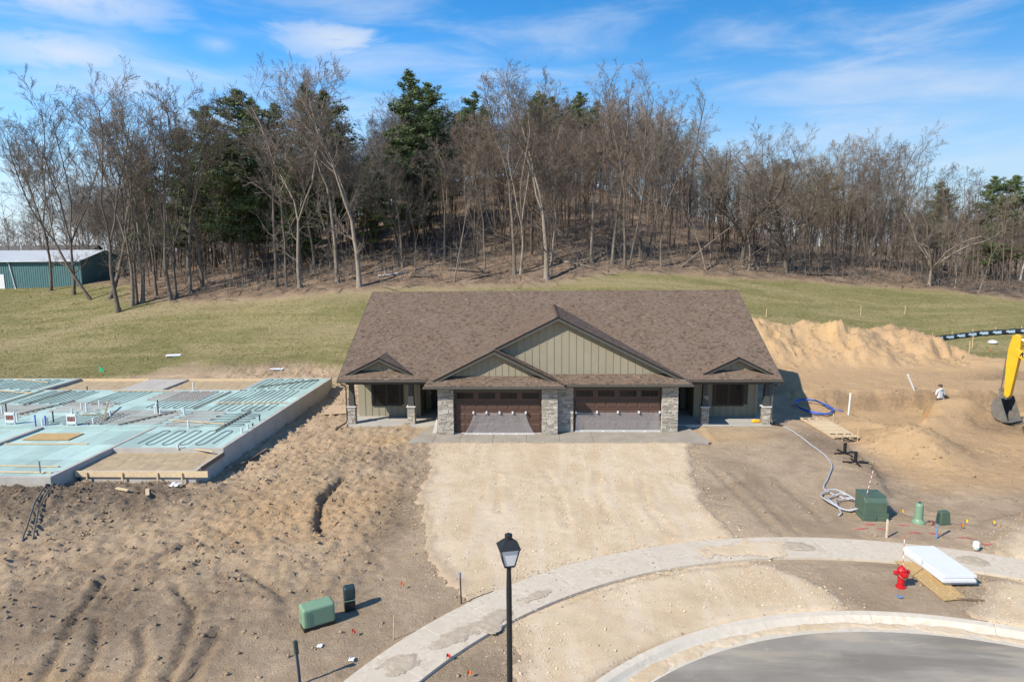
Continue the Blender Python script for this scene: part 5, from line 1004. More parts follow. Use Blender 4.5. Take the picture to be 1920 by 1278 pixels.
# near the foundation
ground_tube('cable', [(-22.5, -8.0), (-21.7, -9.9), (-21.0, -11.5), (-19.6, -13.9)], .035, M('grey_black_cable', (.10, .10, .095), .6), 'left one of two cables hanging from the slab corner to the earth', 'cable', .03); ground_tube('cable', [(-22.2, -8.0), (-21.4, -9.9), (-20.7, -11.6), (-19.35, -13.7)], .035, M('grey_black_cable', (.10, .10, .095), .6), 'right one of two cables hanging from the slab corner to the earth', 'cable', .03)
for x0, y0, x1, y1, lab in ((-18.9, -9.5, -18.3, -9.65, 'short board lying left on the dark earth before the slab'), (-17.7, -9.3, -17.35, -9.9, 'short board lying right on the dark earth before the slab'), (-15.75, -5.6, -15.42, -2.2, 'long plank lying along the foot of the foundation wall')):
    z0, z1 = gmax(x0, y0, .35), gmax(x1, y1, .35); tag(MB().bar((0, 0, 0), (x1 - x0, y1 - y0, z1 - z0), .14, .05).build('scrap_board', m_lumber if x0 < -16 else m_oldwood, None, bevel=.004, loc=(x0, y0, z0 + .05)), lab, 'board', 'scrap boards on the earth')
tag(MB().box(-.75, .75, -1.1, 1.1, 0, .03).build('plywood_sheet', M('pale_plywood', (.42, .31, .20), .85, .12, 3), None, loc=(-13.9, 5.6, gmax(-13.9, 5.6, 1.1) + .03), rot=(R(1), R(-2), R(4))), 'pale plywood sheet on the earth left of the porch', 'board')
tag(MB().box(-.6, .6, -.3, .3, 0, .04).build('white_board', m_white, None, loc=(-33.1, 21.3, gz(-33.1, 21.3) + .05), rot=(R(8), 0, .3)), 'small white board lying on the left lawn', 'board'); tag(MB().box(-.55, .55, -.25, .25, 0, .04).build('white_board', m_white, None, loc=(-22.7, 18.2, gz(-22.7, 18.2) + .05), rot=(R(3), 0, 0)), 'white board lying on the dirt behind the slab', 'board')
t = thing('green_flag', 'bright green flag on a stick behind the slab', 'flag', (-37.6, 17.9, gz(-37.6, 17.9))); MB().tube([(0, 0, 0), (0, 0, .7)], .012, 5).build('stick', m_pvc, t); MB().prism([(0, 0, .1), (.35, .02, .0), (.3, .02, .3), (0, 0, .5)], (0, .01, 0)).build('cloth', M('flag_green', (.02, .42, .18), .6), t)
# thin litter of paper and plastic scraps
for k, (x, y, lab) in enumerate(((-17.0, -8.4, 'crumpled clear plastic before the slab'), (-5.9, -20.6, 'white paper scrap near the left sidewalk'), (-6.9, -20.0, 'tiny white scrap below the green cabinet'), (-13.6, 13.6, 'torn white plastic sheet behind the left porch'), (9.4, -17.25, 'bluish plastic scrap on the verge below the hydrant'))):
    big = k == 3; st = 9; X, Y = np.meshgrid(np.linspace(-.5, .5, st), np.linspace(-.5, .5, st)); sz = 1.1 if big else (.45 if k == 0 else .14); Z = (fbm(X * 4 + k, Y * 4, 171, 3) - .5) * sz * .45 + sz * .06
    me, _u = grid_mesh('plastic_scrap', X * sz * (1.4 if big else 1), Y * sz, Z); me.materials.append(m_white if k != 4 else m_paleblue); o = link('plastic_scrap', me, loc=(x, y, gmax(x, y, .15) + .03)); o.modifiers.new('thick', 'SOLIDIFY').thickness = .004; tag(o, lab, 'litter')
# plastic film taped on the doors
def film(cx, y, x0, x1, z1, flare, label, seed):
    st = 70; U, V = np.meshgrid(np.linspace(0, 1, st), np.linspace(0, 1, 34)); wdt = (x1 - x0); fl = flare * (1 - V) ** 1.6
    X = x0 - fl + U * (wdt + 2 * fl); Z = V * z1 - .03 * np.sin(U * 9 + seed) * V * (1 - V) * 4 * .3; f = fbm(U * 9 + seed, V * 2.2 + U * 2, 181, 4); fold = np.abs(fbm(U * 14 + seed * 2, V * 3 + U * 4, 187, 3) - .5)
    Yv = y - .04 - .10 * (1 - V) ** 2 - .04 * f - .03 * (1 - sstep(0, .05, fold)) - .16 * np.maximum(sstep(.12, 0, U), sstep(.88, 1, U)) * (1 - V)
    me, _u = grid_mesh('film', X, Yv, Z + .012); me.materials.append(m_film); t = thing('plastic_sheeting', label, 'plastic sheet', (cx, 0, 0), 0, 'plastic film on the garage doors'); link('film', me, t)
    hem = MB(); hem.bar((x0 - flare, y - .20, .012), (x1 + flare, y - .20, .012), .05, .02); hem.build('white_hem', m_white, t)
    for q in range(5): xx = x0 + (x1 - x0) * (q + .0) / 4; MB().box(xx - .045, xx + .045, y - .17, y - .02, z1 - .02, z1 + .09).build('tape', m_white, t)
    for q in range(4): xx = x0 + (x1 - x0) * (q + .3) / 4; MB().box(xx - .07, xx + .07, y - .25, y - .17, .0, .05).build('tape', m_white, t)
film(-3.34, .24, -1.35, 1.55, 1.18, .52, 'clear plastic film taped over the lower left garage door', 1.3); film(3.32, .84, -2.3, 2.36, 1.06, .05, 'clear plastic film taped across the lower right garage door', 4.7)
X, Y = np.meshgrid(np.linspace(0, 1, 16), np.linspace(0, 1, 20)); me, _u = grid_mesh('film', -6.72 - .30 * (1 - Y) * np.abs(np.sin(X * 5)) , .1 + .35 * X, .02 + Y * .95); me.materials.append(m_film); t = thing('plastic_sheeting', 'bunched clear plastic hanging at the left stone pillar', 'plastic sheet', (0, 0, 0), 0, None); link('film', me, t)
# lamp post
t = thing('street_lamp', 'black lantern street lamp in the foreground', 'street lamp', (-1.71, -25.6, gz(-1.71, -25.6)), R(13)); zt = 5.60 - gz(-1.71, -25.6)
m_iron = M('black_iron', (.012, .013, .015), .5, .1, 5, 60, .04); MB().lathe([(.16, 0), (.16, .12), (.10, .3), (.075, .5), (.05, .6), (.047, zt - 1.0), (.038, zt - .62), (.045, zt - .60), (.05, zt - .56)], 14).build('pole', m_iron, t)
zb = zt - .56; a, h = .085, .36; b2 = .155
mb = MB(); mb.box(-a, a, -a, a, zb, zb + .03); mb.build('lantern_base', m_iron, t)
for i in (-1, 1):
    for j2 in (-1, 1): MB().bar((i * a, j2 * a, zb + .02), (i * b2, j2 * b2, zb + .33), .016, .016).build('lantern_bar', m_iron, t)
for q in range(4):
    an = q * math.pi / 2; c_, s_ = math.cos(an), math.sin(an); rot = lambda x, y: (x * c_ - y * s_, x * s_ + y * c_); P4 = [rot(-a + .008, -a + .004) + (zb + .03,), rot(a - .008, -a + .004) + (zb + .03,), rot(b2 - .01, -b2 + .004) + (zb + .325,), rot(-b2 + .01, -b2 + .004) + (zb + .325,)]; MB().prism(P4, (0, 0, .0001)).build('lantern_pane', M('frosted_pane', (.72, .72, .72), .5, .05), t)
c3 = .18; mb = MB(); mb.add([(-c3, -c3, zb + .33), (c3, -c3, zb + .33), (c3, c3, zb + .33), (-c3, c3, zb + .33), (-.06, -.06, zb + .46), (.06, -.06, zb + .46), (.06, .06, zb + .46), (-.06, .06, zb + .46)], [(0, 3, 2, 1), (4, 5, 6, 7), (0, 1, 5, 4), (1, 2, 6, 5), (2, 3, 7, 6), (3, 0, 4, 7)]); mb.build('lantern_roof', m_iron, t)
MB().lathe([(.05, zb + .45), (.045, zb + .49), (.065, zb + .50), (.065, zb + .54), (.03, zb + .56)], 12).build('finial', m_iron, t)
t = thing('dead_weed', 'dead black twiggy weed on the verge right of the lamp post', 'weed', (-1.2, -20.9, gz(-1.2, -20.9))); mb = Tubes()
for k in range(16):
    a = R(random.uniform(60, 160)); p = Vector((random.uniform(.0, .35), random.uniform(-.4, 0), .02)); pts = [p.copy()]
    for q in range(4): a += random.gauss(0, .3); p = p + Vector((math.cos(a), math.sin(a), 0)) * random.uniform(.15, .42); p.z = random.uniform(.02, .12); pts.append(p.copy())
    mb.tube(pts, [.014, .012, .010, .008, .005], 4)
link('stems', mb.mesh('stems', m_black), t)
# ------------------------------------------------------------------ green shed and house behind
m_shed = M('green_metal_siding', (.070, .160, .165), .55, .08, 1, 60, .03, objvar=.04); m_shroof = M('white_metal_roof', (.66, .68, .69), .4, .05, 1, 60, .03); m_wtrim = M('white_trim', (.66, .67, .66), .5, .05)
SY = 49.0; SZ0 = gz(-66, 49) - .35; t = thing('green_shed', 'long green metal shed with a white metal roof at the left edge', 'shed', (-68, SY, SZ0)); X0, X1 = -9.5, 8.2; EH = 3.75
MB().box(X0, X1, .05, 10, -.3, EH).build('wall_core', m_shed, t)
x = X0
while x < X1: MB().box(x, min(x + .88, X1), .0, .05, .0, EH).build('siding_panel', m_shed, t); x += .9
ribs = MB(); x = X0
while x < X1: ribs.box(x, x + .05, -.035, .0, .0, EH); x += .3
stuff(ribs.build('siding_ribs', m_shed, t))
MB().prism([(X0 - .3, -.45, EH - .05), (X1 + .25, -.45, EH - .05), (X1 + .25, 5.0, EH + 1.35), (X0 - .3, 5.0, EH + 1.35)], (0, 0, .06)).build('roof', m_shroof, t); MB().prism([(X0 - .3, 10.4, EH - .05), (X1 + .25, 10.4, EH - .05), (X1 + .25, 5.0, EH + 1.35), (X0 - .3, 5.0, EH + 1.35)], (0, 0, .06)).build('roof', m_shroof, t)
rs = MB(); x = X0 - .3; d = Vector((0, 5.45, 1.40)); n_ = Vector((0, -.25, .97)) * .03
while x < X1 + .25: rs.obox(Vector((x + .02, -.45, EH - .05)) + d / 2 + Vector((0, 0, .075)), (.02, 0, 0), d / 2, (0, 0, .025)); x += .3
stuff(rs.build('roof_ribs', m_shroof, t)); MB().box(X1 + .0, X1 + .06, -.02, .06, 0, EH).build('corner_trim', m_wtrim, t); MB().prism([(X1 + .02, .05, EH), (X1 + .02, 10, EH), (X1 + .02, 5, EH + 1.25)], (.04, 0, 0)).build('gable_end', m_shed, t)
MB().tube([(-1.1, -.30, EH - .1), (-1.05, -.10, EH - .4), (-.55, -.10, .35), (-.3, -.45, .1)], .07, 6).build('downspout', m_wtrim, t); MB().box(-3.1, -1.95, -.08, -.01, 0, 2.1).build('door', m_wtrim, t); MB().box(-3.25, -3.1, -.06, -.01, 0, 2.2).build('door_frame', m_wtrim, t)
m_groof = M('grey_roof', (.085, .080, .078), .9, .15, 2, 30, .2); m_gwall = M('taupe_wall', (.16, .145, .13), .8, .1)
gx, gy = -92, 80; t = thing('grey_house', 'low grey house half hidden by trees behind the shed', 'house', (gx, gy, gz(gx, gy) - .3)); MB().box(-11, 11, 0, 9, -.5, 3.0).build('wall', m_gwall, t)
MB().prism([(-11.6, -.7, 2.9), (11.6, -.7, 2.9), (11.6, 4.5, 5.6), (-11.6, 4.5, 5.6)], (0, 0, .15)).build('roof', m_groof, t); MB().prism([(-11.6, 9.7, 2.9), (11.6, 9.7, 2.9), (11.6, 4.5, 5.6), (-11.6, 4.5, 5.6)], (0, 0, .15)).build('roof', m_groof, t)
for x in (-7, -2.5, 3, 7.5):
    w = thing_part('window', t, (x, -.03, 1.0)); MB().box(-.7, .7, -.04, .02, 0, 1.2).build('pane', m_glass, w); MB().box(-.8, .8, -.06, .0, -.1, 0).build('sill', m_wtrim, w)
MB().lathe([(.12, 4.6), (.12, 5.9), (.18, 5.95)], 8, (-1, 2.2, 0)).build('vent_pipe', m_wtrim, t)
# ------------------------------------------------------------------ banner fence
m_ban = M('black_banner_fabric', (.012, .016, .024), .7, .1, 2, 60, .05); m_print = M('pale_blue_print', (.33, .45, .52), .7, .12, 6, 60, .0)
t = thing('banner_fence', 'low black banner fence with pale blue printed logos on the right lawn', 'fence', (40, 28, 0)); Pf = [(34.0, 27.3), (36.4, 28.0), (38.8, 28.4), (41.2, 28.6), (43.8, 28.5), (46.6, 28.2), (49.8, 27.6), (54, 26.8)]
def fpt(s):
    s = max(0, min(s, len(Pf) - 1.001)); i = int(s); f = s - i; return Pf[i][0] * (1 - f) + Pf[i + 1][0] * f, Pf[i][1] * (1 - f) + Pf[i + 1][1] * f
vs = []; n = 84
for i in range(n + 1):
    x, y = fpt(i / n * (len(Pf) - 1)); z = gz(x, y)
    for k in range(4): vs.append((x - 40, y - 28 + .035 * math.sin(i * 1.3 + k), z + .03 + .50 * k / 3 + .02 * math.sin(i * .8)))
mb = MB(); mb.add(vs, [(i * 4 + k, (i + 1) * 4 + k, (i + 1) * 4 + k + 1, i * 4 + k + 1) for i in range(n) for k in range(3)]); o = mb.build('banner', m_ban, t, smooth=True); o.modifiers.new('thick', 'SOLIDIFY').thickness = .006
for i in range(15):                                      # printed emblem: a pointed swoosh joined to a block word mark
    s = .25 + i * .46; x, y = fpt(s); x2, y2 = fpt(s + .1); d = Vector((x2 - x, y2 - y, 0)).normalized(); z = gz(x, y) + .28; c0 = Vector((x - 40, y - 28 - .075, z)); up = Vector((0, 0, 1))
    mb = MB(); poly = [(-.42, .0), (-.30, .06), (-.34, .13), (-.18, .15), (-.08, .10), (.0, .12), (.40, .17), (.42, .02), (.46, -.10), (.05, -.12), (-.12, -.14), (-.18, -.06), (-.28, -.08)]
    mb.prism([c0 + d * a + up * b_ for a, b_ in poly], (0, .004, 0)); mb.build('printed_logo', m_print, t)
for i in range(9):
    x, y = fpt(i * .85 + .05); MB().box(-.025, .025, -.025, .025, -.2, .78).build('stake', m_wood, t, loc=(x - 40, y - 28 + .05, gz(x, y)))
t = thing('dome_cover', 'white dome cover lying before the banner fence', 'cover', (41.0, 26.8, gz(41, 26.8))); MB().lathe([(.42, 0), (.38, .12), (.25, .22), (.08, .27)], 16).build('dome', m_white, t, smooth=True)
# ------------------------------------------------------------------ excavator
m_yel = M('excavator_yellow', (.62, .36, .012), .45, .08, 2, 60, .03, dirt=.22, dirtc=(.36, .24, .08)); m_steel = M('worn_steel', (.12, .115, .105), .6, .25, 4, 40, .2, dirt=.4, dirtc=(.25, .18, .11)); m_rust = M('muddy_steel', (.13, .085, .06), .8, .25, 4, 40, .3); m_chrome = M('cylinder_rod', (.55, .55, .55), .25, .05, metal=1.0)
EX, EYc, HD = 29.05, -1.3, R(120.0); ez = gz(27, 1.0) + .02
t = thing('excavator', 'yellow tracked excavator at the right edge with its bucket on the ground', 'excavator', (EX, EYc, ez), HD)
for s in (-1, 1):                                        # forward is +X
    tr = thing_part('track', t, (1.75, 1.15 * s, 0)); MB().prism([(-1.9, -.25, .12), (-1.6, -.25, .04), (1.6, -.25, .04), (1.95, -.25, .16), (2.05, -.25, .45), (1.75, -.25, .76), (-1.7, -.25, .76), (-2.05, -.25, .45)], (0, .5, 0)).build('belt', m_rust, tr)
    ring = [(-1.95, .14), (-1.6, .02), (1.6, .02), (1.98, .14), (2.1, .45), (1.78, .80), (-1.72, .80), (-2.1, .45)]; per = []
    for i in range(8):
        a, b_ = Vector(ring[i]), Vector(ring[(i + 1) % 8]); L = (b_ - a).length; k = max(1, round(L / .19))
        for q in range(k): c0 = a + (b_ - a) * (q + .5) / k; per.append((c0, (b_ - a).normalized()))
    for c0, dd in per: MB().obox((c0.x, 0, c0.y), (dd.x * .08, 0, dd.y * .08), (0, .29, 0), (-dd.y * .028, 0, dd.x * .028)).build('shoe', m_rust, tr)
MB().box(-1.0, 2.6, -.9, .9, .35, .85).build('undercarriage', m_steel, t, bevel=.04); MB().lathe([(.6, .85), (.6, 1.0)], 20).build('slew_ring', m_steel, t)
MB().box(-2.5, 1.0, -1.3, 1.3, 1.0, 1.75).build('upper_body', m_yel, t, bevel=.06); MB().box(-2.9, -1.7, -1.35, 1.35, 1.0, 2.1).build('counterweight', m_yel, t, bevel=.15, seg=3); MB().box(-1.7, -.4, -1.3, .25, 1.75, 2.25).build('engine_cover', m_yel, t, bevel=.05)
cb = thing_part('cab', t, (.25, .85, 1.75)); MB().box(-.85, .85, -.48, .48, -.6, .35).build('cab_shell', m_yel, cb, bevel=.05); MB().box(-.83, .83, -.46, .46, .35, 1.18).build('glazing', m_glass, cb); MB().box(-.88, .88, -.5, .5, 1.18, 1.28).build('cab_roof', m_yel, cb, bevel=.04)
for a_ in (-.83, .83):
    for b_ in (-.46, .46): MB().box(a_ - .04, a_ + .04, b_ - .04, b_ + .04, .33, 1.2).build('cab_post', m_yel, cb)
by = -.25
boom = [(.7, 1.55), (1.6, 2.55), (2.9, 3.75), (4.1, 4.35), (5.25, 3.95), (5.3, 3.65), (5.0, 3.65), (4.0, 3.85), (3.2, 3.15), (1.9, 1.9), (1.0, 1.35)]
boom = [(.7, 1.55), (1.3, 2.45), (2.2, 3.15), (3.4, 3.75), (5.30, 4.62), (5.42, 4.42), (5.30, 4.20), (3.7, 3.25), (2.6, 2.55), (1.7, 1.75), (1.0, 1.35)]
boom = [(x * .985 + .0, z) for x, z in boom]
bo = MB().prism([(x, by - .2, z) for x, z in boom], (0, .4, 0)).build('boom', m_yel, t, bevel=.03)
st = [(5.02, 5.28), (5.26, 5.42), (5.46, 5.30), (5.62, 4.5), (5.66, 3.6), (5.62, 1.75), (5.42, 1.62), (5.30, 1.80), (5.06, 3.8), (5.00, 4.6)]
MB().prism([(x, by - .17, z) for x, z in st], (0, .34, 0)).build('stick', m_yel, t, bevel=.03)
def cyl(a, b_, y, r0=.085):
    a, b_ = Vector((a[0], y, a[1])), Vector((b_[0], y, b_[1])); m_ = a.lerp(b_, .6); MB().tube([a, m_], r0, 10).build('cylinder', m_steel, t, smooth=False); MB().tube([m_, b_], r0 * .5, 8).build('rod', m_chrome, t)
cyl((3.2, 4.05), (5.12, 5.18), by); cyl((1.5, 1.5), (2.9, 3.2), by - .3); cyl((1.5, 1.5), (2.9, 3.2), by + .3); cyl((5.66, 4.3), (5.86, 2.1), by, .075)
MB().bar((5.86, by, 2.1), (5.52, by, 1.95), .22, .08).build('link', m_steel, t); MB().bar((5.86, by, 2.1), (5.75, by, 1.55), .26, .08).build('link', m_steel, t)
MB().tube([(5.06, by - .19, 4.45), (5.0, by - .22, 4.25), (5.2, by - .22, 4.0), (5.45, by - .2, 4.05)], .022, 6).build('hose', m_black, t); MB().tube([(4.4, by - .02, 4.45), (4.9, by - .05, 4.75), (5.2, by - .1, 4.7)], .025, 6).build('hose', m_black, t)
bk = thing_part('bucket', t, (5.5, by, .0)); pr = [(-.02, 1.62), (.28, 1.55), (.44, 1.2), (.42, .75), (.2, .42), (-.18, .30), (-.50, .34)]
mb = MB(); hw = .70; vs = []
for x, z in pr: vs += [(x, -hw, z), (x, hw, z)]
mb.add(vs, [(2 * i, 2 * i + 1, 2 * i + 3, 2 * i + 2) for i in range(len(pr) - 1)]); o = mb.build('shell', m_steel, bk); so = o.modifiers.new('thick', 'SOLIDIFY'); so.thickness = .05
for s in (-1, 1): MB().prism([(x, s * hw, z) for x, z in pr], (0, .04 * s, 0)).build('side_plate', m_steel, bk)
MB().box(-.12, .30, -.3, .3, 1.55, 1.68).build('mount', m_steel, bk, bevel=.02)
for q in range(5): MB().prism([(-.50, -.62 + q * .31 - .05, .30), (-.50, -.62 + q * .31 - .05, .38), (-.72, -.62 + q * .31 - .05, .36)], (0, .1, 0)).build('tooth', m_steel, bk)
cu_ = bpy.data.curves.new('boom_text', 'FONT'); cu_.body = 'KOMATSU'; cu_.size = .38; cu_.extrude = .004; cu_.offset = .012; cu_.align_x = 'CENTER'; cu_.align_y = 'CENTER'
to = bpy.data.objects.new('tmp_text', cu_); col.objects.link(to); bpy.context.view_layer.update(); tm_ = bpy.data.meshes.new_from_object(to.evaluated_get(bpy.context.evaluated_depsgraph_get())); bpy.data.objects.remove(to); tm_.materials.clear(); tm_.materials.append(m_black)
lt = link('boom_lettering', tm_, t); sgn = 1
# lettering on the boom side that faces the street; it reads from the stick towards the cab
ang = math.atan2(4.42 - 3.45, 5.3 - 3.5); yside = by + .2 + .012
lt.rotation_euler = (R(90), 0, R(180)); lt.location = (4.42, yside, 4.02)
lt.rotation_euler = Matrix.Rotation(0, 3, 'X').to_euler()
ex_ = Vector((-math.cos(ang), 0, -math.sin(ang))); ey_ = Vector((-math.sin(ang), 0, math.cos(ang))); ez_ = ex_.cross(ey_)
lt.matrix_local = Matrix(((ex_.x, ey_.x, ez_.x, 4.15), (ex_.y, ey_.y, ez_.y, yside), (ex_.z, ey_.z, ez_.z, 3.90), (0, 0, 0, 1)))
# ------------------------------------------------------------------ worker in the trench, seen from behind
m_body, nt, b = newmat('worker_clothes'); pz = nd(nt, 'ShaderNodeSeparateXYZ', {0: nd(nt, 'ShaderNodeTexCoord').outputs['Object']}).outputs[2]
c = mixc(nt, mrange(nt, pz, .085, .10, smooth=False), (.06, .04, .03), (.075, .068, .050)); c = mixc(nt, mrange(nt, pz, .915, .93, smooth=False), c, (.50, .51, .52)); c = mixc(nt, mrange(nt, pz, 1.485, 1.495, smooth=False), c, (.45, .28, .20)); nt.links.new(c, b.inputs['Base Color']); b.inputs['Roughness'].default_value = .85
t = thing('person', 'worker in grey hooded sweatshirt and cap standing in the trench, seen from behind', 'person', (25.75, 8.75, gz(25.75, 8.75) - .02), R(8)); t.scale = (1.14, 1.1, 1.06)
J = [(0, 0, .95), (0, .0, 1.15), (0, .01, 1.36), (0, 0, 1.48), (0, .02, 1.54), (0, .03, 1.64), (0, .03, 1.72), (-.10, 0, .90), (-.11, .02, .50), (-.11, -.01, .10), (-.12, .12, .04), (.10, 0, .90), (.11, .03, .50), (.12, 0, .10), (.13, .13, .04), (-.19, 0, 1.41), (-.27, -.02, 1.13), (-.16, .20, 1.08), (.19, 0, 1.41), (.27, -.02, 1.13), (.16, .20, 1.08)]
Eg = [(0, 1), (1, 2), (2, 3), (3, 4), (4, 5), (5, 6), (0, 7), (7, 8), (8, 9), (9, 10), (0, 11), (11, 12), (12, 13), (13, 14), (2, 15), (15, 16), (16, 17), (2, 18), (18, 19), (19, 20)]
Rd = [(.16, .115), (.155, .11), (.165, .115), (.07, .07), (.062, .065), (.088, .10), (.075, .085), (.095, .10), (.075, .08), (.05, .055), (.045, .045), (.095, .10), (.075, .08), (.05, .055), (.045, .045), (.075, .08), (.058, .06), (.038, .04), (.075, .08), (.058, .06), (.038, .04)]
me = bpy.data.meshes.new('body'); me.from_pydata(J, Eg, []); me.materials.append(m_body); o = link('body', me, t); sk = o.modifiers.new('skin', 'SKIN'); sk.use_smooth_shade = True
for i, r_ in enumerate(Rd): me.skin_vertices[0].data[i].radius = r_; me.skin_vertices[0].data[i].use_root = (i == 0)
o.modifiers.new('sub', 'SUBSURF').levels = 2; o.modifiers['sub'].render_levels = 2
MB().lathe([(.118, 1.66), (.118, 1.71), (.095, 1.77), (.04, 1.80)], 14, (0, .03, 0)).build('cap', M('cap_dark', (.07, .045, .045), .8), t, smooth=True); MB().box(-.08, .08, .12, .24, 1.665, 1.68).build('cap_brim', M('cap_dark', (.07, .045, .045), .8), t, bevel=.006)
MB().lathe([(.115, 1.43), (.13, 1.48), (.10, 1.53), (.075, 1.54)], 14, (0, -.02, 0)).build('hood', M('hoodie_grey', (.48, .49, .50), .85), t, smooth=True)
m_skin = M('skin', (.45, .28, .20), .6)
MB().add([], [])
for s in (-1, 1):                                        # ears and hands
    MB().lathe([(.012, 0), (.03, .01), (.028, .02)], 8).build('ear', m_skin, t, loc=(.085 * s, .03, 1.635), rot=(0, R(90 * s), 0))
    hp = [(0, 0, 0), (0, .045, -.005), (0, .085, -.008)]; he = [(0, 1), (1, 2)]; hr = [.022, .026, .024]
    for q, (dx, L) in enumerate(((-.026, .055), (-.009, .066), (.009, .062), (.025, .048))):
        i = len(hp); hp += [(dx, .09, -.01), (dx, .09 + L * .55, -.025), (dx, .09 + L * .75, -.05)]; he += [(2, i), (i, i + 1), (i + 1, i + 2)]; hr += [.010, .009, .0075]
    i = len(hp); hp += [(-.035 * s, .03, -.01), (-.05 * s, .065, -.02)]; he += [(1, i), (i, i + 1)]; hr += [.011, .009]
    hm = bpy.data.meshes.new('hand'); hm.from_pydata(hp, he, []); hm.materials.append(m_skin); ho = link('hand', hm, t, loc=(.155 * s, .21, 1.08)); hs_ = ho.modifiers.new('skin', 'SKIN'); hs_.use_smooth_shade = True
    for k, v in enumerate(hr): hm.skin_vertices[0].data[k].radius = (v, v * .8); hm.skin_vertices[0].data[k].use_root = (k == 0)
    ho.modifiers.new('sub', 'SUBSURF').levels = 1
# ------------------------------------------------------------------ trees
def bark_mat(name, lo, hi, sc_=1.0):
    m, nt, b = newmat(name); tcn = nd(nt, 'ShaderNodeTexCoord'); oi = nd(nt, 'ShaderNodeObjectInfo')
    mp = nd(nt, 'ShaderNodeMapping', {'Vector': tcn.outputs['Object'], 'Scale': (9 * sc_, 9 * sc_, 1.6 * sc_)}); n1 = noise(nt, mp.outputs[0], 1.0, 5, .65); n2 = noise(nt, tcn.outputs['Object'], .6, 3, .5)
    c = mixc(nt, mrange(nt, n1, .32, .68), lo, hi); c = mixc(nt, mrange(nt, n2, .4, .7, 0, .45), c, [v * .75 for v in hi])
    v = mth(nt, 'ADD', mth(nt, 'MULTIPLY', oi.outputs['Random'], .55), .72); c = mixc(nt, 1.0, c, nd(nt, 'ShaderNodeCombineColor', {0: v, 1: v, 2: v}).outputs[0], 'MULTIPLY')
    nt.links.new(c, b.inputs['Base Color']); b.inputs['Roughness'].default_value = .95; b.inputs['Specular IOR Level'].default_value = .1; bump(nt, b, n1, .5, .02); return m
m_bark = bark_mat('grey_brown_bark', (.098, .082, .066), (.200, .168, .136)); m_twig = bark_mat('twig_bark', (.118, .098, .080), (.225, .188, .154), .5)
m_pale = bark_mat('pale_bark', (.150, .122, .096), (.285, .238, .190)); m_red = bark_mat('reddish_twig_bark', (.128, .096, .075), (.235, .178, .138), .5)
m_white = bark_mat('white_birch_bark', (.42, .39, .35), (.62, .59, .54)); m_olive = bark_mat('olive_twig_bark', (.140, .118, .080), (.240, .200, .138), .5)
class Tree:
    def __init__(s, seed): s.r = random.Random(seed); s.trunk = Tubes(); s.crown = Tubes()
    def path(s, p, d, L, n, wig, upb):
        r = s.r; p = Vector(p); d = Vector(d).normalized(); pts = [p.copy()]; ds = [d.copy()]
        for i in range(n):
            d = (d + Vector((r.gauss(0, wig), r.gauss(0, wig), r.gauss(0, wig * .6) + upb))).normalized(); p = p + d * (L / n); pts.append(p.copy()); ds.append(d.copy())
        return pts, ds
    def branch(s, p, d, L, rad, lev, o):
        r = s.r; n = (6, 5, 4, 2, 1)[min(lev, 4)]
        pts, ds = s.path(p, d, L, n, o['wig'][min(lev, 4)], o['up'][min(lev, 4)])
        tip = .45 if lev == 0 else .28
        rr = [max(o['rmin'], rad * (1 - (1 - tip) * i / n)) for i in range(n + 1)]
        tgt = s.trunk if lev == 0 else s.crown
        tgt.tube(pts, rr, (7, 5, 4, 3, 3)[min(lev, 4)], cap=False)
        if lev >= o['lev']: return
        k = o['kids'][min(lev, 4)]; t0 = o['t0'][min(lev, 4)]
        for j in range(k):
            t = t0 + (1 - t0) * (j + r.uniform(.1, .9)) / k; t = min(t, .999); i = min(int(t * n), n - 1); f = t * n - i
            q = pts[i].lerp(pts[i + 1], f); dd = ds[i]; az = r.uniform(0, 6.283)
            u = dd.orthogonal().normalized(); wv = dd.cross(u); side = u * math.cos(az) + wv * math.sin(az); an = R(r.uniform(*o['ang'][min(lev, 4)]))
            nd_ = dd * math.cos(an) + side * math.sin(an)
            Lk = L * r.uniform(*o['len'][min(lev, 4)]) * (1.12 - .5 * t); s.branch(q, nd_, Lk, rr[i] * r.uniform(.46, .72), lev + 1, o)
    def bare(s, H, rad, bare, leaders, lean=0.0, spread=18, o=None, bend=0.0):
        r = s.r; n = 7; d = Vector((lean, r.gauss(0, .03), 1)).normalized(); p = Vector((0, 0, -.25)); pts = [p.copy()]; L = H * bare
        for i in range(n):
            d = (d + Vector((r.gauss(0, .035) + bend * .09, r.gauss(0, .035), .02))).normalized(); p = p + d * L / n; pts.append(p.copy())
        rr = [rad * (1.5 if i == 0 else 1.0 - .45 * i / n) for i in range(n + 1)]; s.trunk.tube(pts, rr, 8, cap=False)
        az0 = r.uniform(0, 6.28)
        for k in range(leaders):
            a = az0 + 6.283 * k / leaders + r.uniform(-.5, .5); an = R(spread) * r.uniform(.5, 1.3) if leaders > 1 else .05
            dd = (d * math.cos(an) + Vector((math.cos(a), math.sin(a), .0)) * math.sin(an)).normalized()
            s.branch(p, dd, H * (1 - bare) * r.uniform(.86, 1.05), rr[-1] * (.80 if leaders > 1 else .98), 0, o)
        for j in range(o.get('low', 3)):                 # a few limbs on the trunk
            i = r.randrange(3, n); a = r.uniform(0, 6.28); s.branch(pts[i], Vector((math.cos(a), math.sin(a), r.uniform(.2, .9))), H * r.uniform(.10, .22), rr[i] * .32, 2, o)
        return s
LOC = dict(wig=(.15, .17, .17, .15, .12), up=(.10, .10, .09, .08, .06), kids=(7, 6, 5, 4, 0), t0=(.28, .25, .2, .15, 0), ang=((24, 50), (26, 52), (26, 52), (24, 50), (0, 0)), len=((.34, .55), (.38, .62), (.4, .65), (.45, .7), (0, 0)), lev=4, rmin=.011, low=3)
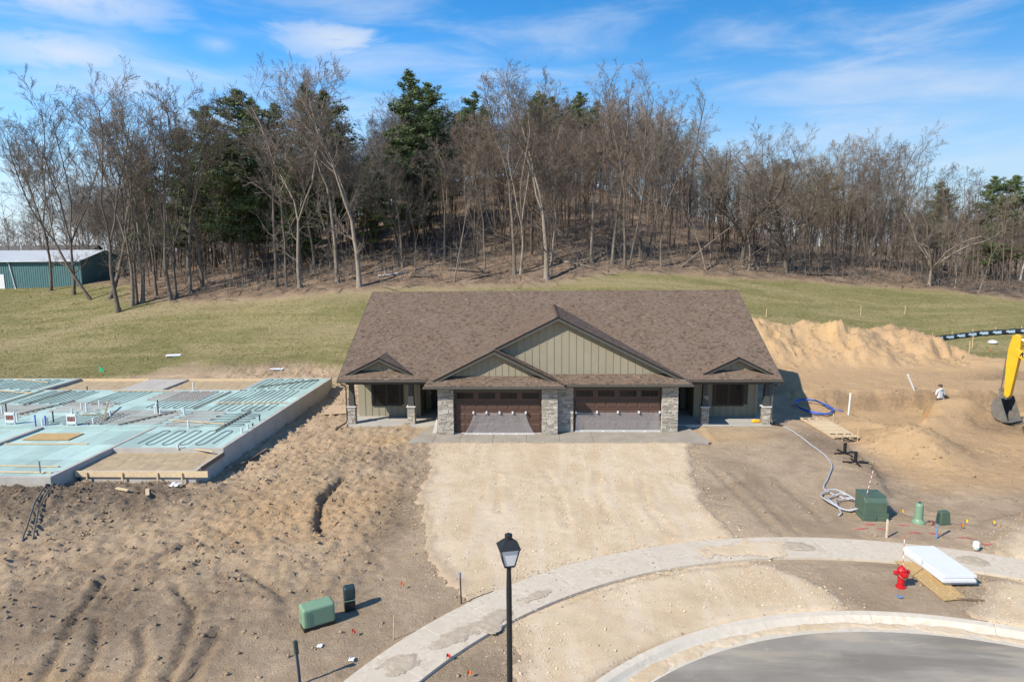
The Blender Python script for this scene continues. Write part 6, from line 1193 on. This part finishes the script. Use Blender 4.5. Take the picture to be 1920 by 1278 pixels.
STR = dict(wig=(.08, .12, .14, .14, .12), up=(.12, .14, .11, .08, .06), kids=(9, 5, 5, 3, 0), t0=(.12, .2, .15, .15, 0), ang=((22, 48), (28, 55), (30, 60), (30, 60), (0, 0)), len=((.20, .40), (.4, .6), (.42, .65), (.45, .7), (0, 0)), lev=4, rmin=.010, low=5)
OAK = dict(wig=(.22, .24, .26, .26, .2), up=(.02, .03, .05, .06, .03), kids=(6, 6, 6, 4, 0), t0=(.15, .15, .12, .1, 0), ang=((35, 70), (35, 70), (35, 70), (30, 65), (0, 0)), len=((.34, .50), (.40, .6), (.4, .6), (.4, .6), (0, 0)), lev=4, rmin=.012, low=4)
SAP = dict(wig=(.10, .16, .2, .2, .2), up=(.05, .08, .06, .05, .03), kids=(8, 4, 3, 0, 0), t0=(.15, .2, .2, .15, 0), ang=((25, 60), (30, 60), (30, 60), (30, 60), (0, 0)), len=((.18, .34), (.35, .55), (.4, .6), (.4, .6), (0, 0)), lev=3, rmin=.009, low=2)
def proto(kind, seed):
    t = Tree(seed)
    if kind == 'a': t.bare(20, .23, .36, 2, -.05, 20, LOC)
    elif kind == 'b': t.bare(20, .19, .30, 3, .05, 17, LOC)
    elif kind == 'c': t.bare(20, .20, .48, 2, .0, 13, dict(LOC, low=5))
    elif kind == 'c2': t.bare(20, .19, .42, 1, .03, 10, STR)
    elif kind == 'fork': t.bare(20, .27, .34, 2, .0, 12, LOC)
    elif kind == 'lean_left': t.bare(20, .21, .40, 2, -.55, 22, LOC, .35)
    elif kind == 'lean_right': t.bare(20, .30, .32, 2, .42, 20, LOC)
    elif kind == 'thinlean': t.bare(20, .135, .50, 2, .20, 10, dict(STR, kids=(7, 4, 4, 3, 0)))
    elif kind == 'bentlean': t.bare(20, .17, .55, 1, .75, 10, SAP, .30)
    elif kind == 'sap': t.bare(20, .15, .35, 2, .08, 9, SAP)
    elif kind == 'oak': t.bare(20, .42, .20, 6, .03, 40, OAK)
    elif kind == 'birch': t.bare(20, .24, .40, 2, .0, 14, STR)
    elif kind == 'wood': t.bare(20, .16, .34, 2, .0, 12, dict(STR, kids=(8, 5, 4, 3, 0)))
    elif kind == 'thick': t.bare(20, .15, .16, 4, .0, 24, dict(LOC, kids=(8, 6, 5, 5, 0), rmin=.013, low=8))
    return t
PROTO = {}
def get_proto(kind, var=0, tm=None, cm=None):
    k = (kind, var); tm = tm or m_bark; cm = cm or m_twig
    if k not in PROTO:
        t = proto(kind, hash_seed(kind) + var * 101); PROTO[k] = (t.trunk.mesh('tree_trunk', m_bark, True), t.crown.mesh('tree_crown', m_twig, False))
    return PROTO[k] + (tm, cm)
def hash_seed(s): return sum((i + 3) * ord(c) for i, c in enumerate(s))
def put_tree(name, kind, var, x, y, H, label, group=None, rz=None, tm=None, cm=None, cat='tree', wide=1.0):
    tr, cr_, tm, cm = get_proto(kind, var, tm, cm); s_ = H / 20.0
    o = thing(name, label, cat, (x, y, gz(x, y) - .05), rz if rz is not None else random.uniform(0, 6.28), group); o.scale = (s_ * wide, s_ * wide, s_)
    for n_, me_, mt_ in (('trunk', tr, tm), ('crown', cr_, cm)):
        q_ = link(n_, me_, o); q_.material_slots[0].link = 'OBJECT'; q_.material_slots[0].material = mt_
    return o
FRONT = [('a', -44.55, 32.2, 20.4, 'crooked dark tree at the very tip of the woods, nearest the lawn on the left'), ('b', -56.25, 42.34, 21.1, 'thick trunked tree standing at the right end of the green shed'),
 ('lean_left', -51.94, 39.05, 19.0, 'tree leaning far left across the front of the green shed'), ('lean_right', -49.44, 38.29, 19.0, 'stout tree leaning right, just right of the shed'),
 ('a', -44.05, 33.77, 18.3, 'leftmost thin trunk right behind the tip tree of the woods'), ('b', -43.82, 34.38, 17.7, 'second thin trunk behind the tip tree of the woods'), ('a', -43.4, 34.58, 19.0, 'third thin trunk behind the tip tree of the woods'),
 ('b', -43.27, 37.12, 18.5, 'tree leaning left a little behind the three thin trunks'), ('a', -40.45, 34.99, 19.2, 'left one of two close trunks at the lawn edge right of the woods tip'), ('b', -40.28, 35.8, 18.6, 'right one of two close trunks at the lawn edge right of the woods tip'),
 ('c', -39.47, 37.27, 19.0, 'slim tree just left of the tall straight trunk under the left pines'), ('c', -39.11, 39.4, 21.5, 'tall straight trunk in front of the leftmost big pine'),
 ('c', -29.59, 36.76, 20.8, 'left one of two trunks close together below the middle pines'), ('b', -28.34, 36.26, 17.2, 'right one of two trunks close together below the middle pines'), ('a', -26.47, 35.45, 20.3, 'pale forked trunk at the lawn edge below the second pine top'),
 ('c', -26.5, 40.52, 15.5, 'slim tree set back between the pale forked trunk and the tall grey one'), ('c', -22.59, 36.11, 21.7, 'tall slender grey tree left of the twin stemmed one above the roof corner'), ('fork', -19.85, 34.69, 21.4, 'twin stemmed pale tree just above the left end of the roof ridge'),
 ('c', -16.35, 40.62, 16.0, 'slim trunk in front of the tallest pine'), ('c', -17.07, 50.61, 13.0, 'small dark trunk at the foot of the tallest pine'), ('c', -11.68, 41.94, 12.8, 'grey trunk standing alone in the gap right of the tallest pine'),
 ('thinlean', -9.95, 35.95, 12.6, 'thin tree leaning right over the brush pile behind the roof'), ('b', -8.18, 43.76, 14.9, 'slender tree set back behind the leaning thin tree'), ('c', -3.48, 38.08, 21.1, 'left one of the close pair left of the tallest pale forked tree'),
 ('b', -2.83, 38.08, 18.3, 'right one of the close pair left of the tallest pale forked tree'), ('fork', 0.01, 36.61, 21.5, 'tallest pale forked tree at the lawn edge above the middle of the roof'), ('b', 0.62, 40.36, 17.4, 'thin dark tree close behind the tallest pale forked tree'),
 ('c2', 5.21, 41.43, 20.0, 'straight tree third to the right of the tallest pale forked tree'), ('c2', 7.53, 41.53, 20.3, 'tall straight tree left of the leaning thin pair'), ('c2', 8.88, 40.67, 19.3, 'straight tree touching the leaning thin pair'),
 ('thinlean', 9.18, 39.81, 19.3, 'front one of the thin pair leaning right at the crest of the lawn'), ('b', 11.03, 43.46, 18.7, 'tree set back between the leaning thin pair'), ('thinlean', 12.21, 45.38, 18.3, 'rear one of the thin pair leaning right at the crest of the lawn'),
 ('b', 13.19, 41.63, 15.3, 'tree left of the bent sapling above the right half of the roof'), ('bentlean', 15.4, 42.39, 10.2, 'strongly bent sapling arching right above the right half of the roof'), ('c2', 17.59, 47.97, 18.7, 'thick dark trunk set back behind the bent sapling'),
 ('sap', 18.4, 42.14, 10.6, 'pale upright sapling above the right end of the ridge'), ('sap', 19.23, 43.76, 7.3, 'short pale sapling just behind the upright one'), ('bentlean', 21.35, 43.36, 6.4, 'low bent sapling arching right beside the first spreading oak'), ('sap', 23.62, 43.51, 10.9, 'pale thin sapling between the bent sapling and the big oak'),
 ('oak', 28.41, 44.67, 11.6, 'broad spreading oak with a dark gnarled trunk behind the lawn'), ('oak', 44.42, 43.51, 8.6, 'low spreading oak with a pale trunk at the right lawn edge'), ('thinlean', 48.9, 41.73, 8.5, 'pale bare trunk leaning right beside the pale oak'), ('birch', 63.69, 56.33, 13.0, 'white barked birch at the right edge of the picture'),
 ('b', 38.16, 50.96, 14.7, 'first of the tall slender trees right of the big oak'), ('thinlean', 39.65, 52.18, 14.9, 'second of the tall slender trees right of the big oak'), ('thinlean', 41.27, 52.03, 14.7, 'third of the tall slender trees right of the big oak'), ('b', 42.86, 51.82, 15.4, 'fourth of the tall slender trees right of the big oak'),
 ('thinlean', 45.35, 51.42, 14.7, 'last of the tall slender trees before the pale oak'), ('sap', 33.78, 47.77, 7.4, 'small sapling right of the big oak'), ('b', 35.54, 48.88, 15.1, 'tall tree directly behind the big oak'), ('thinlean', 43.57, 51.21, 15.2, 'tall leaning tree among the slender group right of the big oak'),
 ('b', 50.54, 50.0, 13.2, 'tree rising alone above the gap near the small pine on the right'), ('sap', 47.28, 43.41, 6.1, 'sapling between the pale oak and the leaning pale trunk'), ('oak', 23.3, 45.18, 12.4, 'dark spreading oak left of the broad one'), ('b', 27.71, 48.98, 14.5, 'tree rising behind the two spreading oaks'),
 ('b', -67.95, 49.5, 16.8, 'tree behind the left end of the green shed roof'), ('b', -85.02, 68.96, 21.8, 'tree behind the grey house on the left'), ('a', -62.18, 46.55, 18.2, 'dark tree in front of the shed roof, left of the thick trunk')]
for i, (k, x, y, H, lab) in enumerate(FRONT):
    if k == 'b' and x < -60: y += 9
    pale = any(w_ in lab for w_ in ('pale', 'grey trunk', 'slender grey')); tm = m_white if k == 'birch' else (m_pale if pale else None)
    directed = k in ('lean_left', 'lean_right', 'thinlean', 'bentlean')
    put_tree('spreading_oak' if k == 'oak' else ('birch_tree' if k == 'birch' else ('sapling' if k in ('sap', 'bentlean') else 'bare_tree')), k, i % 2, x, y, H * (1.0 if k != 'oak' else 1.25), lab, 'trees along the edge of the woods',
             rz=random.uniform(-.35, .35) if directed else None, tm=tm, wide=(1.35 if k in ('sap', 'bentlean') else 1.0) * (1.0 if k == 'oak' else 1.0) * (1.0 if H > 12 or k == 'oak' else 1.25))

# ---- pines
m_needle, nt, b = newmat('pine_needles'); tcn = nd(nt, 'ShaderNodeTexCoord'); oi = nd(nt, 'ShaderNodeObjectInfo')
c = mixc(nt, mrange(nt, noise(nt, tcn.outputs['Object'], 1.1, 4, .6), .32, .68), (.050, .088, .034), (.165, .215, .082)); c = mixc(nt, mth(nt, 'MULTIPLY', oi.outputs['Random'], .4), c, (.095, .112, .042))
nt.links.new(c, b.inputs['Base Color']); b.inputs['Roughness'].default_value = .7; b.inputs['Specular IOR Level'].default_value = .25
def pine(seed, H=20, wid=4.2, base=.22, whorls=17):
    r = random.Random(seed); tk = Tubes(); bo = Tubes(); C0 = []; S0 = []; rg = np.random.default_rng(seed)
    tk.tube([(r.gauss(0, .05), r.gauss(0, .05), -.2 + H * i / 8) for i in range(9)], [.26 * (1 - .9 * i / 8) + .02 for i in range(9)], 8)
    for wv in range(whorls):
        t = wv / (whorls - 1); z = H * (base + (1.0 - base) * t) - .2; prof = (1 - t) ** .62 * (.62 + .38 * min(1, t * 4)); Lm = wid * prof * r.uniform(.7, 1.12) + .35
        for k in range(r.randint(4, 6)):
            a = r.uniform(0, 6.283); L = Lm * r.uniform(.55, 1.1); up = .30 + .75 * t; p0 = np.array((0, 0, z + r.uniform(-.3, .3))); d = np.array((math.cos(a), math.sin(a), up * r.uniform(.3, .8)))
            pts = [p0 + d * L * f + np.array((0, 0, .10 * L * f * f * (1 if t > .4 else -.3))) for f in (0, .35, .7, 1.0)]; bo.tube(pts, [.05, .036, .024, .010], 4)
            q = int(9 + L * 17); f = rg.uniform(.2, 1.05, q) ** .8; sp = .10 + .26 * L * (1 - np.abs(f - .75)) * .8
            C0.append(pts[0] + (pts[-1] - pts[0]) * f[:, None] + rg.normal(0, 1, (q, 3)) * np.stack([sp, sp, .12 + 0 * sp], -1) + np.array((0, 0, .1))); S0.append(rg.uniform(.24, .46, q))
    C = np.repeat(np.concatenate(C0), 7, 0); S = np.repeat(np.concatenate(S0), 7)[:, None]; D = rg.normal(0, 1, C.shape); D[:, 2] = np.abs(D[:, 2]) * .8 + .1; D /= np.linalg.norm(D, axis=1)[:, None]
    Wd = np.cross(D, rg.normal(0, 1, C.shape)); Wd /= np.linalg.norm(Wd, axis=1)[:, None] + 1e-6
    V = np.stack([C - Wd * .055, C + Wd * .055, C + D * S * 1.25], 1).reshape(-1, 3)
    return tk.mesh('pine_trunk', m_bark, True), bo.mesh('pine_limbs', m_bark), mesh_np('needles', V, np.arange(len(V)).reshape(-1, 3), m_needle)
PINES = [pine(11, 20, 4.8, .18, 18), pine(23, 20, 4.0, .12, 19), pine(37, 20, 5.4, .24, 16)]
def put_pine(x, y, H, v, label, group, wide=1.0):
    o = thing('pine_tree', label, 'tree', (x, y, gz(x, y) - .1), random.uniform(0, 6.28), group); s_ = H / 20; o.scale = (s_ * wide, s_ * wide, s_)
    a, b_, c_ = PINES[v]; link('trunk', a, o); link('limbs', b_, o); link('crown', c_, o)
PL = [(-37.6, 48.0, 21.5, 0, 'big broad topped pine, leftmost of the tall pine tops'), (-43.51, 52.0, 20.2, 2, 'pine close left of the big broad topped pine'), (-28.45, 46.0, 20.7, 1, 'narrow pointed pine second from the left in the skyline'), (-33.86, 50.0, 19.3, 0, 'pine between the broad topped and the narrow pointed pine'),
      (-28.71, 54.0, 19.9, 2, 'pine right behind the narrow pointed pine'), (-39.95, 58.0, 21.2, 1, 'pine half hidden behind the big broad topped pine'), (-16.63, 50.0, 20.9, 1, 'tallest dark green pine standing left of the middle of the woods'), (-15.34, 56.0, 19.2, 2, 'pine just behind and right of the tallest one'),
      (-56.95, 60.0, 16.0, 1, 'dark young spruce behind the left trees'), (-49.18, 56.0, 18.8, 0, 'pine deep behind the left end trees'), (56.85, 64.0, 11.8, 2, 'round topped pine above the gap on the right'), (61.61, 60.0, 13.2, 2, 'bushy pine left of the last one on the right'),
      (62.99, 58.0, 13.6, 0, 'bushy green pine cut by the right picture edge'), (55.85, 52.0, 8.2, 2, 'dark low pine behind the leaning pale trunk on the right'), (-28.24, 60.0, 14.6, 0, 'pine in the hollow between narrow pine and tallest pine'), (-21.68, 48.0, 11.6, 1, 'low young pine left of the tallest pine'),
      (-38.53, 46.0, 15.9, 2, 'lower pine in front of the big broad topped pine'), (-29.79, 44.0, 13.8, 1, 'lower pine in front of the narrow pointed pine'), (-18.2, 46.0, 14.6, 2, 'lower pine in front of the tallest pine'), (-15.69, 52.0, 13.6, 0, 'lower pine right of the tallest pine')]
for x, y, H, v, lab in PL: put_pine(x, y, H, v, lab, 'pines standing among the bare trees')
for k in range(16):
    x = random.uniform(-16, 14); y = random.uniform(84, 104); put_pine(x, y, random.uniform(12, 16), k % 3, 'small dark pine on the hill crest behind the bare trees', 'pines on the hill crest')

# ---- the trees deep in the woods (alike, and countable only roughly)
rw = random.Random(99); placed = []
def wood_edge(x): return float(np.interp(x, [-90, -62, -50, -46, -35, -22.6, 0, 9.3, 28.5, 44.5, 52.7, 80], [74, 62, 46, 41, 38.5, 38.5, 40, 43.5, 47, 47, 45, 44]))
tries = 0
while len(placed) < 290 and tries < 20000:
    tries += 1; x = rw.uniform(-82, 92); e = wood_edge(x); y = e + 74 * rw.random() ** 1.5
    if abs(x) > 95 * (y + 40) / 130: continue
    if any((x - a) ** 2 + (y - b_) ** 2 < 5.0 for a, b_ in placed): continue
    if -47 < x < -12 and y < 53 and rw.random() < .50: continue
    placed.append((x, y))
    far = y - e; H = rw.uniform(10, 15.5) * (1.0 if x < 24 else (.9 if x < 45 else .72)) * (.96 if -22 < x < 12 else 1.0); kind = rw.choice(['wood', 'thick', 'thick', 'c2', 'b'] if far < 25 else ['thick', 'thick', 'wood'])
    cm = m_red if (-16 < x < 14 and y > 46) else (m_olive if 18 < x < 60 and rw.random() < .5 else None)
    put_tree('bare_tree', kind, rw.randrange(2), x, y, H, 'slender bare tree deep in the woods on the hillside', 'bare trees deep in the woods', cm=cm)
# ---- far woodland mass, undergrowth and litter: nobody could count these
def far_mass():
    mb = Tubes(); r = random.Random(5)
    for i in range(240):
        x = r.uniform(-330, 330); y = r.uniform(125, 330)
        if abs(x) < 60 and y < 150: continue
        z = gz(x, y); H = r.uniform(9, 15); mb.tube([(x, y, z), (x + r.gauss(0, .4), y, z + H * .6)], [.22, .1], 4, cap=False)
        for k in range(26):
            a = r.uniform(0, 6.28); t = r.uniform(.3, .95); p = Vector((x, y, z + H * t * .8)); d = Vector((math.cos(a), math.sin(a), r.uniform(.4, 1.5))).normalized() * r.uniform(1.2, 3.4)
            mb.tube([p, p + d * .6, p + d + Vector((0, 0, .3))], [.10, .07, .03], 3, cap=False)
            for q in range(2): e = Vector((r.gauss(0, 1), r.gauss(0, 1), r.uniform(.2, 1.2))); mb.tube([p + d * .6, p + d * .6 + e], [.05, .02], 3, cap=False)
    return stuff(link('distant_woodland', mb.mesh('distant_woodland', m_twig)), 'brown bare woodland far behind the hill', 'woodland')
far_mass()
def hill_fill():
    mb = Tubes(); r = random.Random(15)
    for i in range(860):
        x = r.uniform(-70, 78); e = wood_edge(x); y = e + 4 + 62 * r.random() ** 1.2
        if -47 < x < -12 and y < 55 and r.random() < .5: continue
        z = gz(x, y); H = r.uniform(6, 12.5); lx, ly = r.gauss(0, .5), r.gauss(0, .4); top = Vector((x + lx, y + ly, z + H))
        mb.tube([(x, y, z - .1), (x + lx * .4, y + ly * .5, z + H * .5), top], [.085, .06, .02], 4)
        for k in range(15):
            f = r.uniform(.22, .95); p = Vector((x + lx * f, y + ly * f, z + H * f)); a = r.uniform(0, 6.28); d = Vector((math.cos(a), math.sin(a), r.uniform(.5, 1.6))).normalized() * H * r.uniform(.12, .26) * (1.15 - f * .5); q = p + d
            mb.tube([p, p + d * .5 + Vector((r.gauss(0, .08), r.gauss(0, .08), 0)), q], [.03, .022, .010], 3)
            for m_ in range(4): s_ = p + d * r.uniform(.35, 1.0); e2 = Vector((r.gauss(0, .55), r.gauss(0, .55), r.uniform(.1, .9))) * H * .085; mb.tube([s_, s_ + e2], [.015, .007], 3)
    return stuff(link('woodland_thicket', mb.mesh('woodland_thicket', m_red)), 'dense reddish brown thicket of thin stems filling the hillside', 'thicket')
hill_fill()
def crest_fill():
    mb = Tubes(); r = random.Random(25)
    for i in range(680):
        if i < 470: x = r.uniform(-75, 95); y = wood_edge(x) + 34 + 48 * r.random(); H = r.uniform(5, 11)
        else: x = r.uniform(-150, -58); y = r.uniform(76, 122); H = r.uniform(7, 15)
        z = gz(x, y); lx = r.gauss(0, .5)
        mb.tube([(x, y, z - .1), (x + lx, y, z + H)], [.09, .02], 4)
        for k in range(18):
            f = r.uniform(.04, .95); p = Vector((x + lx * f, y, z + H * f)); a = r.uniform(0, 6.28); d = Vector((math.cos(a), math.sin(a), r.uniform(.4, 1.4))).normalized() * H * r.uniform(.14, .30) * (1.1 - f * .5)
            mb.tube([p, p + d], [.045, .016], 3)
            for m_ in range(3): s_ = p + d * r.uniform(.3, 1.0); e2 = Vector((r.gauss(0, .6), r.gauss(0, .6), r.uniform(.1, .8))) * H * .10; mb.tube([s_, s_ + e2], [.024, .010], 3)
    return stuff(link('distant_thicket', mb.mesh('distant_thicket', m_twig)), 'grey brown bare thicket along the skyline behind the woods', 'thicket')
crest_fill()
for k in range(30):
    x = rw.uniform(-150, -62); y = rw.uniform(74, 118)
    if abs(x + 92) < 13 and y < 92: continue
    put_tree('bare_tree', rw.choice(['thick', 'b', 'wood']), rw.randrange(2), x, y, rw.uniform(12, 17), 'bare tree far behind the green shed and grey house', 'bare trees behind the shed')
def undergrowth():
    mb = Tubes(); r = random.Random(8)
    for i in range(2300):
        x = r.uniform(-62, 72); y = wood_edge(x) - 3.2 + 30 * r.random() ** 1.6
        if -60 < x < -46 and y < 44: continue
        z = gz(x, y); H = r.uniform(.7, 3.6) * (1.25 if x > 24 else 1); a = r.uniform(0, 6.28); lean = r.uniform(.05, .5)
        p = [Vector((x, y, z - .05))]; d = Vector((math.cos(a) * lean, math.sin(a) * lean, 1))
        for k in range(3): d = d + Vector((r.gauss(0, .16), r.gauss(0, .16), 0)); p.append(p[-1] + d.normalized() * H / 3)
        mb.tube(p, [.028, .022, .016, .008], 3, cap=False)
        for q in range(r.randint(3, 6)):
            b0 = p[r.randrange(1, 4)]; e = Vector((r.gauss(0, .5), r.gauss(0, .5), r.uniform(.15, .9))) * H * .26; mb.tube([b0, b0 + e * .55 + Vector((r.gauss(0, .05), 0, 0)), b0 + e], [.014, .011, .006], 3, cap=False)
    return stuff(link('undergrowth', mb.mesh('undergrowth', m_twig)), 'tangle of bare brush under the trees', 'brush')
undergrowth()
def litter():
    mb = Tubes(); r = random.Random(9)
    for i in range(1500):
        x = r.uniform(-46, 62); y = wood_edge(x) - 4.5 + 18 * r.random() ** 1.4; z = gz(x, y); a = r.uniform(0, 6.28); L = r.uniform(.3, 2.4); p = Vector((x, y, z + .04)); d = Vector((math.cos(a), math.sin(a), 0))
        q = p + d * L * .5; q.z = gz(q.x, q.y) + r.uniform(.05, .3); e = p + d * L + Vector((-d.y, d.x, 0)) * r.gauss(0, .2); e.z = gz(e.x, e.y) + r.uniform(.02, .35); w_ = r.uniform(.012, .05); mb.tube([p, q, e], [w_, w_ * .9, w_ * .4], 4, cap=False)
    return stuff(link('fallen_sticks', mb.mesh('fallen_sticks', m_pale)), 'dead sticks and branches littering the woodland floor', 'sticks')
litter()
LOGS = [((-16.9, 38.0), .3, 3.2, .13, m_white, 'short white birch log lying at the woodland edge above the roof'), ((-8.6, 38.6), -.25, 5.0, .16, m_bark, 'dark fallen trunk in the brush pile behind the roof'), ((-6.0, 37.6), .5, 4.2, .12, m_bark, 'fallen limb slanting over the brush pile behind the roof'),
        ((3.6, 40.3), -.55, 4.5, .13, m_pale, 'pale fallen log right of the tallest pale forked tree'), ((2.5, 41.5), .1, 5.5, .12, m_bark, 'dark log lying behind the pale fallen one'), ((-13.5, 37.2), .12, 3.0, .10, m_pale, 'bleached branch on the ground left of the thin leaning tree'),
        ((33.5, 45.2), .2, 5.5, .16, m_bark, 'fallen trunk lying right of the broad oak'), ((-34.8, 38.2), -.2, 4.0, .13, m_bark, 'log on the slope under the left pines'), ((24.8, 44.4), -.1, 3.6, .10, m_pale, 'pale log between the two dark oaks')]
for (x, y), a, L, rr, mt, lab in LOGS:
    d = Vector((math.cos(a), math.sin(a), 0)); pts = []
    for k in range(6): p = Vector((x, y, 0)) + d * L * (k / 5 - .5) + Vector((0, random.gauss(0, .06), 0)); p.z = gz(p.x, p.y) + rr * .8 + random.uniform(0, .1); pts.append(p)
    mb = MB(); mb.tube(pts, [rr * (1 - .1 * k) for k in range(6)], 8)
    for q in range(3): p0 = pts[random.randrange(1, 5)]; e = Vector((random.gauss(0, .6), random.gauss(0, .6), random.uniform(.3, .9))); mb.tube([p0, p0 + e], [rr * .35, rr * .1], 5)
    tag(mb.build('fallen_log', mt, smooth=True), lab, 'log', 'fallen logs at the woodland edge')
